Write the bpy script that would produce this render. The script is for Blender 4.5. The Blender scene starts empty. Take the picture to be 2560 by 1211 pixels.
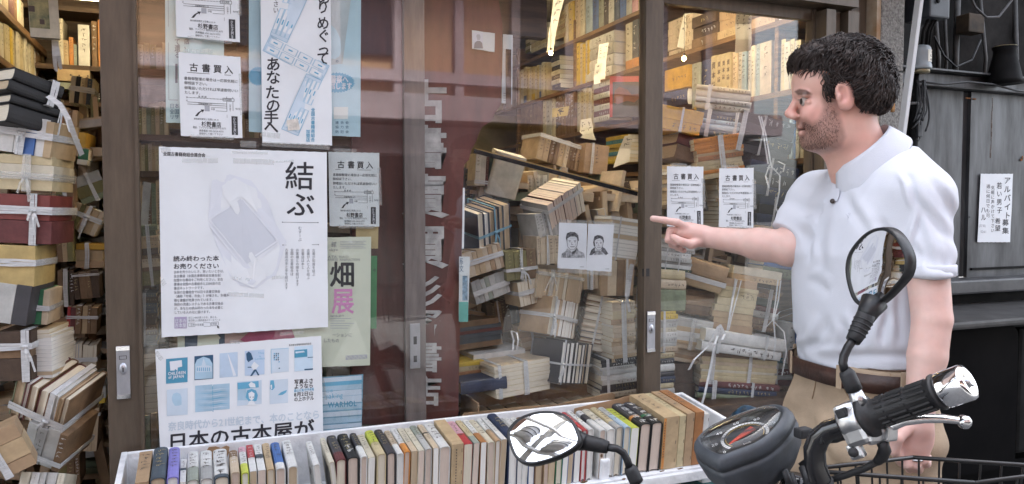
import bpy, bmesh, math, random
import numpy as np
from mathutils import Vector, Matrix, Euler
SC = bpy.context.scene
COL = SC.collection
R = random.Random(7)
rad = math.radians
# ------------------------------------------------------------------ camera
F = 1920.0
YAW, PIT = rad(22.2), rad(2.49)
CAM = np.array([0.0, -2.55, 1.40])
cd = bpy.data.cameras.new('camera'); co = bpy.data.objects.new('camera', cd); COL.objects.link(co)
cd.sensor_width = 36.0; cd.lens = 36.0 * F / 2560.0; cd.clip_start = 0.02; cd.clip_end = 500
co.location = CAM; co.rotation_euler = (rad(90) - PIT, 0, -YAW)
SC.camera = co
# ------------------------------------------------------------------ sky, sun, exposure
SUN_EL, SUN_AZ = rad(60), rad(15)       # azimuth clockwise from +y: behind the shop, so its front lies in open shade
w = bpy.data.worlds.new('World'); SC.world = w; w.use_nodes = True
nt = w.node_tree; nt.nodes.clear()
sky = nt.nodes.new('ShaderNodeTexSky'); sky.sky_type = 'NISHITA'; sky.sun_disc = False
sky.sun_elevation = SUN_EL; sky.sun_rotation = SUN_AZ; sky.dust_density = 4.0; sky.air_density = 1.0; sky.ozone_density = 1.0
hsv = nt.nodes.new('ShaderNodeHueSaturation'); hsv.inputs['Saturation'].default_value = 0.38
bg = nt.nodes.new('ShaderNodeBackground'); bg.inputs['Strength'].default_value = 0.15
wo = nt.nodes.new('ShaderNodeOutputWorld')
nt.links.new(sky.outputs[0], hsv.inputs['Color']); nt.links.new(hsv.outputs[0], bg.inputs['Color']); nt.links.new(bg.outputs[0], wo.inputs[0])
sl = bpy.data.lights.new('sun', 'SUN'); sl.energy = 3.0; sl.angle = rad(8); sl.color = (1.0, 0.97, 0.93)
so = bpy.data.objects.new('sun', sl); COL.objects.link(so)
sd = Vector((math.sin(SUN_AZ) * math.cos(SUN_EL), math.cos(SUN_AZ) * math.cos(SUN_EL), math.sin(SUN_EL)))
so.rotation_euler = sd.to_track_quat('Z', 'Y').to_euler(); so.location = sd * 30
SC.view_settings.view_transform = 'Standard'; SC.view_settings.look = 'None'
SC.view_settings.exposure = 3.0; SC.view_settings.gamma = 1.0
SC.render.engine = 'CYCLES'
cy = SC.cycles
cy.max_bounces = 8; cy.transparent_max_bounces = 16; cy.glossy_bounces = 4; cy.diffuse_bounces = 4; cy.transmission_bounces = 6
cy.caustics_reflective = False; cy.caustics_refractive = False; cy.sample_clamp_indirect = 6.0
try:
    cy.use_denoising = True; cy.denoiser = 'OPENIMAGEDENOISE'
except Exception: pass
# ------------------------------------------------------------------ pixel -> point (pixels of the 2560 px photograph)
_fw = np.array([math.sin(YAW) * math.cos(PIT), math.cos(YAW) * math.cos(PIT), -math.sin(PIT)])
_rt = np.array([math.cos(YAW), -math.sin(YAW), 0.0]); _up = np.cross(_rt, _fw)
def ray(px, py): return _fw + _rt * (px - 1280) / F - _up * (py - 605.5) / F
def aty(px, py, Y): d = ray(px, py); return Vector(CAM + d * ((Y - CAM[1]) / d[1]))
def atx(px, py, X): d = ray(px, py); return Vector(CAM + d * ((X - CAM[0]) / d[0]))
def atd(px, py, D): return Vector(CAM + ray(px, py) * D)
def depth(p): return float((np.array(p) - CAM) @ _fw)
# ------------------------------------------------------------------ materials
MATS = {}
def mat(name, c, rough=0.6, var=0.12, scale=9.0, bump=0.0, bscale=60.0, metal=0.0, spec=0.5, stretch=None, c2=None, alpha=None, emit=None, coat=0.0, sss=0.0, lo=0.35, hi=0.7):
    if name in MATS: return MATS[name]
    m = bpy.data.materials.new(name); m.use_nodes = True; n = m.node_tree.nodes; L = m.node_tree.links
    b = n['Principled BSDF']
    b.inputs['Roughness'].default_value = rough; b.inputs['Metallic'].default_value = metal
    b.inputs['Specular IOR Level'].default_value = spec
    b.inputs['Coat Weight'].default_value = coat
    if sss:
        b.inputs['Subsurface Weight'].default_value = sss; b.inputs['Subsurface Radius'].default_value = (0.012, 0.005, 0.003); b.inputs['Subsurface Scale'].default_value = 1.0
    tc = n.new('ShaderNodeTexCoord'); mp = n.new('ShaderNodeMapping'); L.new(tc.outputs['Object'], mp.inputs[0])
    if stretch: mp.inputs['Scale'].default_value = stretch
    if var or c2:
        no = n.new('ShaderNodeTexNoise'); no.inputs['Scale'].default_value = scale; no.inputs['Detail'].default_value = 5; no.inputs['Roughness'].default_value = 0.62
        L.new(mp.outputs[0], no.inputs['Vector'])
        cr = n.new('ShaderNodeValToRGB'); L.new(no.outputs['Fac'], cr.inputs[0])
        d = c2 or tuple(max(0, x * (1 - 2.2 * var)) for x in c[:3])
        cr.color_ramp.elements[0].position = lo; cr.color_ramp.elements[1].position = hi
        cr.color_ramp.elements[0].color = (*d[:3], 1); cr.color_ramp.elements[1].color = (*[min(1, x * (1 + (0 if c2 else 0.5 * var))) for x in c[:3]], 1)
        L.new(cr.outputs[0], b.inputs['Base Color'])
        mr = n.new('ShaderNodeMapRange'); mr.inputs[3].default_value = rough + 0.1; mr.inputs[4].default_value = max(0.02, rough - 0.08)
        L.new(no.outputs['Fac'], mr.inputs[0]); L.new(mr.outputs[0], b.inputs['Roughness'])
    else: b.inputs['Base Color'].default_value = (*c[:3], 1)
    if bump:
        n2 = n.new('ShaderNodeTexNoise'); n2.inputs['Scale'].default_value = bscale; n2.inputs['Detail'].default_value = 4
        L.new(mp.outputs[0], n2.inputs['Vector'])
        bp = n.new('ShaderNodeBump'); bp.inputs['Strength'].default_value = bump; bp.inputs['Distance'].default_value = 0.01
        L.new(n2.outputs['Fac'], bp.inputs['Height']); L.new(bp.outputs[0], b.inputs['Normal'])
    if alpha is not None: b.inputs['Alpha'].default_value = alpha
    if emit:
        b.inputs['Emission Color'].default_value = (*emit[:3], 1); b.inputs['Emission Strength'].default_value = emit[3]
    MATS[name] = m
    return m
def glass_mat(name, tint=(0.985, 0.99, 0.988), refl=0.5, dirt=0.05):
    m = bpy.data.materials.new(name); m.use_nodes = True; n = m.node_tree.nodes; L = m.node_tree.links; n.clear()
    o = n.new('ShaderNodeOutputMaterial'); t = n.new('ShaderNodeBsdfTransparent'); t.inputs[0].default_value = (*tint, 1)
    g = n.new('ShaderNodeBsdfGlossy'); g.inputs['Roughness'].default_value = 0.0; g.inputs[0].default_value = (1, 1, 1, 1)
    fr = n.new('ShaderNodeFresnel'); ge = n.new('ShaderNodeNewGeometry'); io = n.new('ShaderNodeMapRange'); io.inputs[3].default_value = 1.5; io.inputs[4].default_value = 1 / 1.5
    L.new(ge.outputs['Backfacing'], io.inputs[0]); L.new(io.outputs[0], fr.inputs[0])
    ml = n.new('ShaderNodeMath'); ml.operation = 'MULTIPLY'; ml.inputs[1].default_value = refl; L.new(fr.outputs[0], ml.inputs[0])
    mx = n.new('ShaderNodeMixShader'); L.new(ml.outputs[0], mx.inputs[0]); L.new(t.outputs[0], mx.inputs[1]); L.new(g.outputs[0], mx.inputs[2])
    d = n.new('ShaderNodeBsdfDiffuse'); d.inputs[0].default_value = (0.55, 0.55, 0.52, 1)
    tc = n.new('ShaderNodeTexCoord'); mp = n.new('ShaderNodeMapping'); mp.inputs['Scale'].default_value = (3.0, 3.0, 1.1); no = n.new('ShaderNodeTexNoise'); no.inputs['Scale'].default_value = 2.2; no.inputs['Detail'].default_value = 8
    L.new(tc.outputs['Object'], mp.inputs[0]); L.new(mp.outputs[0], no.inputs['Vector'])
    mr = n.new('ShaderNodeMapRange'); mr.inputs[1].default_value = 0.48; mr.inputs[2].default_value = 0.85; mr.inputs[3].default_value = dirt * 0.25; mr.inputs[4].default_value = dirt * 2.0
    L.new(no.outputs['Fac'], mr.inputs[0])
    m2 = n.new('ShaderNodeMixShader'); L.new(mr.outputs[0], m2.inputs[0]); L.new(mx.outputs[0], m2.inputs[1]); L.new(d.outputs[0], m2.inputs[2])
    L.new(m2.outputs[0], o.inputs[0]); MATS[name] = m
    return m
def tape_mat(name, c, a, rough=0.25):
    m = mat(name, c, rough, var=0.1, scale=30, bump=0.35, bscale=45, stretch=(1, 1, 6), alpha=a); return m
# ------------------------------------------------------------------ mesh collecting and objects
class MB:
    def __init__(s): s.v = []; s.f = []; s.mi = []; s.sm = []
    def add(s, vs, fs, m=0, smooth=False, M=None):
        k = len(s.v)
        s.v += [tuple(M @ Vector(p)) if M is not None else tuple(p) for p in vs]
        s.f += [tuple(i + k for i in f) for f in fs]; s.mi += [m] * len(fs); s.sm += [smooth] * len(fs)
        return s
    def box(s, c, d, M=None, m=0, bev=0.0):
        x, y, z = (d[0] / 2, d[1] / 2, d[2] / 2)
        if bev <= 0:
            vs = [(c[0] + i * x, c[1] + j * y, c[2] + k * z) for i in (-1, 1) for j in (-1, 1) for k in (-1, 1)]
            return s.add(vs, [(0, 1, 3, 2), (4, 6, 7, 5), (0, 4, 5, 1), (2, 3, 7, 6), (0, 2, 6, 4), (1, 5, 7, 3)], m, False, M)
        b = min(bev, x * 0.9, y * 0.9, z * 0.9); bm = bmesh.new()
        bmesh.ops.create_cube(bm, size=1.0)
        bmesh.ops.scale(bm, vec=(d[0], d[1], d[2]), verts=bm.verts)
        bmesh.ops.bevel(bm, geom=list(bm.edges), offset=b, segments=2, profile=0.6, affect='EDGES')
        bmesh.ops.translate(bm, vec=c, verts=bm.verts)
        s.frombm(bm, m, False, M); bm.free(); return s
    def frombm(s, bm, m=0, smooth=False, M=None):
        bm.verts.index_update()
        return s.add([v.co[:] for v in bm.verts], [[v.index for v in f.verts] for f in bm.faces], m, smooth, M)
    def tube(s, pts, r, n=8, m=0, cap=True, M=None, flat=1.0):
        pts = [Vector(p) for p in pts]; N = len(pts); rr = r if isinstance(r, (list, tuple)) else [r] * N
        T = [(pts[min(i + 1, N - 1)] - pts[max(i - 1, 0)]).normalized() for i in range(N)]
        a = T[0].orthogonal().normalized(); vs = []
        for i in range(N):
            a = (a - T[i] * a.dot(T[i])).normalized(); b = T[i].cross(a)
            for k in range(n):
                t = 2 * math.pi * k / n; vs.append(pts[i] + a * (math.cos(t) * rr[i]) + b * (math.sin(t) * rr[i] * flat))
        fs = [(i * n + k, i * n + (k + 1) % n, (i + 1) * n + (k + 1) % n, (i + 1) * n + k) for i in range(N - 1) for k in range(n)]
        if cap: fs += [tuple(range(n - 1, -1, -1)), tuple(range((N - 1) * n, N * n))]
        return s.add(vs, fs, m, True, M)
    def lathe(s, prof, n=24, m=0, M=None, cap=True):
        vs = [(r * math.cos(2 * math.pi * k / n), r * math.sin(2 * math.pi * k / n), z) for r, z in prof for k in range(n)]
        N = len(prof); fs = [(i * n + k, i * n + (k + 1) % n, (i + 1) * n + (k + 1) % n, (i + 1) * n + k) for i in range(N - 1) for k in range(n)]
        if cap: fs += [tuple(range(n - 1, -1, -1)), tuple(range((N - 1) * n, N * n))]
        return s.add(vs, fs, m, True, M)
    def prism(s, poly, y0, y1, m=0, M=None, smooth=False):
        # polygon in (x, z), extruded along y
        n = len(poly); vs = [(x, y0, z) for x, z in poly] + [(x, y1, z) for x, z in poly]
        fs = [(i, (i + 1) % n, n + (i + 1) % n, n + i) for i in range(n)] + [tuple(range(n - 1, -1, -1)), tuple(range(n, 2 * n))]
        return s.add(vs, fs, m, smooth, M)
    def loft(s, rings, m=0, M=None, cap=True, smooth=True):
        n = len(rings[0]); vs = [p for r in rings for p in r]; N = len(rings)
        fs = [(i * n + k, i * n + (k + 1) % n, (i + 1) * n + (k + 1) % n, (i + 1) * n + k) for i in range(N - 1) for k in range(n)]
        if cap: fs += [tuple(range(n - 1, -1, -1)), tuple(range((N - 1) * n, N * n))]
        return s.add(vs, fs, m, smooth, M)
    def ribbon(s, pts, wv, th=0.0006, m=0, M=None):
        # flat band: width vector wv (one or per point), small thickness
        pts = [Vector(p) for p in pts]; N = len(pts); vs = []
        for i, p in enumerate(pts):
            wq = Vector(wv[i] if isinstance(wv[0], (list, tuple, Vector)) else wv)
            t = (pts[min(i + 1, N - 1)] - pts[max(i - 1, 0)]).normalized(); nn = t.cross(wq).normalized() * th
            vs += [p - wq + nn, p + wq + nn, p + wq - nn, p - wq - nn]
        fs = [(i * 4 + k, i * 4 + (k + 1) % 4, (i + 1) * 4 + (k + 1) % 4, (i + 1) * 4 + k) for i in range(N - 1) for k in range(4)]
        fs += [(3, 2, 1, 0), tuple(range((N - 1) * 4, N * 4))]
        return s.add(vs, fs, m, False, M)
    def build(s, name, mats, parent=None, M=None, fix=True):
        me = bpy.data.meshes.new(name); me.from_pydata(s.v, [], s.f)
        for q in (mats if isinstance(mats, (list, tuple)) else [mats]): me.materials.append(q)
        me.polygons.foreach_set('material_index', s.mi); me.polygons.foreach_set('use_smooth', s.sm)
        me.update()
        if fix:
            bm = bmesh.new(); bm.from_mesh(me); bmesh.ops.recalc_face_normals(bm, faces=bm.faces); bm.to_mesh(me); bm.free()
        o = bpy.data.objects.new(name, me); COL.objects.link(o)
        if parent is not None: o.parent = parent
        if M is not None: o.matrix_local = M
        return o
def T(x, y, z): return Matrix.Translation((x, y, z))
def Rm(a, ax): return Matrix.Rotation(a, 4, ax)
def tag(o, label, cat, group=None, kind=None):
    if label: o['label'] = label
    if cat: o['category'] = cat
    if group: o['group'] = group
    if kind: o['kind'] = kind
    return o
def thing(name, label, cat, loc=(0, 0, 0), group=None, M=None):
    o = bpy.data.objects.new(name, None); o.empty_display_size = 0.05; COL.objects.link(o)
    if M is not None: o.matrix_world = M
    else: o.location = loc
    return tag(o, label, cat, group)
def struct(mb, name, m): o = mb.build(name, m); o['kind'] = 'structure'; return o
def frame(p0, xdir, zdir):
    x = Vector(xdir).normalized(); z = Vector(zdir); y = z.cross(x).normalized(); z = x.cross(y)
    return Matrix(((x.x, y.x, z.x, p0[0]), (x.y, y.y, z.y, p0[1]), (x.z, y.z, z.z, p0[2]), (0, 0, 0, 1)))
# ------------------------------------------------------------------ shared materials
PAPER = mat('white_paper', (0.76, 0.79, 0.82), 0.75, var=0.03, scale=5)
INK = mat('black_ink', (0.03, 0.03, 0.035), 0.6, var=0)
BROWN_METAL = mat('brown_anodised_frame', (0.115, 0.088, 0.064), 0.42, var=0.14, scale=5, bump=0.05, bscale=25, metal=0.15, stretch=(6, 6, 1))
GREY_METAL = mat('grey_anodised_frame', (0.2, 0.17, 0.16), 0.5, var=0.15, scale=6, metal=0.1, stretch=(6, 6, 1))
RUBBER = mat('black_rubber', (0.018, 0.019, 0.022), 0.6, var=0.2, scale=20, bump=0.08, bscale=150)
CHROME = mat('chrome', (0.82, 0.83, 0.85), 0.07, var=0, metal=1.0)
ALU = mat('cast_aluminium', (0.55, 0.56, 0.58), 0.28, var=0.1, scale=14, metal=1.0, bump=0.06, bscale=60)
BLACK_PAINT = mat('black_gloss_paint', (0.012, 0.012, 0.014), 0.2, var=0, coat=0.3)
WOOD = mat('varnished_shelf_wood', (0.23, 0.125, 0.055), 0.5, var=0.25, scale=6, stretch=(1, 1, 12), bump=0.1, bscale=20)
DARK_WOOD = mat('dark_shelf_wood', (0.09, 0.05, 0.028), 0.55, var=0.25, scale=6, stretch=(1, 1, 9))
GLASS = glass_mat('window_glass', refl=0.85, dirt=0.009)
TAPE = tape_mat('white_plastic_tape', (0.72, 0.73, 0.74), 0.78)
CLEAR = tape_mat('clear_tape', (0.75, 0.76, 0.74), 0.28, 0.15)
# ================================================================== SETTING
b = MB(); b.box((0, 0, -0.05), (120, 120, 0.1)); struct(b, 'ground', mat('asphalt', (0.12, 0.12, 0.12), 0.85, var=0.2, scale=14, bump=0.4, bscale=140))
b = MB(); b.box((2, -0.25, 0.03), (30, 1.3, 0.06), bev=0.01); struct(b, 'pavement', mat('concrete_paving', (0.3, 0.29, 0.27), 0.85, var=0.2, scale=6, bump=0.3, bscale=90))
# ---- the bookshop itself: one building whose parts are floor, walls, ceiling, header
shop = thing('bookshop_building', 'cramped old secondhand bookshop with glazed sliding front under brown frames', 'shop', (0, 0, 0))
CREAM_WALL = mat('yellowed_plaster', (0.34, 0.28, 0.17), 0.8, var=0.15, scale=3)
mw = lambda n, c, d, m: MB().box(c, d).build(n, m, shop)
mw('floor', (0.9, 2.4, 0.1), (4.6, 4.6, 0.08), mat('dark_floor', (0.06, 0.05, 0.04), 0.7))
mw('rear_wall', (0.9, 4.75, 1.5), (4.6, 0.1, 2.9), CREAM_WALL)
mw('side_wall', (-1.45, 2.4, 1.5), (0.1, 4.6, 2.9), CREAM_WALL)
mw('side_wall', (3.05, 2.45, 1.5), (0.1, 4.5, 2.9), CREAM_WALL)
mw('ceiling', (0.8, 2.4, 2.98), (4.6, 4.6, 0.06), mat('ceiling_board', (0.55, 0.5, 0.4), 0.8))
mw('threshold', (0.95, 0.02, 0.12), (3.3, 0.16, 0.12), GREY_METAL)
mw('header', (0.95, 0.03, 2.42), (3.3, 0.18, 0.34), BROWN_METAL)
mw('fascia', (0.9, -0.02, 3.4), (5.0, 0.3, 1.56), mat('dark_fascia', (0.1, 0.08, 0.075), 0.6))
mw('eave', (0.9, -0.35, 2.72), (5.0, 0.5, 0.05), mat('eave_metal', (0.16, 0.15, 0.15), 0.5))
# jamb on the right of the windows
b = MB(); b.box((2.47, 0.02, 1.21), (0.05, 0.12, 2.05)); b.box((2.53, 0.05, 1.21), (0.055, 0.1, 2.06)); b.box((2.60, 0.03, 1.21), (0.06, 0.13, 2.06)); b.box((2.675, 0.06, 1.3), (0.085, 0.1, 2.6))
b.build('jamb', BROWN_METAL, shop)
mw('pipe_box', (2.735, 0.0, 1.5), (0.03, 0.09, 3.0), mat('cream_pipe', (0.5, 0.47, 0.38), 0.6, var=0.2, c2=(0.3, 0.17, 0.08), scale=4))
# left side of the doorway (out of frame) so the shop stays closed from another position
mw('front_wall', (-1.3, 0.05, 1.5), (0.4, 0.14, 2.9), CREAM_WALL)
# ---- fluorescent lamps (one in view, the others placed unseen to light the shop) and small warm bulbs
TUBE = mat('fluorescent_tube', (1, 0.95, 0.85), 0.4, var=0, emit=(1.0, 0.8, 0.47, 2.6))
WHITE_STEEL = mat('white_enamel', (0.7, 0.68, 0.62), 0.4, var=0.08)
TUBE2 = mat('boosted_fluorescent_tube', (1, 0.95, 0.85), 0.4, var=0, emit=(1.0, 0.85, 0.6, 12.5))
def tube_lamp(x, y, z, ln, label, along='x', tm=None):
    t = thing('fluorescent_lamp', label, 'lamp', (x, y, z), 'fluorescent lamps under the shop ceiling')
    d = (ln, 0.14, 0.05) if along == 'x' else (0.14, ln, 0.05)
    MB().box((0, 0, 0.05), d, bev=0.01).build('housing', WHITE_STEEL, t)
    for s in (-0.035, 0.035):
        q = ((-ln / 2 + .02, s, 0.005), (ln / 2 - .02, s, 0.005)) if along == 'x' else ((s, -ln / 2 + .02, 0.005), (s, ln / 2 - .02, 0.005))
        MB().tube(q, 0.016, 10).build('tube', tm or TUBE, t)
p = aty(352, 14, 1.5)
tube_lamp(p.x - 0.25, 1.5, p.z + 0.02, 0.62, 'lit fluorescent lamp seen above the first flyer', 'x')
tube_lamp(1.75, 0.42, 2.86, 1.3, 'unseen fluorescent lamp added over the piled books by the window', 'x', TUBE2)  # unseen lamp, set and boosted to brighten the bundles near the glass
tube_lamp(1.9, 2.4, 2.86, 1.3, 'lit fluorescent lamp deep in the shop before the tall bookcase', 'y')
tube_lamp(-0.55, 1.0, 2.86, 1.2, 'lit fluorescent lamp above the open doorway', 'y')
BULB = mat('warm_bulb', (1, 0.8, 0.5), 0.3, var=0, emit=(1.0, 0.55, 0.2, 25.0))
for k, (px, py, Y, lab) in enumerate([(893, 90, .5, 'small warm bulb hanging beside the pale blue poster'), (910, 89, .5, 'small warm bulb, twin of the one touching the pale blue poster'),
        (1377, 132, 1.2, 'small warm bulb at the tip of the hanging paper strip'), (1710, 146, .7, 'small warm bulb under the shelf of boxed volumes')]):
    p = aty(px, py, Y); t = thing('pendant_bulb', lab, 'light bulb', p, 'small warm bulbs in the shop')
    MB().lathe([(0.001, -0.014), (0.007, -0.011), (0.0105, -0.004), (0.0085, 0.004), (0.005, 0.01), (0.001, 0.011)], 12).build('bulb', BULB, t)
    MB().lathe([(0.005, 0.009), (0.006, 0.012), (0.006, 0.024), (0.002, 0.027)], 10).build('socket', RUBBER, t)
    MB().tube([(0, 0, 0.025), (0, 0, 2.9 - p.z)], 0.0012, 5).build('cord', RUBBER, t)
# ---- glazed sliding doors
def door(name, label, x0, x1, y, z0, z1, sl, sr, tr, br, frame_m):
    t = thing(name, label, 'sliding door', (0, 0, 0), 'sliding doors of the bookshop'); d = 0.035
    MB().box(((x0 + sl + x1 - sr) / 2, y, (z0 + br + z1 - tr) / 2), (x1 - x0 - sl - sr + .01, 0.005, z1 - z0 - tr - br + .01)).build('pane', GLASS, t)
    MB().box((x0 + sl / 2, y, (z0 + z1) / 2), (sl, d, z1 - z0), bev=.003).box((x0 + sl - .006, y - .003, (z0 + z1) / 2), (.008, d + .008, z1 - z0 - .01)).build('stile', frame_m, t)
    MB().box((x1 - sr / 2, y, (z0 + z1) / 2), (sr, d, z1 - z0), bev=.003).box((x1 - sr + .006, y - .003, (z0 + z1) / 2), (.008, d + .008, z1 - z0 - .01)).build('stile', frame_m, t)
    MB().box(((x0 + sl + x1 - sr) / 2, y, z1 - tr / 2), (x1 - x0 - sl - sr, d - .004, tr), bev=.002).build('rail', frame_m, t)
    MB().box(((x0 + sl + x1 - sr) / 2, y, z0 + br / 2), (x1 - x0 - sl - sr, d - .004, br), bev=.002).build('rail', frame_m, t)
    return t
def lock(t, x, y, z, keyed=True):
    LK = mat('brushed_steel', (0.55, 0.57, 0.62), 0.38, var=0.1, scale=10, metal=0.85, stretch=(3, 3, 1))
    p = MB().box((x, y - .003, z), (.036, .005, .158), bev=.0015).build('lock_plate', LK, t)
    if keyed:
        MB().lathe([(.001, .004), (.0095, .004), (.0105, .001), (.0105, 0)], 20, M=T(x, y - .0055, z + .012) @ Matrix.Scale(1.7, 4, (0, 0, 1)) @ Rm(rad(90), 'X')).build('cylinder', LK, p)
        MB().box((x, y - .0105, z + .009), (.003, .002, .012)).build('keyhole', INK, p)
        MB().box((x, y - .0062, z + .045), (.02, .001, .011)).box((x, y - .0068, z + .045), (.017, .001, .0085), m=1).build('maker_mark', [INK, LK], p)
        for zz in (.072, -.072): MB().box((x, y - .0066, z + zz), (.036, .002, .012)).build('cap', CHROME, p)
    else:
        MB().box((x, y - .006, z + .02), (.012, .001, .028), bev=.0004).build('slot', INK, p)
        MB().box((x, y - .006, z - .045), (.012, .001, .022)).build('latch_hole', INK, p)
    return p
dA = door('sliding_door', 'wide glazed sliding door with brown frame covered in posters', -0.257, 1.660, 0.0, 0.18, 2.25, .097, .084, .05, .12, BROWN_METAL)
lock(dA, -.214, -.0175, .914); lock(dA, aty(1626, 830, -.0175).x, -.0175, aty(1626, 830, -.02).z)
dB = door('sliding_door', 'glazed sliding door with brown frame behind the standing man', 1.60, 2.455, 0.045, 0.18, 2.25, .08, .022, .05, .12, BROWN_METAL)
dC = door('sliding_door', 'opened grey door leaf slid behind the poster covered glass', 0.655, 0.732, 0.06, 0.18, 2.25, .02, .02, .02, .02, GREY_METAL)
for c in list(dC.children): bpy.data.objects.remove(c)
MB().box((.6985, .065, 1.22), (.072, .03, 2.07), bev=.003).box((.664, .05, 1.22), (.006, .006, 2.07)).build('stile', GREY_METAL, dC)
MB().box((.2, .066, 1.22), (.925, .005, 1.9)).build('pane', GLASS, dC)
MB().box((.2, .066, 2.215), (.925, .026, .06)).build('rail', GREY_METAL, dC)
p = aty(1037, 865, .05); lock(dC, p.x, .05, p.z, False)
MB().box((.0, .0, 0), (.03, .004, .03)).build('catch', RUBBER, dA, T(1.588, -.0195, 1.155))
# ---- neighbouring building on the right: pillar, metal shutters, sill, note
CONC = mat('pebbled_concrete', (0.3, 0.29, 0.27), 0.9, var=0.35, scale=85, c2=(0.1, 0.095, 0.09), bump=0.8, bscale=110, lo=.3, hi=.62)
pl = thing('concrete_pillar', 'pebble-dash concrete pillar between the shop and the metal shutters', 'pillar', (2.81, 0.03, 0))
for k in range(9): MB().box((0, 0, .2 + k * .4), (.135, .16, .394), bev=.006).build('block', CONC, pl)
SHUT = mat('weathered_steel', (0.115, 0.118, 0.126), 0.45, var=0.3, scale=3.2, metal=0.35, stretch=(4, 4, 0.7), c2=(0.04, 0.04, 0.042), bump=0.05, bscale=10)
SHUTD = mat('blackened_steel', (0.011, 0.011, 0.0115), 0.6, var=0.3, scale=8, spec=.08)
RUST = mat('rust', (0.3, 0.12, 0.04), 0.85, var=0.3, scale=40)
nb = thing('steel_hoarding', 'weathered grey steel panels with a dark beam above and sill below', 'shutter', (0, 0, 0))
def q4(px, py, Y): return aty(px, py, Y)
YS = 0.22
b = MB()
xa, xb, xc = aty(2330, 450, YS).x, aty(2404, 450, YS).x, aty(2422, 450, YS).x
zt, zb = aty(2450, 232, YS).z, aty(2450, 692, YS).z
b.box(((xa - .1 + xb) / 2, YS + .012, (zt + zb) / 2), (xb - xa + .1, .02, zt - zb)); b.box(((xb + xc) / 2, YS + .035, (zt + zb) / 2), (xc - xb + .02, .02, zt - zb)); [b.box((xc + .6 + 1.212 * k, YS + .008 + .002 * (k % 2), (zt + zb) / 2), (1.2, .02, zt - zb)) for k in range(5)]
b.build('panel', SHUT, nb)
MB().box((3.1, YS + .08, 1.5), (.6, .03, 3.0)).build('backing', SHUTD, nb)
MB().box((6.1, YS - .02, zt + .035), (6.6, .06, .065), bev=.006).box((6.1, YS - .05, zt + .074), (6.6, .1, .008)).build('beam', SHUT, nb)
zz = aty(2450, 672, YS).z
MB().box((xc + .6, YS - .006, zz), (1.15, .012, .012)).build('slit', SHUTD, nb)
MB().box((6.25, YS - .05, zb - .035), (7.0, .14, .07), bev=.01).build('sill', mat('sill_steel', (0.09, 0.09, 0.095), 0.4, var=0.3, scale=5, metal=.3), nb)
MB().box((6.25, YS + .01, zb - .12), (7.0, .1, .1), bev=.01).box((6.25, YS + .03, zb - .9), (7.0, .08, 1.45)).build('plinth', SHUTD, nb)
MB().box((6.25, YS + .35, 3.0), (7.0, .1, 2.2)).build('dark_recess', mat('near_black_wall', (0.022, 0.02, 0.019), 0.85, var=0.4, scale=5, c2=(0.004, .004, .004), spec=.1), nb)  # wall set back over the ledge, mottled near-black
MB().box((6.25, YS + .2, zt + .088), (7.0, .36, .02)).build('ledge', SHUTD, nb)
t = thing('conduit_cluster', 'dim pipes and a rusty brown box crowding the dark recess', 'pipes', aty(2420, 120, YS + .2))
for k, (px, wd) in enumerate(((2345, .012), (2362, .009), (2388, .016), (2460, .01), (2540, .012))):
    p = aty(px, 200, YS + .22 + .015 * k) - t.location; MB().tube([p + Vector((0, 0, -.02)), p + Vector((.01 * (k % 2), 0, .12)), p + Vector((.03 * (k % 3 - 1), .02, .5))], wd, 10).build('pipe', mat('dusty_pipe', (.05, .048, .046), .6, var=.3, scale=14), t)
MB().box(aty(2425, 62, YS + .2) - t.location, (.12, .08, .1), bev=.006).build('box', mat('rusty_box', (.07, .045, .025), .8, var=.4, scale=12, c2=(.02, .015, .01)), t)
MB().tube([aty(x, y, YS + .15) - t.location for x, y in ((2335, 90), (2360, 140), (2390, 168), (2430, 150), (2452, 100))], .005, 8).build('hanging_cable', RUBBER, t)
for px, py, s in ((2420, 246, (.03, .004, .008)), (2436, 248, (.022, .004, .007)), (2553, 400, (.014, .004, .012)), (2556, 395, (.006, .004, .02))):
    MB().box(aty(px, py, YS - .006), s, bev=.001).build('rusty_hinge', RUST, nb)
for px in (2482, ):
    b = MB(); p0 = aty(px, 245, YS - .003); 
    for k in range(14): b.box((p0.x + R.uniform(-.002, .002) - .0004 * k, YS - .0025, p0.z - .012 - k * .022), (R.uniform(.002, .007), .001, .024))
    b.build('rust_streak', mat('rust_streak', (0.33, 0.19, 0.11), 0.8, var=.3, scale=30, alpha=.55), nb)
MB().lathe([(.001, 0), (.004, 0), (.004, .002)], 10, M=T(*aty(2424, 543, YS - .004)) @ Rm(rad(90), 'X')).build('bolt', INK, nb)
# black bar unit below the sill with rounded corner
un = thing('counter', 'black rounded street counter with grey top below the steel panels', 'counter', (0, 0, 0))
zc = aty(2450, 800, -.1).z
BLK = mat('black_laminate', (0.006, 0.0055, 0.006), 0.6, var=0.25, scale=4, c2=(0.003, .003, .0035), spec=.03)
MB().box((3.55, -.02, zc + .015), (1.6, .5, .035), bev=.012).build('top', mat('grey_laminate', (0.05, 0.048, 0.047), 0.5, var=.2), un)
xr = aty(2545, 900, -.16).x
ring = lambda y: [(x, y, z) for x, z in [(2.75, zc - .02)] + [(xr - .07 + .07 * math.sin(a), zc - .09 + .07 * math.cos(a)) for a in np.linspace(0, rad(90), 8)] + [(xr, .2), (2.75, .2)]]
MB().loft([ring(-.16), ring(.1)], smooth=False).build('front', BLK, un)
MB().box((3.55, .0, .1), (1.5, .2, .2)).build('foot', BLK, un)
b = MB(); b.box((xr + .35, -.1, zc - .35), (.6, .06, .6), bev=.02); b.build('side_panel', SHUTD, un)
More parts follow.
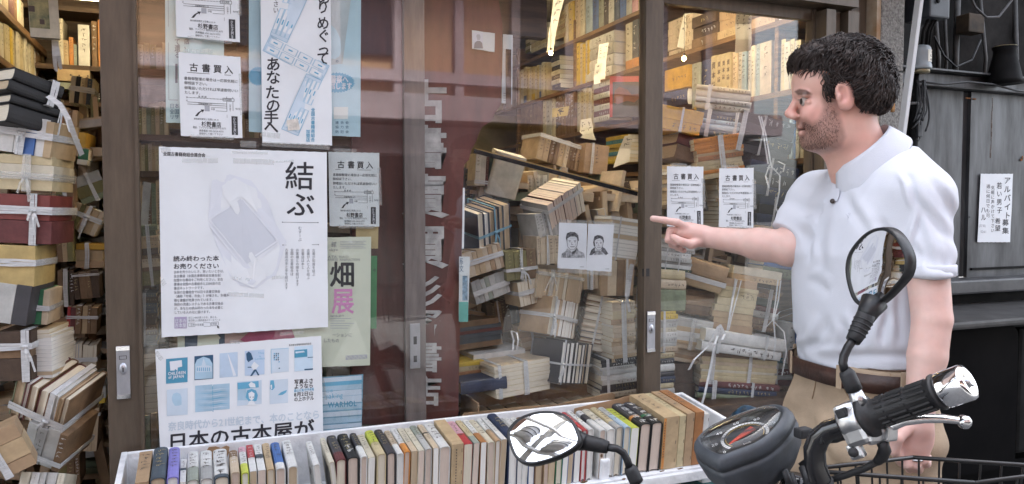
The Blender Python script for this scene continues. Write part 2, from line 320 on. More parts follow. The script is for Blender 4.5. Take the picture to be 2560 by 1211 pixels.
# ---- things fixed beside the pillar
t = thing('gas_bell', 'grey domed steel canister with a handwritten white sticker', 'canister', aty(2300, 175, -.02))
r = .045
MB().lathe([(r * 1.06, 0), (r * 1.08, .006), (r * 1.05, .02), (r, .026), (r, .075), (r * .97, .092), (r * .8, .104), (r * .4, .109), (.001, .11)], 32).build('dome', mat('grey_enamel', (0.25, 0.28, 0.3), 0.35, var=.12, scale=6), t)
MB().lathe([(r * .9, -.014), (r * .9, 0.002)], 24).build('collar', mat('brass_band', (0.3, 0.26, 0.17), 0.4, metal=.6), t)
st = MB()
for k in range(6):
    a0, a1 = rad(-98 + k * 10), rad(-88 + k * 10); rr = r + .0012
    st.add([(rr * math.cos(a), rr * math.sin(a), z) for a in (a0, a1) for z in (.03, .083)], [(0, 2, 3, 1)])
stk = st.build('sticker', mat('cream_sticker', (0.75, 0.72, 0.63), .7, var=.08), t)
STICKER = (t, r, stk)
t = thing('meter_box', 'dark blue-grey utility box high beside the pillar', 'utility box', aty(2330, 30, -.02))
MB().box((0, .03, .02), (.125, .14, .11), bev=.008).build('case', mat('blue_grey_plastic', (0.035, 0.042, 0.055), .45, var=.15), t)
MB().lathe([(.001, .004), (.009, .004), (.011, 0)], 14, M=T(-.02, -.045, .035) @ Rm(rad(90), 'X')).build('dial', SHUTD, t)
for dx in (-.02, .01, .025): MB().tube([(dx, 0, -.03), (dx + .004, .03, -.08), (dx + .03, .06, -.15)], .007, 8).build('conduit', SHUTD, t)
t = thing('leaning_pole', 'whitish rusty metal pole slanting up past the pillar', 'pole', aty(2212, 700, -.12))
p0, p1 = aty(2207, 700, -.14), aty(2302, -30, -.14)
MB().box((0, 0, (p1 - p0).length / 2), (.03, .02, (p1 - p0).length), bev=.003, M=T(*(p0 - t.location)) @ (p1 - p0).to_track_quat('Z', 'Y').to_matrix().to_4x4()).build('channel', mat('flaking_white_paint', (0.55, 0.56, 0.57), .6, var=.3, c2=(.3, .16, .08), scale=9, stretch=(1, 1, .25), lo=.3, hi=.45), t)
MB().box((aty(2232, 265, -.17) - t.location), (.016, .012, .055), bev=.004).build('hasp', mat('rusty_brass', (.3, .15, .05), .6, var=.3, scale=30, metal=.4), t)
t = thing('drain_pipe', 'black cable pipe standing under the grey canister', 'pipe', aty(2274, 700, .02))
h = aty(2274, 180, .02).z - t.location.z
MB().tube([(0, 0, -.9), (0, 0, h)], .021, 14).build('pipe', SHUTD, t)
for z, in ((h * .32,), (h * .85,)): MB().lathe([(.0225, -.006), (.0225, .006)], 16, M=T(0, 0, z)).build('clip', mat('dull_zinc', (.3, .3, .3), .4, metal=.7), t)
MB().box((.02, -.0, h - .1), (.1, .03, .012)).box((.02, 0, h - .075), (.1, .03, .006)).box((-.015, 0, h - .088), (.006, .02, .03)).box((.055, 0, h - .088), (.006, .02, .03)).build('bracket', RUST if False else SHUTD, t)
t = thing('cable_bundle', 'tangle of black cables drooping beside the grey canister', 'cables', aty(2300, 200, -.02))
for k in range(9):
    a = Vector((R.uniform(-.01, .035), R.uniform(-.01, .02), 0)); e = Vector((R.uniform(-.06, .03), -.01, R.uniform(-.24, -.14)))
    pts = [a + (e - a) * s + Vector((.03 * math.sin(s * 3.1) * (1 if k % 2 else .3), 0, -.03 * math.sin(s * 3.1))) for s in np.linspace(0, 1, 9)]
    MB().tube(pts, .0028 + .001 * (k % 3), 6).build('cable', RUBBER, t)
t = thing('power_adapter', 'black box adapter hanging on thin cords before the steel panel', 'adapter', aty(2296, 342, .0))
MB().box((0, 0, .033), (.032, .022, .07), bev=.004).build('case', mat('slate_plastic', (.03, .033, .04), .5), t)
MB().box((.02, 0, .09), (.014, .012, .03), bev=.003, M=T(0, 0, 0) @ Rm(rad(-12), 'Y')).build('plug', RUBBER, t)
MB().tube([(.012, 0, .065), (.03, 0, .1), (.0, 0, .16)], .002, 6).tube([(-.008, 0, 0), (-.012, 0, -.012), (0, 0, -.02), (.01, 0, -.008), (.006, 0, 0)], .002, 6).build('cord', RUBBER, t)
t = thing('lamp_hood', 'black sooty conical hood with yellowed rim under the dark recess', 'lamp hood', aty(2510, 210, .1))
MB().lathe([(.085, 0), (.08, .02), (.055, .13), (.05, .16), (.058, .18)], 24).build('hood', SHUTD, t)
MB().lathe([(.05, .181), (.054, .184), (.001, .186)], 24).build('rim', mat('yellowed_rim', (.4, .36, .22), .7, var=.2), t)
t = thing('overhead_cable', 'dark grey cable looping across the dark recess', 'cable', aty(2480, 40, .15))
MB().tube([Vector((x, 0, z)) for x, z in ((-.22, .16), (-.12, .03), (-.04, -.012), (.05, 0), (.14, .09), (.2, .2))], .006, 8).build('cable', mat('grey_cable', (.06, .06, .065), .6), t)
MB().tube([aty(2300 + 60 * k, 205 + (6 if k % 2 else 0) + (22 if k > 3 else 0), .08) - aty(2480, 40, .15) for k in range(6)], .005, 8).build('cable', RUBBER, t)
# ---- the street behind the camera: seen only in glass and mirrors
op = thing('opposite_house', 'brown timber-framed house with mauve eaves across the street', 'house', (0, -7.2, 0))
OCHRE = mat('ochre_plaster', (0.42, 0.25, 0.14), .8, var=.12); MAUVE = mat('mauve_timber', (0.34, 0.27, 0.29), .6, var=.12); DKW = mat('dark_ground_floor', (.022, .02, .02), .6)
MB().box((0, -.5, 1.2), (16, 1, 2.4)).build('ground_floor', DKW, op)
MB().box((0, -.5, 3.9), (16, 1, 3.0)).build('wall', OCHRE, op)
b = MB()
for k in range(-10, 11): b.box((k * .8, .04, 3.9), (.12, .1, 3.0))
b.box((0, .05, 3.1), (16, .12, .14)); b.box((0, .05, 4.5), (16, .12, .14)); b.build('beam', MAUVE, op)
MB().box((0, .35, 2.62), (16, .9, .3)).box((0, .2, 2.25), (16, .6, .34)).build('eave', MAUVE, op)
for k in (-4, 0, 2, 5): MB().box((k * .8 + .4, .02, 3.8), (.66, .06, .9)).build('window', mat('dark_pane', (.03, .035, .05), .15), op)
MB().box((0, .1, 5.5), (16, 1.6, .3)).build('roof', MAUVE, op)
# utility pole with two transformers, wires along the street
up_ = thing('utility_pole', 'concrete utility pole carrying two grey ringed transformers over the street', 'utility pole', (-2.75, -1.62, 0))
TR = mat('transformer_grey', (.4, .4, .4), .5)
MB().tube([(0, -.0, 0), (0, 0, 9.5)], [.16, .11], 14).build('pole', CONC, up_)
for s in (-.55, .5):
    tr = MB().lathe([(.001, 0), (.22, 0), (.24, .05), (.24, .62), (.2, .7), (.001, .72)], 20, M=T(.35, s, 3.85)).build('transformer', TR, up_)
    MB().lathe([(.26, .1), (.27, .12), (.26, .14)], 20, M=T(.35, s, 3.85), cap=False).lathe([(.26, .3), (.27, .32), (.26, .34)], 20, M=T(.35, s, 3.85), cap=False).lathe([(.26, .5), (.27, .52), (.26, .54)], 20, M=T(.35, s, 3.85), cap=False).build('ring', SHUTD, tr)
MB().box((.2, 0, 3.8), (.09, 1.9, .09)).box((.2, 0, 5.2), (.09, 2.2, .09)).box((.2, 0, 6.3), (.09, 2.2, .09)).build('crossarm', TR, up_)
for k in range(7):
    y = -2.8 + .32 * k; z = 5.2 + .35 * k
    o = MB().tube([(x, y + 4.2 * 0, z + .002 * x * x * .6) for x in np.linspace(-22, 22, 12)], .014, 5).build('overhead_wire', RUBBER)
    tag(o, 'black overhead wire strung along the street', 'wire', 'overhead wires above the street')
nh = thing('shop_upper_wall', 'pinkish upper storey of the row above the bookshop', 'house', (0, .6, 0))
MB().box((0, .3, 5.8), (30, .6, 3.2)).build('wall', mat('pink_plaster', (.5, .36, .3), .8), nh)
MB().box((0, -.3, 7.45), (30, 1.0, .12)).build('eave', mat('brown_eave', (.2, .12, .09), .7), nh)
# ================================================================== PAPERS ON THE GLASS (flat sheets with printed lettering)
_gl = {}
_fc = bpy.data.curves.new('glyph', 'FONT'); _fo = bpy.data.objects.new('glyph', _fc); COL.objects.link(_fo)
def glyph(ch, bold=0.0):
    k = (ch, bold)
    if k not in _gl:
        _fc.body = ch; _fc.resolution_u = 2; _fc.offset = bold
        dg = bpy.context.evaluated_depsgraph_get(); dg.update()
        me = _fo.evaluated_get(dg).to_mesh()
        v = [(p.co.x, p.co.y) for p in me.vertices]; f = [tuple(p.vertices) for p in me.polygons]
        _fo.evaluated_get(dg).to_mesh_clear()
        wd = 1.0 if ord(ch) > 0x2000 else (max([p[0] for p in v], default=.25) + .09)
        _gl[k] = (v, f, wd)
    return _gl[k]
def wav(p, A=1.0):
    x, z = p.x, p.z
    return A * (.0009 * math.sin(17 * x + 9 * z + 1.1) + .0007 * math.sin(31 * z - 13 * x) + .0006 * math.sin(47 * x + 3 + 20 * z))
class Sheet:
    """A paper sheet on a pane: corners and print given in pixels of the photograph on the plane y = Y."""
    def __init__(s, name, label, cat, Y, cor, m=PAPER, group=None, A=1.0, n=20, th=.0005):
        s.Y = Y; s.A = A; s.L = {}; s.cor = cor
        P = [aty(x, y, Y) for x, y in cor]; s.o = tag(None or bpy.data.objects.new(name, bpy.data.meshes.new(name)), label, cat, group)
        COL.objects.link(s.o); vs = []; n1 = n + 1
        for back in (0, 1):
            for j in range(n1):
                for i in range(n1):
                    u, v = i / n, j / n
                    p = (P[0] * (1 - u) + P[1] * u) * (1 - v) + (P[3] * (1 - u) + P[2] * u) * v
                    p = p.copy(); p.y = Y + wav(p, A) + back * th
                    if j in (0, n): p.z += .0006 * math.sin(i * 2.3 + j)
                    vs.append(p)
        fs = []
        N = n1 * n1
        for j in range(n):
            for i in range(n):
                a = j * n1 + i; fs += [(a, a + n1, a + n1 + 1, a + 1), (N + a, N + a + 1, N + a + n1 + 1, N + a + n1)]
        E = [i for i in range(n1)] + [j * n1 + n for j in range(1, n1)] + [n * n1 + i for i in range(n - 1, -1, -1)] + [j * n1 for j in range(n - 1, 0, -1)]
        fs += [(E[k], E[(k + 1) % len(E)], N + E[(k + 1) % len(E)], N + E[k]) for k in range(len(E))]
        me = s.o.data; me.from_pydata([tuple(p) for p in vs], [], fs); me.materials.append(m)
        for p in me.polygons: p.use_smooth = True
        me.update(); s.o.data.set_sharp_from_angle(angle=rad(40)) if hasattr(me, 'set_sharp_from_angle') else None
        s.lv = 0
    def _mb(s, m, part): return s.L.setdefault((m.name, part), (MB(), m, part))[0]
    def pt(s, px, py, e=.0006):
        p = aty(px, py, s.Y); p.y = s.Y + wav(p, s.A) - e; return p
    def poly(s, pts, m, part='print', e=.0006):
        s._mb(m, part).add([s.pt(x, y, e) for x, y in pts], [tuple(range(len(pts)))]); return s
    def rect(s, x0, y0, x1, y1, m, part='print', e=.0006, sk=0.0):
        return s.poly([(x0, y0), (x1, y0 + sk * (x1 - x0)), (x1, y1 + sk * (x1 - x0)), (x0, y1)], m, part, e)
    def line(s, x0, y0, x1, y1, w, m, part='print', e=.0007):
        d = math.hypot(x1 - x0, y1 - y0) or 1; nx, ny = -(y1 - y0) / d * w / 2, (x1 - x0) / d * w / 2
        return s.poly([(x0 + nx, y0 + ny), (x1 + nx, y1 + ny), (x1 - nx, y1 - ny), (x0 - nx, y0 - ny)], m, part, e)
    def text(s, x, y, h, st, m=INK, w=None, sl=0.0, bold=0.0, vert=False, gap=1.0, sh=0.0, part='lettering', e=.0008):
        """first character's top-left corner at (x, y); h: character height, w: width in px; sl: slope of the line"""
        w = w or h; b = s._mb(m, part); cx, cy = x, y
        for ch in st:
            if ch == ' ':
                if vert: cy += h * .5
                else: cx += w * .4; cy += w * .4 * sl
                continue
            v, f, adv = glyph(ch)
            for bi, (bx, by) in enumerate(((0, 0), (bold, bold * .5), (-bold, -bold * .5), (bold * .5, -bold), (-bold * .5, bold)) if bold else ((0, 0),)):
              q = []
              for gx, gy in v:
                gx, gy = gx + bx, gy + by
                if vert and ch in 'ー〜':
                    gx, gy = 1 - (gy + .12) , 1 - gx - .12
                q.append(s.pt(cx + gx * w + (gy) * h * sh, cy + (.88 - gy) * h + gx * w * sl, e + bi * .00003))
              b.add(q, f)
            if vert: cy += h * gap; cx -= 0
            else: cx += adv * w * gap; cy += adv * w * gap * sl
        return s
    def tapes(s, L):
        b = MB()
        for x0, y0, x1, y1, w in L:
            d = math.hypot(x1 - x0, y1 - y0); nx, ny = -(y1 - y0) / d * w / 2, (x1 - x0) / d * w / 2
            N = 7; t = [i / N for i in range(N + 1)]
            for i in range(N):
                q = []
                for tt, sg in ((t[i], 1), (t[i + 1], 1), (t[i + 1], -1), (t[i], -1)):
                    p = s.pt(x0 + (x1 - x0) * tt + nx * sg + R.uniform(-.6, .6), y0 + (y1 - y0) * tt + ny * sg + R.uniform(-.6, .6), .0012 + R.uniform(0, .0008)); q.append(p)
                b.add(q, [(0, 1, 2, 3)])
        b.build('tape', CLEAR, s.o, fix=False); return s
    def done(s):
        for b, m, part in s.L.values():
            o = b.build(part, m, s.o, fix=False)
        s.L = {}
        return s
GREYT = mat('grey_print', (0.2, 0.21, 0.24), .7, var=0)
MIDG = mat('mid_grey_print', (.38, .4, .44), .7, var=0)
PALEG = mat('pale_grey_print', (0.6, 0.63, 0.69), .75, var=0.02)
PALER = mat('paler_grey_print', (0.68, 0.71, 0.765), .75, var=0.02)
BLUE = mat('cyan_print', (0.14, 0.42, 0.62), .65, var=0.08)
PBLUE = mat('pale_blue_print', (0.42, 0.6, 0.74), .65, var=0.1)
PPBLUE = mat('very_pale_blue_print', (0.58, 0.68, 0.78), .65, var=0.06)
DBLUE = mat('deep_blue_print', (0.03, 0.09, 0.17), .65, var=0)
MINT = mat('mint_paper', (0.56, 0.7, 0.69), .75, var=0.04)
SKYP = mat('sky_blue_paper', (0.47, 0.66, 0.74), .7, var=0.1, scale=3)
CREAMP = mat('cream_green_paper', (0.62, 0.66, 0.54), .75, var=0.03)
FLY2 = mat('dull_white_paper', (0.62, 0.67, 0.68), .75, var=0.04)
PINK = mat('pink_print', (0.62, 0.27, 0.5), .7, var=0)
ROSE = mat('rose_print', (0.42, 0.1, 0.18), .7, var=0.1)
LILAC = mat('lilac_print', (0.42, 0.37, 0.52), .7, var=0.03)
WHITEI = mat('white_print', (.72, .75, .8), .7, var=0)
def bar_note(sx, x, y, w, h): pass
def flyer(label, Y, cor, m, ink):
    s = Sheet('purchase_flyer', label, 'flyer', Y, cor, m, 'printed purchase flyers taped to the windows')
    (x0, y0), (x1, y1), (x2, y2), (x3, y3) = cor
    W = x1 - x0; Hh = y3 - y0; sl = (y1 - y0) / W; slb = (y2 - y3) / W
    def q(u, v):
        return ((x0 + (x1 - x0) * u) * (1 - v) + (x3 + (x2 - x3) * u) * v, (y0 + (y1 - y0) * u) * (1 - v) + (y3 + (y2 - y3) * u) * v)
    def tx(u, v, h, st, wr=1.0, m_=ink, **k):
        x, y = q(u, v); sc = h * Hh; s.text(x, y, sc, st, m_, w=wr * h * W * 1.38, sl=sl * (1 - v) + slb * v, **k)
    def ln(u0, v0, u1, v1, wd=.9, m_=ink): a, b_ = q(u0, v0), q(u1, v1); s.line(*a, *b_, wd * W / 155, m_)
    tx(.17, .115, .105, '古', bold=.012); tx(.37, .115, .105, '書', bold=.012); tx(.555, .115, .105, '買', bold=.012); tx(.735, .115, .105, '入', bold=.012)
    ln(.13, .235, .84, .235, 1.0)
    for k, st in enumerate(('書籍御整理の場合は一応御気軽に', '御相談下さい。')): tx(.08, .285 + .055 * k, .042, st, 1.0)
    for k, st in enumerate(('御電話いただければ早速御伺いい', 'たします。')): tx(.08, .40 + .055 * k, .042, st, 1.0)
    for u in np.linspace(.12, .7, 26): ln(u, .535, u + .012, .535, 1.6)
    ln(.12, .59, .76, .59); ln(.12, .615, .76, .615); ln(.76, .5, .76, .52); ln(.86, .5, .86, .52); ln(.76, .56, .76, .68); ln(.86, .56, .86, .67)
    ln(.5, .64, .76, .64, .7); ln(.58, .68, .76, .68, .7); ln(.76, .72, .76, .76, .6)
    for a in (((.7, .52, .88, .52)), ((.7, .555, .88, .555)), ((.7, .52, .7, .555)), ((.88, .52, .88, .555))): ln(*a)
    tx(.72, .522, .03, '中目黒駅', .75); tx(.3, .505, .026, '東 横 線', 1); tx(.3, .592, .024, '旧東横道路入口', .95); tx(.1, .525, .022, '至', 1); tx(.1, .56, .022, '谷', 1)
    tx(.5, .648, .026, '中植', .9); tx(.8, .585, .024, '山手通り', .9, vert=True); tx(.9, .63, .024, '駒沢通り', .8)
    s.poly([q(.4, .625), q(.48, .625), q(.48, .69), q(.4, .69)], MIDG)
    s.poly([q(.24, .755), q(.28, .755), q(.33, .705), q(.36, .695), q(.365, .712), q(.395, .672), q(.335, .672), q(.345, .684), q(.29, .71)], ink)
    tx(.22, .775, .026, '東京都目黒区上目黒2-24-14', .9); tx(.34, .812, .068, '杉野書店', .86, bold=.012)
    tx(.2, .875, .03, '電話、ファックス 東京(03)3712-3675', .77); tx(.3, .913, .03, '携帯電話 090-2624-9370', .85); tx(.3, .95, .028, '御保存して置いて下さい', .9)
    s.poly([q(.83, .735), q(.93, .735), q(.93, .965), q(.83, .965)], ink)
    x, y = q(.86, .75); s.text(x, y, Hh * .026, 'DVDビデオも買います', WHITEI, w=W * .05, vert=True, gap=.78, e=.001)
    s.tapes([(x0 + .1 * W, y0 - 4, x0 + .55 * W, y0 - 2, 9), (x0 + .2 * W, y3 + 1, x0 + .9 * W, y2 + 1, 8), (x0 + W * 1.0, y1 + .2 * Hh, x0 + W * 1.02, y1 + .7 * Hh, 8)])
    return s.done()
flyer('white purchase flyer cut by the top of the photo beside the vertical blue-white poster', -.006, [(437, -112), (596, -104), (600, 106), (441, 92)], PAPER, INK)
flyer('white purchase flyer just above the large hands poster', -.006, [(446, 131), (601, 143), (606, 346), (452, 340)], PAPER, INK)
flyer('dull purchase flyer beside the large hands poster and above the animation exhibition poster', .010, [(821, 380), (948, 383), (948, 567), (824, 566)], FLY2, INK)
flyer('purchase flyer nearest the door stile behind the pointing hand', .038, [(1668, 416), (1758, 417), (1758, 568), (1667, 566)], PAPER, INK)
flyer('purchase flyer above the bent elbow of the pointing arm', .038, [(1798, 421), (1885, 420), (1883, 570), (1797, 568)], PAPER, INK)
# ---- large poster: two hands passing a book
s = Sheet('hands_poster', 'large white poster of two pale hands passing a book', 'poster', -.0075, [(397, 367), (817, 381), (820, 818), (404, 844)], PAPER, n=36, A=1.5)
s.text(408, 379, 11, '全国古書籍商組合連合会', INK, w=9.6, sl=.04, bold=.015)
BK = mat('soft_black_ink', (.022, .022, .03), .6, var=0)
s.text(711, 402, 74, '結', BK, w=76, sl=.02, bold=.008); s.text(716, 478, 66, 'ぶ', BK, w=72, sl=0, bold=.012)
s.line(706, 556, 795, 557, 1.2, GREYT).line(707, 613, 796, 612, 1.2, GREYT)
for x, y in ((706, 556), (795, 557), (707, 613), (796, 612)): s.rect(x - 1.3, y - 1.3, x + 1.3, y + 1.3, GREYT)
s.text(745, 566, 9.5, 'むすーぶ', GREYT, vert=True, gap=1.0)
for k, st in enumerate(('古書が知識を結ぶ', '古書が人と人を結ぶ', '古書店は本と', 'お客様との縁を結びます', '全国の古書組合は', '古書店の手と手を結びます')):
    s.text(780 - k * 13.6, 622 - k * .2, 8.6, st, GREYT, w=8.2, vert=True, gap=1.0)
s.text(433, 640, 14.5, '読み終わった本', BK, w=16.4, sl=-.012, bold=.014); s.text(433, 659, 14.5, 'お売りください', BK, w=16.4, sl=-.012, bold=.014)
for k, st in enumerate(('古本を売りたいとき、買いたいときは、', '全古書連（全国古書籍商組合連合会）', '加盟の古書店をご利用ください。全古', '書連は全国の古書組合と2200店の古', '書店ネットワークです。', '全国の古書組合では日々古書交換会', '（通称「市場、市会」）が催され、多種多', '様な書籍が売買されています。', '独自の流通システムである古書交換会', 'が、あなたの読み終わった本を必要と', 'している人の元に届けます。')):
    s.text(434 + k * .15, 676.5 + k * 10.1, 8.0, st, GREYT, w=7.25, sl=-.02, bold=.004)
s.rect(436, 793, 467, 822, LILAC, sk=-.02)
s.text(437, 797, 11.5, '日本の', WHITEI, w=9.6, e=.0014, bold=.01); s.text(437, 808, 11.5, '古本屋', WHITEI, w=9.6, e=.0014, bold=.01)
s.text(471, 791.5, 6.2, 'ほしい本が見つかる、買える。', GREYT, w=5.4, sl=-.02); s.text(471, 798.5, 6.2, '毎日新しい国内最強のデータベース', GREYT, w=5.0, sl=-.02)
for x0, y0, x1, y1 in ((472, 808, 526, 817), (529, 806, 546, 815)):
    s.line(x0, y0, x1, y0 - 1, .9, GREYT).line(x0, y1, x1, y1 - 1, .9, GREYT).line(x0, y0, x0, y1, .9, GREYT).line(x1, y0 - 1, x1, y1 - 1, .9, GREYT)
s.text(476, 808.5, 7, '日本の古本屋', GREYT, w=5.6); s.text(531, 806.5, 6.4, '検索', GREYT, w=6); s.poly([(543, 814), (543, 821), (545, 819), (547, 822), (548.4, 821.3), (546.6, 818.4), (549, 818)], INK)
def pp(L, m, e): s.poly([(390 + x * 440 / 2049, 360 + y * 440 / 2049) for x, y in L], m, 'print', e)
# soft grey halo, book cover and page edges, the upper hand, the lower hand
s.poly([(530, 452), (575, 436), (628, 452), (668, 500), (690, 560), (716, 605), (690, 690), (640, 722), (600, 715), (575, 690), (540, 610), (520, 545)], mat('halo_print', (.685, .715, .775), .75, var=.02), 'print', .0005)
pp([(655, 890), (1020, 640), (1400, 1130), (1060, 1400), (900, 1210)], PALEG, .0008)
s.poly([(528, 551), (601, 497), (694, 607), (640, 645), (608, 650)], PALEG, 'print', .0008)
for a, b_ in (((523, 549), (573, 518)), ((523, 549), (611, 655)), ((521, 561), (603, 662)), ((607, 499), (695, 602)), ((695, 602), (638, 640)), ((697, 609), (645, 649))): s.line(*a, *b_, 3.6, WHITEI, e=.0011)
pp([(765, 490), (915, 395), (1050, 470), (1160, 520), (1182, 580), (1180, 800), (1030, 640), (1000, 620), (930, 640), (960, 700), (978, 780), (955, 825), (925, 810), (850, 690), (790, 600)], PAPER, .0013)
def p2_(L, m, e): s.poly([(390 + x * 440 / 2131, 600 + y * 440 / 2131) for x, y in L], m, 'print', e)
p2_([(912, 180), (1060, 330), (1100, 350), (1180, 330), (1120, 200), (1130, 155), (1160, 150), (1200, 210), (1230, 250), (1335, 370), (1335, 460), (1180, 580), (940, 480), (912, 440)], PAPER, .0013)
s.tapes([(402, 376, 425, 372, 12), (455, 401, 545, 402, 12), (580, 381, 670, 383, 6), (583, 402, 685, 406, 13), (600, 360, 640, 362, 16), (680, 406, 735, 402, 5), (583, 696, 633, 700, 7), (680, 695, 712, 692, 7), (404, 700, 412, 712, 12), (570, 735, 660, 740, 10)])
s.done()
# ---- tall poster with the blue ribbon of books
s = Sheet('ribbon_poster', 'tall white poster with zigzag blue ribbon of books and black brush words', 'poster', -.0062, [(650, -100), (826, -104), (830, 364), (656, 357)], PAPER, n=30, A=1.6)
def rib(P4):  # a ribbon segment with book-like tiles
    a, b_, c, d = [Vector((x, y)) for x, y in P4]
    s.poly(P4, PPBLUE, e=.0005)
    for i in range(4):
        for j in range(2):
            q = lambda u, v: tuple((a * (1 - u) + b_ * u) * (1 - v) + (d * (1 - u) + c * u) * v)
            u0, u1, v0, v1 = (i + .08) / 4, (i + .92) / 4, (j + .1) / 2, (j + .9) / 2
            for k in range(4):
                A_, B_ = [(u0, v0), (u1, v0), (u1, v1), (u0, v1)][k], [(u1, v0), (u1, v1), (u0, v1), (u0, v0)][k]
                s.line(*q(*A_), *q(*B_), 2.6 if k % 2 else 1.2, PBLUE, e=.0008)
            s.poly([q(u0 + .03, v0 + .07), q(u1 - .03, v0 + .07), q(u1 - .03, v1 - .07), q(u0 + .03, v1 - .07)], PAPER, e=.0009)
            s.poly([q(u0 + .07, v0 + .16), q(u1 - .07, v0 + .16), q(u1 - .07, v0 + .24), q(u0 + .07, v0 + .24)], BLUE, e=.0012)
    for k in range(4): s.line(*P4[k], *P4[(k + 1) % 4], .9, BLUE, e=.0013)
rib([(730, -60), (795, -60), (717, 108), (675, 88)]); rib([(675, 90), (823, 165), (805, 202), (657, 127)]); rib([(766, 185), (805, 202), (745, 340), (704, 323)])
s.poly([(716, 302), (744, 296), (750, 325), (720, 327)], mat('photo_beige_print', (.72, .68, .62), .6, var=.15, scale=60), e=.0016)
for k, (x, y, c) in enumerate(((792, -24, 'め'), (789, 0, 'り'), (789, 40, 'め'), (790, 72, 'ぐ'), (790, 106, 'っ'), (789, 128, 'て'))):
    s.text(x + 2, y, 36, c, BK, w=33, bold=.016)
for x, y, c in ((664, 142, 'あ'), (664, 175, 'な'), (662, 212, 'た'), (664, 245, 'の'), (659, 274, '手'), (659, 300, 'へ')): s.text(x, y, 37, c, BK, w=38, bold=.018)
s.text(682, -12, 16, '下さい', BK, w=15, vert=True, gap=.95)
s.text(777, 270, 10.4, '全国古書籍商組合', BLUE, w=10.5, vert=True, bold=.02, gap=1.02); s.text(765, 324, 10.4, '加盟店', BLUE, w=10.5, vert=True, bold=.02)
s.tapes([(655, 360, 824, 368, 12), (652, 335, 700, 340, 12)]).done()
# ---- pale blue notice half behind it
s = Sheet('notice_poster', 'pale blue notice with spiky blue badge half hidden by the ribbon poster', 'poster', .008, [(622, -100), (903, -100), (901, 343), (622, 330)], SKYP, A=.8)
bx = [(842 + (46 if k % 2 else 42) * math.cos(a), 207 + (26 if k % 2 else 23) * math.sin(a)) for k, a in enumerate(np.linspace(0, 2 * math.pi, 72)[:-1])]
s.poly(bx, BLUE); s.text(826, 188, 21, '警察へ', WHITEI, w=15, bold=.03); s.text(824, 206, 19, '届します', WHITEI, w=14, bold=.03)
bx = [(645 + (24 if k % 2 else 22) * math.cos(a), 191 + (24 if k % 2 else 22) * math.sin(a)) for k, a in enumerate(np.linspace(0, 2 * math.pi, 48)[:-1])]
s.poly(bx, BLUE)
s.poly([(800, -100), (890, -100), (856, 160), (800, 165)], mat('grey_tint_print', (.5, .58, .6), .7, var=.1), e=.0004)
s.rect(834, 268, 870, 298, mat('off_white_print', (.68, .72, .7), .7, var=0)); s.text(838, 303, 8, '連 合 会', DBLUE, w=9); s.text(838, 314, 8, '協 力 会', DBLUE, w=9); s.text(838, 326, 8, '防 犯 会', DBLUE, w=9)
s.text(839, 146, 12, 'o', DBLUE, w=14)
s.done()
s = Sheet('mint_poster', 'pale mint poster with grey edge writing behind the purchase flyers', 'poster', .008, [(412, -60), (560, -60), (560, 310), (415, 307)], MINT, A=.8)
s.text(424, 259, 13, '日本', DBLUE, w=12); s.text(424, 273, 13, '全国', DBLUE, w=12); s.text(424, 286, 13, 'リサ', DBLUE, w=12); s.line(420, -60, 422, 250, 1, GREYT).line(422, 250, 445, 251, 1, GREYT)
s.text(436, 96, 18, 'て還る', GREYT, w=15, vert=True, gap=.9, bold=.01); s.text(460, 96, 16, '店、', GREYT, w=14, vert=True, gap=.7, bold=.01); s.rect(438, 160, 444, 208, GREYT); s.done()
# ---- animation exhibition poster (inside)
s = Sheet('exhibition_poster', 'cream green exhibition poster with big black and pink characters', 'poster', .012, [(440, 600), (928, 592), (925, 914), (445, 930)], CREAMP, n=16, A=.8)
s.text(828, 604, 15, '館', GREYT, w=14); s.text(822, 619, 10, 'okyo', GREYT, w=10); s.text(820, 638, 8.5, 'ATA ISAO', GREYT, w=10.5); s.text(818, 645, 8.5, 'ANESE ANIMATION', GREYT, w=8.6)
for k in range(5): s.rect(850, 603 + k * 4.2, 915 - 6 * (k % 2), 604.2 + k * 4.2, MIDG)
s.text(824, 652, 68, '畑', INK, w=64, bold=.022); s.text(828, 718, 68, '展', PINK, w=58, bold=.02)
for k in range(6): s.rect(826, 790 + k * 6, 826 + (24, 52, 36, 60, 48, 44)[k], 791.4 + k * 6, MIDG)
s.text(826, 786, 7, 'ber 6, 2019', GREYT, w=6.5)
s.text(830, 832, 11, 'ーションに', GREYT, w=10); s.text(808, 846, 11, 'したもの', GREYT, w=10)
for k in range(5): s.poly([(864 + k * 11, 889 - k * .6), (874 + k * 11, 889 - k * .6), (874 + k * 11, 900 - k * .6), (864 + k * 11, 900 - k * .6)], MIDG); s.line(865 + k * 11, 890, 873 + k * 11, 899, 1.4, CREAMP, e=.001)
s.rect(462, 800, 562, 875, mat('slate_print', (.1, .13, .17), .7, var=.1)); s.poly([(562, 800), (720, 800), (735, 838), (745, 872), (562, 880)], ROSE); s.poly([(562, 820), (640, 815), (600, 850), (640, 870), (562, 872)], mat('flesh_print', (.5, .38, .34), .7, var=.1), e=.0009)
s.done()
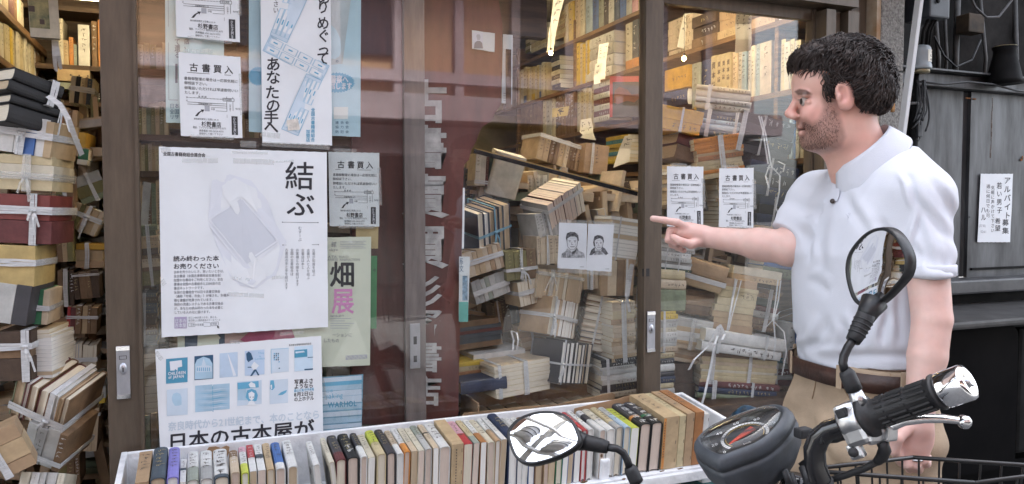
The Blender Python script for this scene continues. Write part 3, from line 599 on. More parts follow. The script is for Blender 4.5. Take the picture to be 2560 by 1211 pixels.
# ---- blue book-cover poster
s = Sheet('covers_poster', 'white poster with ten small blue book covers and huge black words', 'poster', -.0066, [(388, 874), (803, 840), (809, 1120), (402, 1160)], PAPER, n=30, A=.5)
sl = -.082
def cov(x, y, w, h, m): s.rect(x, y, x + w, y + h, m, sk=sl); return x, y
K = 560 / 2261
def Q(x, y): return (380 + x * K, 830 + y * K)
def pr(L, m, e=.0009): s.poly([Q(*p) for p in L], m, e=e)
cov(415, 898, 54, 62, mat('teal_print', (.075, .3, .45), .65, var=.06)); pr([(178, 300), (300, 285), (305, 350), (260, 360), (258, 395), (235, 375), (228, 390), (185, 392)], WHITEI); s.text(420, 929, 10.5, 'CHILDREN', WHITEI, w=8.6, sl=sl, bold=.03, e=.0018); s.text(421, 938, 10.5, 'of JAPAN', WHITEI, w=8.6, sl=sl, bold=.03, e=.0018)
cov(486, 891, 47, 60, DBLUE); pr([(432, 480), (432, 330), (455, 280), (520, 250), (580, 270), (610, 320), (612, 470)], PBLUE); pr([(445, 350), (500, 340), (520, 260), (545, 335), (600, 345), (605, 400), (448, 410)], PPBLUE, .0012)
for k in range(7): pr([(455 + 20 * k, 360), (463 + 20 * k, 359), (463 + 20 * k, 395), (455 + 20 * k, 396)], BLUE, .0015)
pr([(435, 420), (605, 405), (610, 470), (437, 478)], PBLUE, .0012)
cov(549, 884, 45, 61, mat('lilac_blue_print', (.5, .62, .76), .65, var=.1)); pr([(760, 215), (775, 235), (850, 440), (820, 445)], WHITEI)
cov(612, 878, 49, 62, mat('light_blue_print', (.5, .62, .78), .65, var=.05)); pr([(950, 220), (975, 198), (1000, 215), (1022, 275), (975, 315), (955, 280)], DBLUE); pr([(1030, 300), (1080, 340), (1030, 400), (1000, 350)], PAPER); pr([(1030, 380), (990, 445), (1010, 445), (1045, 395), (1068, 440), (1085, 437), (1050, 378)], DBLUE, .0012); pr([(965, 353), (1010, 352), (1010, 362), (965, 362)], DBLUE)
s.text(645, 879, 8, 'This', BLUE, w=8, sl=sl); s.text(647, 886.5, 8, 'is', BLUE, w=8, sl=sl); s.text(637, 893.5, 8, 'London', BLUE, w=7.5, sl=sl)
cov(677, 873, 45, 60, mat('grey_blue_print', (.6, .69, .78), .65, var=.05)); pr([(1200, 172), (1378, 163), (1378, 170), (1207, 180), (1212, 420), (1202, 422)], PBLUE)
for a in range(3):
    for c in range(4): pr([(1228 + 20 * a, 215 + 20 * c), (1242 + 20 * a, 213 + 20 * c), (1240 + 20 * a, 228 + 20 * c), (1228 + 20 * a, 230 + 20 * c)], DBLUE if (a + c) % 3 else BLUE)
pr([(1278, 362), (1292, 361), (1292, 373), (1278, 374)], DBLUE); pr([(1276, 298), (1290, 297), (1290, 308), (1276, 309)], BLUE)
cov(736, 867, 46, 62, mat('sky_print', (.56, .7, .82), .65, var=.06)); pr([(1437, 186), (1566, 174), (1568, 250), (1438, 262)], mat('teal_print', (0, 0, 0))); pr([(1445, 200), (1530, 190), (1545, 205), (1450, 218)], PPBLUE, .0012); pr([(1538, 374), (1625, 368), (1625, 382), (1540, 388)], DBLUE); pr([(1570, 255), (1625, 252), (1625, 258), (1570, 262)], DBLUE)
cov(417, 975, 52, 66, PPBLUE); pr([(200, 660), (215, 625), (250, 612), (285, 625), (298, 660), (298, 735), (270, 745), (230, 748), (205, 735)], PBLUE)
cov(488, 965, 43, 66, PBLUE); cov(532, 962, 42, 64, PBLUE); s.line(531.5, 966, 532.5, 1030, 1.6, BLUE)
for k in range(7): pr([(445, 590 + k * 30), (600, 585 + k * 30), (690, 570 + k * 30), (780, 575 + k * 30), (700, 578 + k * 30), (600, 592 + k * 30)], BLUE if k % 2 else PPBLUE)
cov(593, 955, 61, 60, PPBLUE); pr([(862, 515), (1075, 495), (1078, 560), (865, 580)], BLUE); pr([(865, 580), (950, 575), (960, 690), (865, 690)], PBLUE, .0009); pr([(945, 660), (960, 590), (1005, 575), (1050, 590), (1068, 640), (1055, 695), (1020, 705), (975, 700)], BLUE, .0012); pr([(972, 620), (1005, 600), (1035, 620), (1030, 670), (1005, 695), (980, 670)], PAPER, .0015); pr([(975, 530), (1000, 505), (1040, 525), (1045, 560), (990, 560)], PAPER, .0012); pr([(960, 740), (985, 695), (1025, 695), (1050, 740)], PAPER, .0015)
for x in (985, 1015): pr([(x, 655), (x + 14, 653), (x + 12, 661), (x, 662)], DBLUE, .0018)
cov(674, 951, 46, 60, mat('grey_blue_print', (0, 0, 0))); pr([(1195, 490), (1228, 487), (1240, 560), (1215, 590), (1190, 575)], BLUE); pr([(1195, 540), (1210, 530), (1212, 575), (1200, 578)], PAPER, .0012); pr([(1268, 640), (1300, 610), (1362, 585), (1355, 610), (1320, 635)], BLUE)
s.text(735, 949, 13, '写真よさ', INK, w=12.2, sl=sl, bold=.02); s.text(735, 961, 13, 'ようなら', INK, w=12.2, sl=sl, bold=.02); s.text(735, 973.5, 7.6, '森山大道/中平卓馬', BLUE, w=6, sl=sl, bold=.02); s.text(735, 981, 12, '8月2日山', INK, w=11.8, sl=sl, bold=.015); s.text(735, 993, 12, 'の上ホテル', INK, w=10, sl=sl, bold=.015)
s.text(722, 861, 5.5, '東京都古書籍商業協同組合', INK, w=4.7, sl=sl)
s.text(420, 1055, 24, '奈良時代から21世紀まで、本のことなら', mat('ice_blue_print', (.55, .63, .7), .65, var=0), w=21.2, sl=sl, bold=.025)
s.text(418, 1083, 48, '日本の古本屋が', BK, w=52.6, sl=-.1, bold=.02)
s.tapes([(390, 880, 405, 900, 10), (700, 836, 760, 830, 8), (575, 855, 600, 856, 8)]).done()
# ---- poster of a pile of art books, one spine named
s = Sheet('spines_poster', 'blue poster of stacked book spines tucked beside the book covers poster', 'poster', .010, [(700, 951), (908, 936), (904, 1085), (700, 1100)], mat('sea_blue_print', (.2, .42, .58), .65, var=.25, scale=14, stretch=(1, 1, 6)), A=.05)
for k, (y0, h, m) in enumerate(((940, 11, PPBLUE), (951, 10, BLUE), (961, 12, PBLUE), (974, 14, PPBLUE), (989, 17, PPBLUE), (1009, 13, PBLUE), (1026, 12, PPBLUE), (1041, 14, PBLUE), (1058, 10, PPBLUE))): s.rect(806, y0 + 6, 904, y0 + h + 6, m, sk=-.075)
s.text(810, 982, 18, 'making', BLUE, w=15, sl=-.075, bold=.01); s.text(820, 1003, 19, 'WARHOL', mat('teal_print', (0, 0, 0)), w=15.2, sl=-.06, bold=.03); s.text(815, 974, 9, '日本', BLUE, w=9, sl=-.07)
s.tapes([(806, 941, 815, 1000, 6)]).done()
Sheet('green_board', 'narrow green paper edge behind the exhibition poster', 'paper', .02, [(900, 640), (943, 640), (941, 822), (900, 822)], mat('green_paper', (.06, .22, .09), .7)).text(932, 672, 9, '中', INK).done()
Sheet('yellow_sheet', 'yellow paper corner above the green paper edge', 'paper', .022, [(890, 566), (946, 566), (945, 622), (890, 622)], mat('yellow_sheet_paper', (.5, .4, .2), .7)).done()
# ---- leaflet and strips on the sign's edge
s = Sheet('museum_leaflet', 'narrow white and teal leaflet hanging against the dark red sign', 'leaflet', .085, [(1148, 642), (1175, 642), (1170, 805), (1147, 805)], mat('leaflet_white', (.62, .66, .66), .7), n=8)
s.rect(1147.5, 755, 1170.5, 805, mat('leaflet_teal', (.13, .42, .36), .7)); s.rect(1156, 690, 1169, 752, mat('leaflet_blue', (.3, .45, .58), .7, var=.3, scale=60)); s.text(1148, 645, 18, '系文', DBLUE, w=11, vert=True); s.text(1155, 765, 12, '便', WHITEI, w=9); s.done()
s = Sheet('paper_strip', 'plain white paper strip along the edge of the dark red sign', 'paper', .08, [(1157, 470), (1162, 470), (1160, 622), (1155, 622)], PAPER, n=4); s.done()
# ---- pair of pencil portraits
PENC = mat('pencil', (.14, .14, .16), .7, var=.5, scale=90); PENL = mat('light_pencil', (.4, .41, .44), .7, var=.3, scale=90)
for lab, cor, ox, oy, k, old in (('pencil portrait of a balding man with high collar on white paper', [(1398, 557), (1467, 559), (1466, 675), (1394, 671)], 1430, 603, 1.0, True), ('pencil portrait of a short-haired woman with dark collar on white paper', [(1470, 560), (1535, 561), (1528, 680), (1466, 676)], 1496, 607, .82, False)):
    s = Sheet('pencil_portrait', lab, 'drawing', -.004 if False else .008, cor, mat('drawing_paper', (.66, .68, .72), .75, var=.03), 'pencil portraits taped side by side', n=8)
    E = lambda L, m, e=.0008: s.poly([(ox + x * k, oy + y * k) for x, y in L], m, e=e)
    ln = lambda a, b_, w_=1.0, m=PENC: s.line(ox + a[0] * k, oy + a[1] * k, ox + b_[0] * k, oy + b_[1] * k, w_, m, e=.0011)
    E([(-16, -8), (-13, -19), (-4, -23), (7, -22), (15, -15), (17, -2), (14, 2), (12, -8), (4, -14), (-4, -12), (-12, -6), (-12, 4)], PENC)
    for a in ((-12, 4), (13, 2)): pass
    ln((-13, 0), (-11, 14), 1.2); ln((-11, 14), (-4, 22), 1.2); ln((-4, 22), (5, 22), 1.2); ln((5, 22), (12, 13), 1.2); ln((12, 13), (14, 0), 1.2)
    ln((-9, -1), (-3, -1), 1.3); ln((4, -1), (10, -1), 1.3); ln((-8, 2), (-4, 2), 1.6); ln((5, 2), (9, 2), 1.6); ln((0, 2), (-2, 9), .9); ln((-2, 9), (3, 9), 1.0); ln((-5, 14), (7, 14), 1.4); ln((-3, 17), (5, 17), .7, PENL)
    ln((-9, 6), (-7, 12), .7, PENL); ln((9, 6), (8, 12), .7, PENL); ln((-6, -7), (6, -7), .7, PENL)
    if old:
        E([(-12, 18), (-4, 24), (0, 30), (6, 24), (12, 16), (17, 24), (30, 30), (33, 42), (-27, 42), (-26, 32), (-16, 25)], PENL); E([(-1, 27), (6, 24), (12, 18), (9, 28), (2, 36)], PENC, .001)
        for j in range(9): ln((-24 + 6 * j, 30), (-22 + 6 * j + R.uniform(-3, 3), 42), .9)
    else:
        E([(-12, 14), (-22, 22), (-28, 38), (-20, 38), (-10, 30)], PENC); E([(10, 12), (20, 18), (30, 34), (22, 38), (8, 26)], PENC); E([(-17, -4), (-15, 10), (-11, 12), (-13, -4)], PENC)
        E([(-10, 24), (8, 24), (14, 36), (-14, 38)], PENL)
    for j in range(14): ln((R.uniform(-14, 14), R.uniform(-20, -8)), (R.uniform(-14, 14), R.uniform(-20, -12)), .6)
    s.rect(cor[2][0] - 16, cor[2][1] - 8, cor[2][0] - 6, cor[2][1] - 6.6, PENL)
    s.tapes([(cor[0][0], cor[0][1] - 4, cor[1][0], cor[1][1] - 3, 8), (cor[3][0], cor[3][1] + 5, cor[2][0], cor[2][1] + 6, 9)]).done()
# ---- vertical handwritten note on the steel panel
s = Sheet('handwritten_note', 'white vertical job note brush-written in black on the grey steel panel', 'note', YS - .012, [(2452, 435), (2533, 435), (2525, 606), (2444, 606)], PAPER, A=.7)
s.text(2509, 442, 19, 'アルバイト', BK, w=17, vert=True, gap=1.15, bold=.012, sh=.06); s.text(2505, 548, 17, '募集', BK, w=17, vert=True, gap=1.2, bold=.012)
s.text(2491, 456, 17, '若い男子', BK, w=14, vert=True, gap=1.2, bold=.008); s.text(2487, 545, 16, '希望', BK, w=14, vert=True, gap=1.1, bold=.008)
s.text(2477, 464, 11, '気軽に声かけて下さい', BK, w=9, vert=True, gap=1.08); s.text(2465, 461, 11, '週に何日でも可', BK, w=10, vert=True, gap=1.1)
s.text(2452, 516, 18, 'ハル', BK, w=13, vert=True, gap=1.05, bold=.006); s.text(2447, 560, 9, '(3710)', GREYT, w=6); s.text(2451, 575, 9, '5261', GREYT, w=7); s.done()
# ---- handwriting on the canister's sticker
b = MB(); t_, r_, stk_ = STICKER
for st, a0, z0 in (('2L', -72, .068), ('62-', -82, .051), ('<HB', -84, .034)):
    a = rad(a0)
    for ch in st:
        v, f, adv = glyph(ch, .01); b.add([((r_ + .0016) * math.cos(a + gx * .014 / r_), (r_ + .0016) * math.sin(a + gx * .014 / r_), z0 + gy * .016) for gx, gy in v], f); a += adv * .0145 / r_
b.build('lettering', INK, stk_, fix=False)
# ================================================================== BOOKS
C_ = dict(cream=(.56, .47, .29), ivory=(.62, .57, .45), tan=(.5, .37, .22), brown=(.23, .14, .075), white=(.68, .68, .66), grey=(.36, .36, .35), palegrey=(.48, .48, .46), charcoal=(.05, .048, .055), black=(.017, .017, .019),
          navy=(.022, .036, .085), blue=(.06, .15, .4), paleblue=(.38, .5, .62), green=(.04, .17, .08), darkgreen=(.03, .06, .045), olive=(.2, .18, .07), red=(.42, .045, .05), maroon=(.14, .035, .035), orange=(.58, .24, .06), yellow=(.66, .46, .05), amber=(.6, .34, .04),
          teal=(.05, .22, .27), purple=(.24, .22, .58), pink=(.62, .36, .42), lime=(.5, .55, .08), slate=(.075, .1, .125), card=(.42, .29, .175), greygreen=(.3, .33, .28), brick=(.2, .045, .04), straw=(.5, .37, .15), rust=(.36, .16, .06), beige=(.58, .47, .34), dkbrown=(.075, .045, .028), sage=(.22, .26, .16))
def bm_(n):
    cloth = n in ('maroon', 'navy', 'black', 'darkgreen', 'slate', 'brown', 'dkbrown', 'green', 'sage')
    return mat('book_' + n, C_[n], .62 if cloth else .5, var=.2 if cloth else .13, scale=16, bump=.15 if cloth else .04, bscale=260)
PAGES = {k: mat('pages_' + k, c, .85, var=.2, scale=9, stretch=(55, 3, 3), c2=tuple(x * .82 for x in c)) for k, c in dict(white=(.8, .79, .75), cream=(.7, .64, .52), tan=(.52, .41, .28), rosy=(.64, .53, .45)).items()}
PAGESF = PAGES
BINK = mat('spine_lettering', (.09, .075, .065), .6, var=0); GINK = mat('gilt_lettering', (.4, .33, .16), .4, var=0, metal=.5); WINK = mat('white_lettering', (.62, .62, .6), .6, var=0)
def scribble(L, w, rnd, cells=None, s=None):
    """illegible brush-like marks down a spine of length L and width w; quads in (along, across)"""
    q = []; s = s or min(w * .62, L * .11); n = cells or max(2, int(L * .55 / s)); a = L * .08
    for k in range(n):
        if rnd.random() < .12: a += s; continue
        for j in range(5):
            x0, y0 = a + rnd.uniform(.05, .5) * s, rnd.uniform(-.45, .15) * s
            if rnd.random() < .55: x1, y1 = x0 + rnd.uniform(-.05, .08) * s, y0 + rnd.uniform(.3, .6) * s
            else: x1, y1 = x0 + rnd.uniform(.3, .5) * s, y0 + rnd.uniform(-.1, .15) * s
            d = math.hypot(x1 - x0, y1 - y0); nx, ny = -(y1 - y0) / d * s * .042, (x1 - x0) / d * s * .042
            q.append(((x0 + nx, y0 + ny), (x1 + nx, y1 + ny), (x1 - nx, y1 - ny), (x0 - nx, y0 - ny)))
        a += s * 1.12
    return q
def book_mb(t, h, d, style='soft', segs=None, mark=True, rnd=None, ov=.003):
    """spine on y = 0 facing -y, thickness along x, height along z from 0. material slots: 0 = pages, 1.. = cover colours, last = marks"""
    rnd = rnd or R; b = MB(); segs = segs or [1.0]; z0 = h; nseg = len(segs)
    if style == 'case':
        b.box((0, d / 2, h / 2), (t, d, h), m=1, bev=.0012)
        zz = h
        for i, f in enumerate(segs[:-1]):
            b.box((0, .0, zz - f * h / 2), (t + .0006, .0016, f * h), m=1 + i); zz -= f * h
    else:
        rb = min(t * (.28 if style == 'hard' else .06), .008); th = .0028 if style == 'hard' else .0009; N = 7
        arc = [(t / 2 * math.sin(a) , rb * (1 - math.cos(a) ** .8)) for a in np.linspace(-math.pi / 2, math.pi / 2, N)]
        out = [(-t / 2, d)] + arc + [(t / 2, d)]
        inn = [(t / 2 - th, d)] + [(x * (1 - 2 * th / t), y + th) for x, y in arc[::-1]] + [(-t / 2 + th, d)]
        poly = out + inn; n = len(poly)
        zz = h
        for i, f in enumerate(segs):
            za, zb = zz - f * h, zz; zz = za
            vs = [(x, y, za) for x, y in poly] + [(x, y, zb) for x, y in poly]
            no = len(out)
            fs = [(k, (k + 1) % n, n + (k + 1) % n, n + k) for k in range(n)]
            for k in range(no - 1):
                a, a2, c, c2 = k, k + 1, n - 1 - k, n - 2 - k
                fs += [(a, c, c2, a2), (n + a, n + a2, n + c2, n + c)]
            b.add(vs, fs, 1 + i)
        o_ = ov if style == 'hard' else 0
        pr = [(x * (1 - 2 * th / t) * .995, y + th * 1.05) for x, y in arc]
        pg = pr + [(t / 2 - th, d - o_), (0, d - o_ - (.004 if style == 'hard' else 0)), (-t / 2 + th, d - o_)]
        m_ = len(pg); za, zb = (o_ or .0004), h - (o_ or .0004)
        vs = [(x, y, za) for x, y in pg] + [(x, y, zb) for x, y in pg] + [(0, d * .5, za), (0, d * .5, zb)]
        fs = [(k, (k + 1) % m_, m_ + (k + 1) % m_, m_ + k) for k in range(m_)]
        fs += [((k + 1) % m_, k, 2 * m_) for k in range(m_)] + [(m_ + k, m_ + (k + 1) % m_, 2 * m_ + 1) for k in range(m_)]
        b.add(vs, fs, 0)
    if mark and t > .008:
        k = nseg + 1
        for q in scribble(h, t, rnd):
            b.add([(y, -.0006 - (0 if style == 'case' else 0), h - x) for x, y in q], [(0, 1, 2, 3)], k)
    return b
def ink_for(c):
    r = sum(C_[c]); return BINK if r > .55 else (GINK if R.random() < .6 else WINK)
def mk_book(t, h, d, cols, pages='cream', style='soft', segs=None, mark=True, parent=None, M=None, name='book'):
    cols = [cols] if isinstance(cols, str) else cols
    return book_mb(t, h, d, style, segs, mark).build(name, [PAGES[pages]] + [bm_(c) for c in cols] + [ink_for(cols[0])], parent, M)
ORD = ['first', 'second', 'third', 'fourth', 'fifth', 'sixth', 'seventh', 'eighth', 'ninth', 'tenth', 'eleventh', 'twelfth', 'thirteenth', 'fourteenth', 'fifteenth', 'sixteenth', 'seventeenth', 'eighteenth', 'nineteenth', 'twentieth', 'twenty-first', 'twenty-second', 'twenty-third', 'twenty-fourth', 'twenty-fifth']
CN = dict(palegrey='pale grey', paleblue='pale blue', darkgreen='dark green', greygreen='grey-green', dkbrown='dark brown', card='cardboard-brown')
def cn(c): return CN.get(c, c)
# ------------------------------------------------------------------ outdoor bin
FLAKE = mat('flaking_white_board', (.78, .79, .81), .7, var=.1, scale=7, c2=(.52, .53, .55), bump=.5, bscale=30, lo=.3, hi=.5)
TH = rad(6.6); BO = Vector((0, -.055, .682))        # back top edge of the bin
BX = Vector((1, 0, 0)); BF = Vector((0, -math.cos(TH), -math.sin(TH))); BN = Vector((0, -math.sin(TH), math.cos(TH)))
BM = Matrix(((1, 0, 0, 0), (0, -BF.y, BN.y, BO.y), (0, -BF.z, BN.z, BO.z), (0, 0, 0, 1)))   # local: x along, y backwards, z up; front is -y
DEPB, FLZ = .262, -.166
bin_ = thing('book_bin', 'long white-painted wooden book bin with flaking boards below the windows', 'book bin', M=Matrix.Identity(4))
xl, xr_ = aty(318, 1140, -.06).x, 1.727
MB().box(((xl + xr_) / 2, .0, FLZ / 2 - .02), (xr_ - xl, .014, -FLZ + .04), bev=.002).build('back_board', FLAKE, bin_, BM)
MB().box(((xl + xr_) / 2, -DEPB / 2, FLZ - .009), (xr_ - xl, DEPB + .03, .016), bev=.002).build('floor_board', FLAKE, bin_, BM)
MB().prism([(0, 0), (0, 0), ], 0, 0) if False else None
for x, nm in ((xl - .008, 'end_board'), (xr_ + .007, 'end_board')):
    MB().box((x, -DEPB / 2 + .004, FLZ / 2 - .008), (.017, DEPB + .012, -FLZ + .016), bev=.003).build(nm, FLAKE, bin_, BM)
xd = aty(1508, 1140, -.29).x
MB().box((xd, -DEPB / 2 - .02, FLZ / 2 - .055), (.034, DEPB * .9, .085), bev=.006).build('divider', FLAKE, bin_, BM)
MB().box(((xl + xr_) / 2, -DEPB - .026, FLZ - .024), (xr_ - xl, .016, .036), bev=.003).build('front_rail', FLAKE, bin_, BM)
for x in (xl + .03, xd, xr_ - .04):
    for y in (-.08, -.26): MB().box((x, y, .26), (.04, .04, .46)).build('leg', FLAKE, bin_)
CHIP = mat('bare_wood_chip', (.24, .14, .07), .8, var=.25, scale=30)
b = MB()
for px, py, w_, h_ in ((1590, 1190, 30, 4), (1655, 1178, 18, 3), (1700, 1172, 22, 3), (1460, 1205, 26, 4), (1504, 1140, 8, 8), (1560, 1198, 16, 3)):
    p = aty(px, py, -.345); 
    b.add([p + Vector((math.cos(a) * w_ * .0006 * R.uniform(.7, 1.2), -.0002, math.sin(a) * h_ * .0011 * R.uniform(.6, 1.2))) for a in np.linspace(0, 2 * math.pi, 10)[:-1]], [tuple(range(9))])
b.build('paint_chip', CHIP, bin_, fix=False)
# books of the bin: (px0, px1 of the front face, py of its top edge, spine length m, covers, segments, pages, style, description)
BIN = [
 (336, 372, 1207, .20, ['card', 'tan'], [.1, .9], 'tan', 'case', 'worn tan slipcased book with brush title'), (374, 414, 1195, .205, ['slate'], None, 'tan', 'hard', 'thick dark slate hardback'),
 (416, 447, 1192, .2, ['purple'], None, 'white', 'hard', 'crinkled purple book'), (449, 465, 1207, .15, ['white', 'slate', 'white'], [.4, .1, .5], 'white', 'soft', 'slim white pocket book with dark band'),
 (466, 497, 1200, .19, ['white', 'greygreen'], [.55, .45], 'white', 'hard', 'white-topped book with grey-green lower wrapper'), (500, 533, 1198, .19, ['white', 'grey'], [.55, .45], 'white', 'hard', 'white-topped book with plain grey lower wrapper'),
 (535, 573, 1192, .19, ['white', 'white', 'slate'], [.5, .4, .1], 'cream', 'hard', 'thick white book with heavy black brush title'), (577, 600, 1182, .15, ['brown', 'beige'], [.3, .7], 'rosy', 'hard', 'scuffed brown-grey book'),
 (603, 623, 1182, .18, ['pink', 'white', 'lime'], [.2, .45, .35], 'white', 'hard', 'pink, white and lime banded book'), (625, 643, 1180, .185, ['red', 'white'], [.5, .5], 'tan', 'soft', 'red-topped white book'),
 (645, 665, 1177, .185, ['white', 'slate', 'white'], [.4, .15, .45], 'rosy', 'soft', 'white book with narrow slate band'), (667, 687, 1174, .185, ['tan'], None, 'cream', 'hard', 'narrow tan book with brown title'),
 (690, 715, 1172, .185, ['blue', 'white'], [.78, .22], 'rosy', 'hard', 'bright blue book with white foot'), (720, 746, 1167, .19, ['white'], None, 'tan', 'hard', 'plain white book with thin vertical title'),
 (783, 800, 1163, .17, ['white'], None, 'white', 'hard', 'leaning white book with ink drawing on its side'), (822, 836, 1155, .18, ['ivory'], None, 'white', 'hard', 'leaning ivory book with dark photo on its side'),
 (840, 866, 1148, .18, ['charcoal', 'charcoal', 'maroon'], [.3, .4, .3], 'cream', 'hard', 'charcoal book with reddish lettering'), (869, 898, 1145, .18, ['black'], None, 'rosy', 'hard', 'black book with bold white title'),
 (902, 920, 1142, .18, ['charcoal', 'white'], [.55, .45], 'rosy', 'hard', 'dark-topped book with white foot'), (922, 940, 1146, .175, ['ivory'], None, 'white', 'soft', 'ivory paperback beside the yellow-topped book'),
 (943, 966, 1135, .185, ['lime', 'cream'], [.5, .5], 'cream', 'hard', 'yellow-topped cream book'), (968, 990, 1133, .185, ['charcoal'], None, 'rosy', 'hard', 'plain charcoal hardback with grey title'),
 (993, 1010, 1134, .18, ['beige', 'white'], [.6, .4], 'white', 'hard', 'beige-topped white book'), (1012, 1028, 1130, .185, ['white', 'orange'], [.65, .35], 'rosy', 'hard', 'white book with vermilion foot band'),
 (1030, 1046, 1130, .185, ['ivory', 'beige'], [.6, .4], 'tan', 'soft', 'ivory book with faded red title'), (1047, 1062, 1127, .18, ['ivory'], None, 'rosy', 'soft', 'thin ivory book beside the grey-green mottled one'),
 (1064, 1082, 1123, .19, ['greygreen', 'palegrey'], [.4, .6], 'rosy', 'hard', 'grey-green mottled book'), (1084, 1098, 1120, .19, ['beige', 'black', 'beige'], [.35, .05, .6], 'white', 'soft', 'beige book crossed by a thin black line'),
 (1100, 1128, 1117, .19, ['white'], None, 'rosy', 'hard', 'bright white book with black-edged boards'), (1130, 1160, 1110, .2, ['tan', 'cream'], [.9, .1], 'cream', 'case', 'tall tan slipcase in the middle of the bin'),
 (1162, 1184, 1112, .19, ['pink', 'red'], [.55, .45], 'cream', 'soft', 'pink and crimson paperback'), (1186, 1201, 1108, .19, ['cream', 'greygreen'], [.7, .3], 'rosy', 'soft', 'cream paperback with greenish foot'),
 (1203, 1218, 1106, .19, ['white', 'rust'], [.6, .4], 'white', 'soft', 'white paperback with brick red foot'), (1220, 1238, 1105, .19, ['ivory'], None, 'rosy', 'hard', 'ivory hardback before the mirror'),
 (1240, 1254, 1102, .185, ['white', 'card'], [.5, .5], 'white', 'hard', 'white book with brown leather foot'), (1256, 1270, 1100, .19, ['white'], None, 'tan', 'soft', 'white paperback against the navy book'),
 (1272, 1296, 1090, .2, ['navy'], None, 'white', 'hard', 'tall navy book behind the round mirror'),
 (1298, 1310, 1098, .18, ['palegrey'], None, 'white', 'soft', 'pale grey book beside the navy one'), (1311, 1325, 1096, .18, ['white'], None, 'white', 'hard', 'white book second from the navy one'), (1326, 1340, 1094, .17, ['white', 'blue'], [.5, .5], 'white', 'soft', 'white and blue book behind the mirror'),
 (1342, 1362, 1094, .18, ['brown'], None, 'tan', 'hard', 'brown book with rosy page edge below the mirror'), (1364, 1378, 1092, .18, ['tan'], None, 'rosy', 'hard', 'tan book below the mirror rim'), (1379, 1394, 1092, .17, ['cream'], None, 'tan', 'soft', 'cream book below the mirror rim'),
 (1395, 1412, 1090, .18, ['green'], None, 'cream', 'hard', 'green book mostly hidden by the mirror'), (1413, 1427, 1088, .18, ['yellow', 'blue'], [.3, .7], 'white', 'soft', 'yellow-topped blue book by the mirror'), (1428, 1441, 1086, .18, ['blue'], None, 'tan', 'soft', 'slim blue book at the mirror edge'),
 (1443, 1457, 1078, .17, ['red', 'white'], [.4, .6], 'white', 'soft', 'red-capped slim book by the mirror'), (1458, 1471, 1076, .165, ['red'], None, 'white', 'hard', 'short red book beside the divider'), (1473, 1487, 1074, .17, ['white'], None, 'white', 'hard', 'short white book touching the divider'),
 (1502, 1518, 1076, .18, ['white', 'charcoal', 'white'], [.2, .25, .55], 'rosy', 'hard', 'white book with black splashed title'), (1520, 1541, 1074, .19, ['ivory', 'white'], [.5, .5], 'white', 'hard', 'ivory and white hardback by the divider'),
 (1543, 1560, 1069, .19, ['cream', 'grey'], [.7, .3], 'cream', 'hard', 'cream book with grey foot'), (1562, 1579, 1068, .19, ['palegrey', 'paleblue'], [.4, .6], 'cream', 'hard', 'pale blue book with white lettering'), (1581, 1601, 1071, .185, ['lime'], None, 'white', 'soft', 'lime green paperback'),
 (1604, 1631, 1060, .2, ['charcoal', 'orange', 'black'], [.6, .08, .32], 'rosy', 'hard', 'black book with bold white letters and orange speck'), (1632, 1659, 1056, .2, ['charcoal', 'green', 'black'], [.6, .08, .32], 'rosy', 'hard', 'black book with bold white letters and green speck'),
 (1661, 1700, 1042, .235, ['tan'], None, 'cream', 'case', 'big tan slipcase with amber label'), (1701, 1718, 1040, .235, ['cream'], None, 'cream', 'case', 'cream slipcase beside the big tan one'), (1719, 1739, 1034, .235, ['card'], None, 'cream', 'case', 'pale brown slipcase near the bin end'),
 (1740, 1762, 1030, .235, ['rust'], None, 'cream', 'case', 'rusty brown slipcase near the bin end'), (1763, 1777, 1036, .2, ['white'], None, 'white', 'case', 'white slipcase, last before the bin end board')]
BMi = BM.inverted()
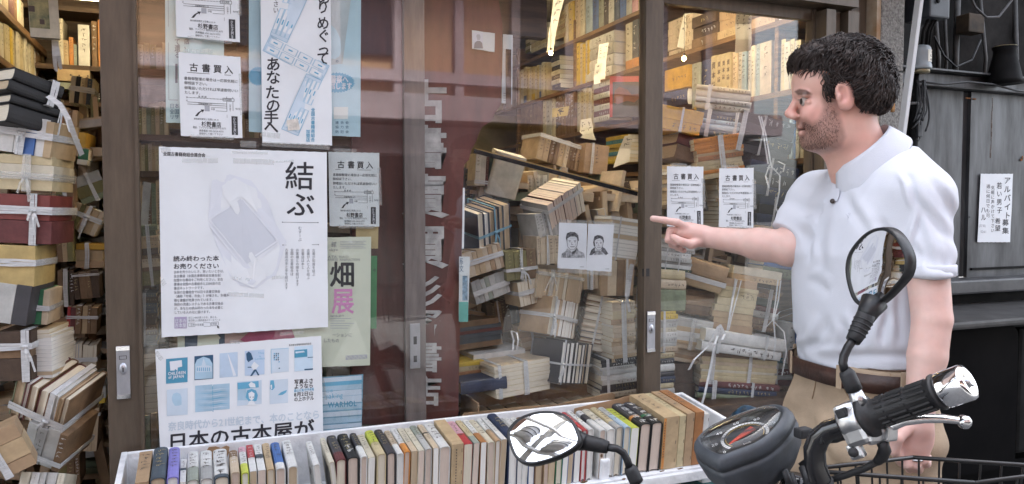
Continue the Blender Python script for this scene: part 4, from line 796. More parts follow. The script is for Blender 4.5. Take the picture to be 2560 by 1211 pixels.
for k, (x0, x1, yt, ln, cols, segs, pg, sty, desc) in enumerate(BIN):
    Yf = -.052 - DEPB - .006
    a, c = aty(x0, yt, Yf), aty(x1, yt, Yf); t = (c.x - a.x) * .97; la = BMi @ ((a + c) / 2)
    h = la.z - FLZ - .0015
    lean = rad(R.uniform(-1.2, 1.2)) + (rad(-7) if k in (14, 15) else 0)
    # book local: spine at y=0 facing -y, height along z  ->  spine up, tail facing the street
    Mloc = BM @ T(la.x, -DEPB - .002 + R.uniform(0, .006), FLZ + h + .001) @ Rm(lean, 'Y') @ Matrix(((1, 0, 0, 0), (0, 0, 1, 0), (0, -1, 0, 0), (0, 0, 0, 1)))
    root = thing('book', (desc + ' in the outdoor bin')[:], 'book', M=Mloc, group='books in the outdoor bin')
    lb = ln
    bk = book_mb(t, lb, h, sty, [s_ for s_ in segs] if segs else None, True, R)
    # split into cover / pages / lettering parts
    pgb, cvb, lt = MB(), MB(), MB(); nse = len(cols)
    for f, m, sm in zip(bk.f, bk.mi, bk.sm):
        tgt, mm = (pgb, 0) if m == 0 else ((lt, 0) if m > nse else (cvb, m - 1))
        tgt.add([bk.v[i] for i in f], [tuple(range(len(f)))], mm, sm)
    if pgb.f: pgb.build('pages', PAGES[pg], root)
    cvb.build('cover', [bm_(c_) for c_ in cols], root)
    if lt.f: lt.build('lettering', ink_for(cols[0]), root, fix=False)
    if sty == 'case':
        sb = MB()
        for zz in (.12, .5, .85): sb.box((t * .36, h * zz, -.0006), (.0012, .012, .001))
        if k in (29, 56):
            for j in range(14): sb.box((-t * .1 if k == 29 else -t * .42, h * (.1 + .05 * j), -.0006), (.003, .0045, .0008))
        sb.build('staple', BINK, root)
        if k == 56: MB().box((-t * .42, h * .5, -.0004), (t * .16, h * .96, .0006)).build('label', bm_('orange'), root)
    if k in (17, 54, 55, 6):   # heavy title
        MB().build('x', WINK) if False else None
        hb = MB()
        for q in scribble(lb * .8, t, R, cells=5, s=t * .8): hb.add([(y, -.0012, lb - x) for x, y in q], [(0, 1, 2, 3)])
        for j in range(0): pass
        hb.build('title', WINK if k != 6 else BINK, root, fix=False)
    if k == 14: MB().box((-t / 2 - .0006, h * .5, lb * .4), (.0006, h * .8, lb * .7)).build('drawing', mat('ink_drawing', (.6, .6, .58), .7, c2=(.12, .12, .12), scale=40, lo=.42, hi=.46), root)
    if k == 15: MB().box((-t / 2 - .0006, h * .55, lb * .4), (.0006, h * .7, lb * .7)).build('photo', mat('dark_photo', (.25, .25, .24), .6, c2=(.05, .05, .05), scale=25), root)
# cardboard scraps round the bin
CARD = mat('corrugated_cardboard', (.36, .225, .125), .8, var=.15, scale=6, bump=.12, bscale=40)
def sheet3(name, label, cat, pts, th, m, group=None):
    """a stiff sheet through 3-D outline points (roughly in one vertical plane), thickened along y"""
    b = MB(); n = len(pts); b.add([p for p in pts] + [p + Vector((0, th, 0)) for p in pts], [(i, (i + 1) % n, n + (i + 1) % n, n + i) for i in range(n)] + [tuple(range(n - 1, -1, -1)), tuple(range(n, 2 * n))])
    return tag(b.build(name, m), label, cat, group)
sheet3('torn_cardboard', 'torn brown cardboard flap sticking over the bin back board', 'cardboard', [aty(x, y, -.072) for x, y in ((512, 1150), (514, 1132), (522, 1119), (540, 1117), (552, 1121), (566, 1115), (574, 1118), (572, 1132), (566, 1150))], .004, CARD)
sheet3('torn_cardboard', 'brown cardboard liner standing behind the bay of slipcased books', 'cardboard', [aty(x, y, -.07) for x, y in ((1432, 1075), (1437, 1022), (1470, 1014), (1510, 1006), (1540, 999), (1562, 992), (1590, 990), (1600, 1040), (1590, 1075))], .004, CARD)
for nm, lab, px, py, s_, m in (('blue_tarp', 'crumpled blue plastic bag on the ledge beyond the bin end', 1880, 1040, (.2, .1, .07), mat('blue_plastic', (.04, .11, .2), .3, var=.4, scale=25, bump=.6, bscale=30)), ('crate', 'teal plastic crate under the end of the book bin', 1745, 1235, (.28, .2, .1), mat('teal_plastic', (.02, .13, .14), .4, var=.2))):
    p = aty(px, py, -.1 if px > 1800 else -.25); bm = bmesh.new(); bmesh.ops.create_icosphere(bm, subdivisions=4, radius=.5) if nm == 'blue_tarp' else bmesh.ops.create_cube(bm, size=1)
    bmesh.ops.scale(bm, vec=s_, verts=bm.verts)
    for v in bm.verts:
        if nm == 'blue_tarp': v.co += v.normal * .015 * math.sin(40 * v.co.x + 3 * math.sin(50 * v.co.z)) * math.sin(37 * v.co.y + 2)
    o = MB(); o.frombm(bm, 0, nm == 'blue_tarp', T(*p)); tag(o.build(nm, m), lab, 'plastic bag' if nm == 'blue_tarp' else 'crate'); bm.free()
# ------------------------------------------------------------------ the dark red shop sign standing inside
SIGN = mat('dark_red_lacquer', (.125, .032, .026), .45, var=.22, scale=4, stretch=(3, 3, .7), bump=.05, bscale=12)
SY = .10
sg = thing('signboard', 'tall dark red wooden shop signboard with white brushed characters', 'signboard', aty(1100, 1050, SY))
ol = [(880, 1062), (880, -40), (1240, -40), (1256, 60), (1256, 120), (1252, 262), (1236, 286), (1232, 300), (1205, 318), (1198, 332), (1190, 356), (1178, 375), (1172, 400), (1160, 413), (1158, 470), (1154, 640), (1149, 860), (1145, 1062)]
q = [aty(x, y, SY) - sg.location for x, y in ol]
MB().prism([(p.x, p.z) for p in q], 0, .04).build('board', SIGN, sg)
SW = mat('brushed_white_paint', (.52, .51, .5), .7, var=.2, scale=18)
sgt = MB()
def sgl(ch, x, y, w, h, bold=.045):
    v, f, a = glyph(ch, bold); sgt.add([aty(x + gx * w, y + (.88 - gy) * h, SY) - sg.location + Vector((0, -.004, 0)) for gx, gy in v], f)
for ch, y in (('古', 198), ('書', 312), ('賣', 434), ('買', 560)): sgl(ch, 1006, y, 112, 112, .03)
for ch, y in (('杉', 688), ('野', 770), ('書', 850), ('店', 935)): sgl(ch, 1010, y, 96, 82, .02)
sgt.build('lettering', SW, sg, fix=False)
MB().box(aty(1300, 40, .16) - sg.location, (.2, .05, .16)).box(aty(1268, 200, .13) - sg.location, (.02, .03, .22)).build('bracket', DARK_WOOD, sg)
s = Sheet('blank_card', 'white card strip hanging beside the top of the red sign', 'card', .12, [(1257, 86), (1282, 88), (1280, 262), (1254, 258)], FLY2, n=4)
for k in range(4): s.line(1258, 234 + k * 6, 1272, 235 + k * 6, 1.2, GREYT)
s.done()
s = Sheet('portrait_card', 'small white card with grey photo of a suited man on the red sign', 'photo card', .09, [(1180, 76), (1237, 84), (1236, 131), (1180, 122)], FLY2, n=4)
s.rect(1182, 82, 1207, 122, PALEG); s.poly([(1184, 122), (1186, 108), (1192, 103), (1199, 103), (1205, 108), (1207, 122)], GREYT, e=.001); s.poly([(1190, 90), (1194, 86), (1199, 87), (1201, 93), (1199, 101), (1193, 101)], MIDG, e=.0012); s.done()
# ================================================================== SHELVES AND PILES INSIDE THE SHOP
XS = 2.60
bc = thing('bookcase', 'tall wooden bookcase running back along the far inner wall', 'bookcase', (0, 0, 0))
ZB = [1.30, 1.635, 1.965, 2.305, 2.655]
for z in ZB: MB().box((XS + .14, 2.2, z - .013), (.28, 4.1, .026)).build('shelf', WOOD, bc)
for px in (1290, 1432, 1935, 2033): MB().box((XS + .145, atx(px, 250, XS).y, 1.7), (.27, .026, 2.2)).build('upright', WOOD, bc)
MB().box((XS + .29, 2.2, 1.6), (.02, 4.1, 2.4)).build('back_panel', DARK_WOOD, bc)
def faceX(X, sgn, z):       # local frame of a book whose spine faces -x (sgn=-1) or +x (sgn=1)
    return lambda y, zz: T(X, y, zz) @ Rm(rad(-90 if sgn < 0 else 90), 'Z')
def SH(zb, rows, group, where, X=XS, sgn=-1):
    for k, (x0, x1, yt, col, sty, desc) in enumerate(rows):
        a, c = atx(x0, yt, X), atx(x1, yt, X); t = abs(c.y - a.y) * .96; z = atx((x0 + x1) / 2, yt, X).z
        h = max(.08, z - zb - .002)
        o = mk_book(t, h, .17, col, R.choice(['cream', 'white', 'tan']), sty, segs=[.8, .2] if isinstance(col, list) and len(col) == 2 else None,
                    M=T(X + (.01 + R.uniform(0, .012)) * -sgn, (a.y + c.y) / 2, zb + .0015) @ Rm(rad(-90 if sgn < 0 else 90), 'Z') @ Rm(rad(R.uniform(-.8, .8)), 'Y'))
        tag(o, f'{desc} {where}', 'book', group)
def run(zb, x0, x1, yt, yt1, cols, n, where, group, X=XS, sgn=-1, sty='soft'):
    rows = []; e = np.cumsum([0] + [R.uniform(.7, 1.3) for _ in range(n)]); e = e / e[-1]; cnt = {}
    for k in range(n):
        c = cols[k % len(cols)] if len(cols) > 1 else cols[0]; nm = c if isinstance(c, str) else c[0]
        f = (k + .5) / n
        rows.append((x0 + (x1 - x0) * e[k], x0 + (x1 - x0) * e[k + 1], yt + (yt1 - yt) * f + R.uniform(-5, 4), c, sty, f'{ORD[k]} book, {cn(nm)},'))
    SH(zb, rows, group, where, X, sgn)
GS = 'books standing on the tall inner bookcase'
S3, S2, S1, S4 = 'on the third shelf from the top', 'on the second shelf from the top', 'on the top visible shelf', 'on the shelf behind the black rail'
run(ZB[2] + .34, 1284, 1302, 150, 150, ['cream'], 2, 'at the dark far corner of the second shelf', GS) if False else None
run(ZB[3], 1284, 1362, 178, 158, ['ivory', 'cream', 'white', ['ivory', 'blue'], 'cream', 'ivory', ['cream', 'yellow'], 'ivory', 'cream', ['palegrey', 'blue']], 12, 'from the deep end of the second shelf', GS)
run(ZB[2], 1352, 1381, 242, 240, ['ivory', 'palegrey', 'ivory'], 3, 'of three pale volumes beside the brown set', GS)
run(ZB[2], 1382, 1430, 236, 226, ['brown', 'brown'], 6, 'of the brown set tied with a yellow slip', GS, sty='hard')
run(ZB[1], 1284, 1372, 362, 350, ['yellow', 'cream', 'cream', 'tan', 'ivory', 'cream', 'brown', 'tan', 'cream', 'slate', 'paleblue'], 12, 'on the lowest deep shelf behind the black rail', GS)
SH(ZB[2], [(1296, 1350, 252, 'brown', 'case', 'wide dark brown panel-like slipcase')], GS, 'before the three pale volumes')
run(ZB[4], 1405, 1600, 6, -60, ['cream', 'yellow', 'beige', 'ivory', 'paleblue', 'blue', 'greygreen', 'charcoal', 'white', 'slate', 'blue', 'palegrey', 'pink', 'cream'], 14, 'on the top visible shelf nearest the door stile', GS, sty='hard')
run(ZB[3], 1434, 1470, 112, 102, ['yellow', 'cream'], 5, 'of the yellow set beside the flat white volumes', GS)
SH(ZB[3], [(1556, 1574, 58, ['ivory', 'orange'], 'hard', 'thick ivory dictionary with orange foot band'), (1575, 1592, 50, ['slate', 'orange'], 'hard', 'slate dictionary with orange foot band')], GS, 'beside the flat white volumes')
run(ZB[2], 1436, 1480, 222, 214, ['ivory', 'cream'], 6, 'of the cream set left of the red striped stack'.replace('left of', 'next to'), GS)
# right pane
KAP = 'of the four matching das-kapital style volumes'
SH(ZB[2], [(1722, 1744, 158, 'greygreen', 'hard', 'tall grey-green volume'), (1745, 1770, 150, 'navy', 'hard', 'thick navy volume with silver title')], GS, 'between the yellow-label box and the cream set')
for k, (a, c) in enumerate(((1773, 1787), (1788, 1799), (1800, 1810), (1811, 1822))):
    ya = atx(a, 150, XS); yc = atx(c, 150, XS); t = abs(yc.y - ya.y) * .96; h = atx(a, 142 - 3 * k, XS).z - ZB[2]
    o = mk_book(t, h, .17, 'cream', 'cream', 'case', None, False, M=T(XS + .012, (ya.y + yc.y) / 2, ZB[2] + .001) @ Rm(rad(-90), 'Z'))
    tag(o, ORD[k] + ' volume of the matching cream economics set with three characters', 'book', GS)
    b = MB(); z = h * .82
    for ch in '資本論': v, f, ad = glyph(ch, .02); w_ = t * .72; b.add([((gx - .5) * w_, -.0012, z + (gy - .5) * w_ * 1.2) for gx, gy in v], f); z -= w_ * 1.55
    v, f, ad = glyph('一二三四'[k], .02); b.add([((gx - .5) * t * .5, -.0012, h * .28 + gy * t * .4) for gx, gy in v], f); b.build('lettering', BINK, o, fix=False)
run(ZB[2], 1823, 1892, 128, 112, ['beige', 'palegrey', 'paleblue', 'palegrey', 'ivory', 'greygreen'], 6, 'of the pale row beside the cream economics set', GS, sty='hard')
SH(ZB[2], [(1893, 1922, 104, 'beige', 'case', 'tall beige slipcase with long dark title')], GS, 'closing the pale row')
run(ZB[2], 1944, 1995, 102, 100, ['cream', 'ivory', 'cream', ['ivory', 'paleblue']], 4, 'by the bookcase upright near the forehead', GS)
run(ZB[1], 1968, 2026, 300, 300, ['paleblue', 'blue', 'white', 'ivory', 'cream', 'orange'], 6, 'standing low beside the black set near the chin', GS)
run(ZB[3], 1940, 2030, 32, 20, ['white', 'ivory', 'white'], 5, 'in the top corner above the dark hair', GS)
# ---- flat stacks on shelves: every book its own thing
def FS(x0, x1, y0, y1, cols, where, X=XS, sgn=-1, d=.18, jit=.006, sty='soft', ends=False, group='books lying in flat stacks on the shelves'):
    A, Cc = atx((x0 + x1) / 2, y0, X), atx((x0 + x1) / 2, y1, X); n = len(cols); hh = (A.z - Cc.z) / n
    ya, yc = atx(x0, (y0 + y1) / 2, X).y, atx(x1, (y0 + y1) / 2, X).y
    for k, c in enumerate(cols):          # k = 0 is the topmost
        z = A.z - (k + .5) * hh
        M = T(X + .012 * -sgn + R.uniform(-jit, jit), (ya + yc) / 2 + R.uniform(-jit, jit), z) @ Rm(rad(-90 if sgn < 0 else 90), 'Z') @ Rm(rad(R.uniform(-1, 1)), 'Z') @ Rm(rad(90), 'Y')
        if ends: M = M @ T(0, d, 0) @ Rm(rad(180), 'Z')
        L = abs(ya - yc)
        o = mk_book(hh * .97, L, d, c, R.choice(['cream', 'white']), sty, M=M @ T(0, 0, -L / 2))
        tag(o, f'{ORD[k]} from the top {where}', 'book', group)
FS(1667, 1728, 44, 138, ['beige'] * 5, 'of the five beige slipcases with a hanging slip', sty='case')
FS(1728, 1788, 34, 118, ['dkbrown', 'dkbrown', 'brown'], 'of the dark brown boxes on the top shelf', sty='case')
FS(1792, 1838, 22, 98, ['card', 'card', 'tan'], 'of the brown wrapped boxes above the economics set', sty='case'); FS(1872, 1932, 40, 70, ['card'], 'and only brown box by the upright, top shelf', sty='case')
FS(1657, 1714, 168, 224, ['amber'], 'and only yellow-labelled box beside the door stile', sty='case'); FS(1657, 1716, 226, 268, ['navy'], 'and only dark flat book with an orange crest', sty='hard')
FS(1310, 1322, 82, 132, ['ivory', 'olive', 'ivory', 'olive', 'ivory', 'olive'], 'of the striped olive stack at the deep end'); FS(1324, 1365, 66, 124, ['ivory', 'beige', 'ivory', 'cream', 'ivory'], 'of the ivory stack by the striped stack')
FS(1386, 1412, 28, 96, ['cream', 'tan', 'cream', 'tan', 'cream', 'tan'], 'of the small boxed stack under the paper strip')
FS(1376, 1396, 142, 222, ['charcoal', 'ivory', 'charcoal', 'ivory', 'charcoal', 'ivory', 'charcoal'], 'of the black and ivory striped stack')
FS(1462, 1528, 88, 200, ['white', 'palegrey', 'white', 'white'], 'of the thick white volumes with hanging price slips', sty='hard')
FS(1481, 1520, 204, 304, ['white', 'maroon', 'white', 'maroon', 'white', 'maroon', 'white'], 'of the white and maroon striped stack')
FS(1512, 1568, 340, 408, ['yellow', 'teal', 'yellow', 'yellow', 'teal', 'yellow', 'yellow'], 'of the yellow and teal stack')
# picture book shown face-on, red edge
t = thing('picture_book', 'black picture book with red edge and brown shape facing out', 'book', group=None, M=T(*((atx(1520, 295, 2.5) + Vector((0, 0, 0)))) ) if False else T(*atx(1524, 294, 2.45)) @ Rm(rad(-24), 'Z'))
w_ = .19; h_ = .26
MB().box((w_ / 2, 0, h_ / 2), (w_, .016, h_), bev=.001).build('cover', bm_('charcoal'), t); MB().box((.008, -.009, h_ / 2), (.018, .003, h_)).box((w_ / 2, -.009, h_ - .018), (w_, .003, .036)).build('red_edge', bm_('red'), t)
MB().prism([(w_ * (.12 + .5 * u), h_ * (.32 + .42 * v)) for u, v in ((0, .1), (.3, 0), (.9, .2), (1.4, .1), (1.75, .35), (1.7, .6), (1.2, .55), (.9, .85), (.4, 1), (.1, .8))], -.011, -.0085).build('picture', mat('brown_print', (.2, .07, .045), .6, var=.2), t)
# ---- hanging price slips
def slip(name, lab, pts, Y, rows=2, m=None):
    P = [aty(x, y, Y) for x, y in pts]; n = len(P) // 2; b = MB(); L, Rr = P[:n], P[n:][::-1]; vs = []
    for i in range(n): o_ = Vector((0, .006 * math.sin(i * 1.9), 0)); vs += [L[i] + o_, Rr[i] + o_]
    b.add(vs + [v + Vector((0, .0006, 0)) for v in vs], [(2 * i, 2 * i + 1, 2 * i + 3, 2 * i + 2) for i in range(n - 1)] + [(2 * n + 2 * i + 2, 2 * n + 2 * i + 3, 2 * n + 2 * i + 1, 2 * n + 2 * i) for i in range(n - 1)])
    o = b.build(name, m or mat('slip_paper', (.66, .64, .57), .75, var=.06), fix=False); tag(o, lab, 'paper slip', 'paper slips hanging from the shelves')
    mk = MB()
    for r in range(rows):
        for q in scribble((L[0] - L[-1]).length * .85, (L[0] - Rr[0]).length / rows * .8, R, s=(L[0] - Rr[0]).length / rows * .6):
            f = (r + .5) / rows
            def mp(a_, c_):
                a_ = a_ / ((L[0] - L[-1]).length); u = min(.97, max(.03, f + c_ / (L[0] - Rr[0]).length)); i = min(n - 2, int(a_ * (n - 1))); g = a_ * (n - 1) - i
                return vs[2 * i].lerp(vs[2 * i + 2], g).lerp(vs[2 * i + 1].lerp(vs[2 * i + 3], g), u) + Vector((0, -.0009, 0))
            mk.add([mp(x, y) for x, y in q], [(0, 1, 2, 3)])
    mk.build('handwriting', INK, o, fix=False)
slip('paper_slip', 'wide handwritten slip hanging over the brown wrapped boxes', [(1841, 30), (1840, 60), (1838, 100), (1836, 134), (1876, 127), (1878, 98), (1880, 60), (1882, 30)], .5, 3)
slip('paper_slip', 'curved slip hanging on the five beige slipcases', [(1710, 35), (1703, 70), (1692, 118), (1710, 123), (1717, 85), (1727, 33)], 1.2, 1)
slip('paper_slip', 'long white strip hanging down to the small warm bulb', [(1384, -8), (1380, 40), (1371, 85), (1366, 132), (1383, 128), (1390, 80), (1400, 40), (1412, -8)], 1.35, 1)
slip('paper_slip', 'upper slip hanging over the thick white volumes', [(1498, 112), (1495, 150), (1488, 202), (1512, 198), (1517, 150), (1522, 106)], 1.1, 2)
slip('paper_slip', 'lower slip tucked among the thick white volumes', [(1489, 160), (1486, 190), (1484, 212), (1500, 208), (1503, 180), (1505, 158)], 1.05, 1)
slip('paper_slip', 'yellow slip tied across the brown set', [(1381, 272), (1381, 294), (1420, 289), (1423, 266)], 2.2, 1, mat('yellow_slip', (.62, .5, .2), .75))
slip('paper_slip', 'folded slip hanging below the cream set', [(1452, 300), (1450, 330), (1456, 338), (1450, 345), (1490, 352), (1482, 332), (1484, 318), (1478, 296)], 1.6, 2)
slip('paper_slip', 'blank sheet curling beside the yellow and teal stack', [(1562, 340), (1550, 372), (1532, 420), (1572, 405), (1578, 372), (1584, 338)], .7, 1)
# ------------------------------------------------------------------ tied bundles: a thing made of books and tape
def jitter(c): return c
def bundle(kind, px, py, w, h, Y, d, cols, roll, yaw, tapes, label, pages='cream', sty='soft', tilt=0, name='book_bundle', cat='book bundle', tmat=None, mark=True, loose=0.006):
    """front face centred on pixel (px, py) at y = Y, w x h pixels; S spines out, P page edges out (standing); F spines out, G page edges out (lying)"""
    c = aty(px, py, Y); W = aty(px + w / 2, py, Y).x - aty(px - w / 2, py, Y).x; H = aty(px, py - h / 2, Y).z - aty(px, py + h / 2, Y).z
    M = T(*c) @ Rm(rad(yaw), 'Z') @ Rm(rad(-roll), 'Y') @ Rm(rad(tilt), 'X')
    t = thing(name, label, cat, M=M, group='tied and piled book bundles in the shop window'); n = len(cols)
    if n > 2 and sty != 'case' and (H if kind in 'FG' else W) / n > (.019 if sty == 'soft' else .026):
        n2 = min(14, int((H if kind in 'FG' else W) / (.017 if sty == 'soft' else .024))); cols = [cols[int(i * n / max(n2, n))] if R.random() < .75 else R.choice(cols) for i in range(max(n2, n))]; n = len(cols)
    e = np.cumsum([0] + [R.uniform(.6, 1.4) for _ in range(n)]); e = e / e[-1]
    for k, col in enumerate(cols):
        pg = pages if R.random() < .75 else R.choice(['cream', 'white', 'tan'])
        if kind in 'SP':
            tt = (e[k + 1] - e[k]) * W; hh = H * R.uniform(.93, 1.0); xc = -W / 2 + (e[k] + e[k + 1]) / 2 * W
            m = T(xc, R.uniform(0, loose), -H / 2) @ Rm(rad(R.uniform(-.7, .7)), 'Y')
            dd = d * R.uniform(.94, 1)
            if kind == 'P': m = m @ T(0, dd, 0) @ Rm(rad(180), 'Z')
            mk_book(tt * .98, hh, dd, col, pg, sty, None, mark and kind == 'S' and R.random() < .65, t, m)
        else:
            tt = (e[k + 1] - e[k]) * H; ww = W * R.uniform(.93, 1.0); zc = H / 2 - (e[k] + e[k + 1]) / 2 * H
            dd = d * R.uniform(.94, 1)
            m = T(R.uniform(-loose, loose), R.uniform(0, loose), zc) @ Rm(rad(R.uniform(-1.2, 1.2)), 'Z') @ Rm(rad(90), 'Y') @ T(0, 0, -ww / 2)
            if kind == 'G': m = T(0, 0, zc) @ Rm(rad(R.uniform(-1.2, 1.2)), 'Z') @ T(0, dd, 0) @ Rm(rad(180), 'Z') @ Rm(rad(90), 'Y') @ T(0, 0, -ww / 2)
            mk_book(tt * .98, ww, dd, col, pg, sty, None, mark and kind == 'F' and R.random() < .65, t, m)
    tm = tmat or TAPE
    for tp in tapes:
        o_ = .003; wv = (tp[2] if len(tp) > 2 else .008) * .68; ax, f = tp[0], tp[1]; strands = 3
        b = MB()
        for s_ in range(strands):
            j = (s_ - 1) * wv * .8; ww = wv * .42; r1 = lambda: R.uniform(-.0018, .0018)
            if ax == 'h':
                z = H * (f - .5) + j; ring = [(-W / 2 - o_, -o_), (0, -o_ * 1.5), (W / 2 + o_, -o_), (W / 2 + o_, d + o_), (-W / 2 - o_, d + o_), (-W / 2 - o_, -o_)]
                b.ribbon([(x, y, z + r1()) for x, y in ring], (0, 0, ww), .0004)
            else:
                x = W * (f - .5) + j; ring = [(-o_, -H / 2 - o_), (-o_ * 1.5, 0), (-o_, H / 2 + o_), (d + o_, H / 2 + o_), (d + o_, -H / 2 - o_), (-o_, -H / 2 - o_)]
                b.ribbon([(x + r1(), y, z) for y, z in ring], (ww, 0, 0), .0004)
        if ax == 'k':
            pass
        b.build('tape', tm, t, fix=False)
    if len(tapes) >= 2 and 'v' in [q[0] for q in tapes] and 'h' in [q[0] for q in tapes]:
        f1 = [q[1] for q in tapes if q[0] == 'v'][0]; f2 = [q[1] for q in tapes if q[0] == 'h'][0]; b = MB(); x, z = W * (f1 - .5), H * (f2 - .5)
        for s_ in range(3):
            a = R.uniform(-2.1, -1.0); L_ = R.uniform(.03, .085)
            b.ribbon([(x, -.004, z), (x + math.cos(a) * L_ * .5, -.012, z + math.sin(a) * L_ * .4), (x + math.cos(a) * L_ * .8, -.008, z + math.sin(a) * L_)], (.003 * math.sin(a), .0005, -.003 * math.cos(a)), .0004)
        b.tube([(x - .008, -.005, z), (x, -.009, z), (x + .008, -.005, z)], .005, 6); b.build('knot', tm, t, fix=False)
    return t
BTAPE = tape_mat('pale_blue_tape', (.22, .45, .6), .9)
V, Hh_ = 'v', 'h'
def mixc(*cs): return list(cs)
bundle('P', 1238, 580, 100, 128, .24, .15, ['navy', 'slate', 'navy', 'navy', 'slate', 'navy'], 16, 20, [('v', .5, .006), ('h', .5, .006)], 'navy folders tied crosswise with pale blue tape', 'tan', 'hard', 14, tmat=BTAPE)
bundle('S', 1268, 440, 74, 112, .32, .12, ['ivory'], -14, -8, [], 'single cream-pink paperback leaning with a barcode below the black rail', 'cream', 'soft', 12, mark=False)
bundle('S', 1217, 425, 56, 82, .36, .12, ['ivory', 'maroon', 'darkgreen', 'green'], -4, 0, [('h', .1)], 'small loose group with dark green spine beside the red sign', 'cream')
bundle('S', 1420, 386, 158, 68, .62, .16, ['tan', 'brown', 'beige', 'brown', 'card', 'brown', 'tan'], -13, 8, [('h', .88, .01)], 'leaning brown set under a stiff tape loop behind the black rail', 'tan', 'hard')
bundle('S', 1492, 398, 60, 74, .58, .16, ['card'], -6, 0, [('v', .3)], 'brown paper parcel beside the leaning brown set', 'tan', 'case')
bundle('P', 1418, 520, 120, 84, .26, .15, ['grey', 'maroon', 'palegrey', 'beige', 'grey', 'palegrey', 'maroon'], 26, 20, [('h', .75, .01)], 'grey books tipped steeply under one grey tape', 'rosy', 'soft', 10)
bundle('S', 1372, 560, 66, 70, .24, .14, ['palegrey', 'grey', 'palegrey'], 14, 10, [('v', .5)], 'three grey upright books beside the navy folders', 'cream')
bundle('S', 1375, 625, 62, 70, .2, .14, ['beige', 'tan', 'beige', 'card'], 2, 0, [('v', .4, .005)], 'beige group just below the tipped grey books', 'cream')
bundle('G', 1560, 600, 76, 110, .22, .16, ['palegrey', 'white', 'grey', 'white', 'palegrey', 'white', 'grey', 'palegrey', 'white', 'grey', 'white', 'palegrey'], -8, 0, [('v', .3, .004)], 'thick pile of grey newspapers beside the portraits', 'white', 'soft', name='newspaper_pile', cat='newspapers', loose=.016)
bundle('S', 1208, 652, 104, 64, .2, .14, ['beige', 'tan', 'card', 'beige', 'card'], 14, 4, [('h', .55, .012)], 'tan paperbacks tied with glossy white tape beside the leaflet', 'tan', mark=False)
bundle('S', 1228, 718, 92, 60, .22, .14, ['grey', 'greygreen', 'palegrey', 'palegrey'], 17, 4, [('h', .45, .012)], 'grey paperbacks tied with glossy white tape lower down', 'tan', mark=False)
bundle('S', 1304, 662, 76, 76, .2, .14, ['olive', 'olive', 'brown'], 4, 2, [('v', .5, .006), ('h', .35)], 'olive slipcases tied both ways under the portraits', 'tan', 'case')
bundle('P', 1322, 730, 52, 66, .2, .13, ['tan', 'card', 'yellow'], 10, 6, [('h', .5, .01)], 'small brown bundle with one yellow page block', 'cream')
bundle('P', 1400, 716, 116, 72, .19, .15, ['beige', 'tan', 'card', 'beige', 'tan', 'beige'], -10, 4, [('v', .3, .012), ('h', .85, .008)], 'beige books in crinkled clear wrap below the portraits', 'tan', tmat=CLEAR)
bundle('P', 1410, 796, 92, 92, .16, .16, ['card', 'orange', 'maroon', 'white', 'rust', 'brown'], -14, 24, [('h', .5, .01), ('v', .1, .006)], 'boxed set with red lettering on its cardboard side', 'white', 'soft')
bundle('G', 1508, 812, 96, 140, .22, .15, ['brown', 'beige', 'brown', 'beige', 'slate', 'beige', 'brown'], -11, -22, [('v', .35, .006)], 'cream page edges stacked high next to the boxed set', 'cream', 'hard')
bundle('F', 1560, 830, 58, 150, .13, .15, ['beige', 'cream', 'card', 'beige', 'tan', 'beige', 'tan'], 2, 0, [('v', .5, .012)], 'beige paperbacks stacked against the middle door stile', 'cream')
bundle('F', 1340, 850, 78, 88, .3, .15, ['tan', 'card', 'beige', 'brown'], 10, 0, [('v', .4, .007)], 'brown stack behind the dark grey set', 'tan', mark=False)
bundle('P', 1442, 908, 112, 104, .13, .16, ['charcoal', 'black', 'charcoal', 'black', 'charcoal', 'black', 'charcoal', 'black'], -11, 26, [('h', .45, .005), ('v', .04, .005)], 'dark grey hardback set tied with white string', 'white', 'hard')
bundle('F', 1548, 945, 90, 96, .13, .15, ['black', 'palegrey', 'white', 'palegrey', 'charcoal', 'beige'], 3, -4, [('v', .2, .008)], 'black and white spines stacked low by the middle stile', 'cream')
bundle('G', 1308, 946, 150, 80, .12, .2, ['cream', 'beige', 'cream', 'beige', 'cream'], 3, 6, [('v', .55, .012), ('v', .1, .008)], 'broad low bundle of pale magazines in front', 'cream', 'soft', loose=.01)
bundle('F', 1250, 898, 142, 36, .26, .2, ['white', 'card'], 2, 4, [], 'white pamphlets lying on a brown parcel', 'white', 'case')
bundle('F', 1210, 966, 120, 32, .1, .2, ['navy'], 3, 0, [], 'dark blue atlas lying flat with a white sticker', 'cream', 'hard', mark=False)
bundle('F', 1180, 925, 70, 40, .22, .2, ['yellow', 'cream', 'rust'], 2, 0, [], 'thin yellow and rust booklets beside the red sign', 'cream')
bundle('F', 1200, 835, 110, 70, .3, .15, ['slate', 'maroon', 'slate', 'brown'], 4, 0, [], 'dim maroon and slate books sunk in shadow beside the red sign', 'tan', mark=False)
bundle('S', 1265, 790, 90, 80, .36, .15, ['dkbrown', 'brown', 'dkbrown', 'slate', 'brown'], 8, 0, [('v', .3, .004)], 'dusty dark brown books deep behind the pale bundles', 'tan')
bundle('S', 1540, 500, 90, 70, .5, .15, ['brown', 'dkbrown', 'green', 'brown', 'dkbrown'], 18, 0, [], 'dark brown books sagging under the black rail end', 'tan')
bundle('S', 1478, 690, 60, 66, .22, .14, ['beige', 'palegrey', 'beige', 'tan'], 2, 0, [('v', .5)], 'beige upright group between portraits and newspapers', 'cream', mark=False)
bundle('S', 1545, 695, 84, 90, .2, .14, ['card', 'beige', 'brown', 'card'], -2, 0, [('v', .75, .007)], 'brown wrapped group under the newspapers', 'tan', 'case', mark=False)
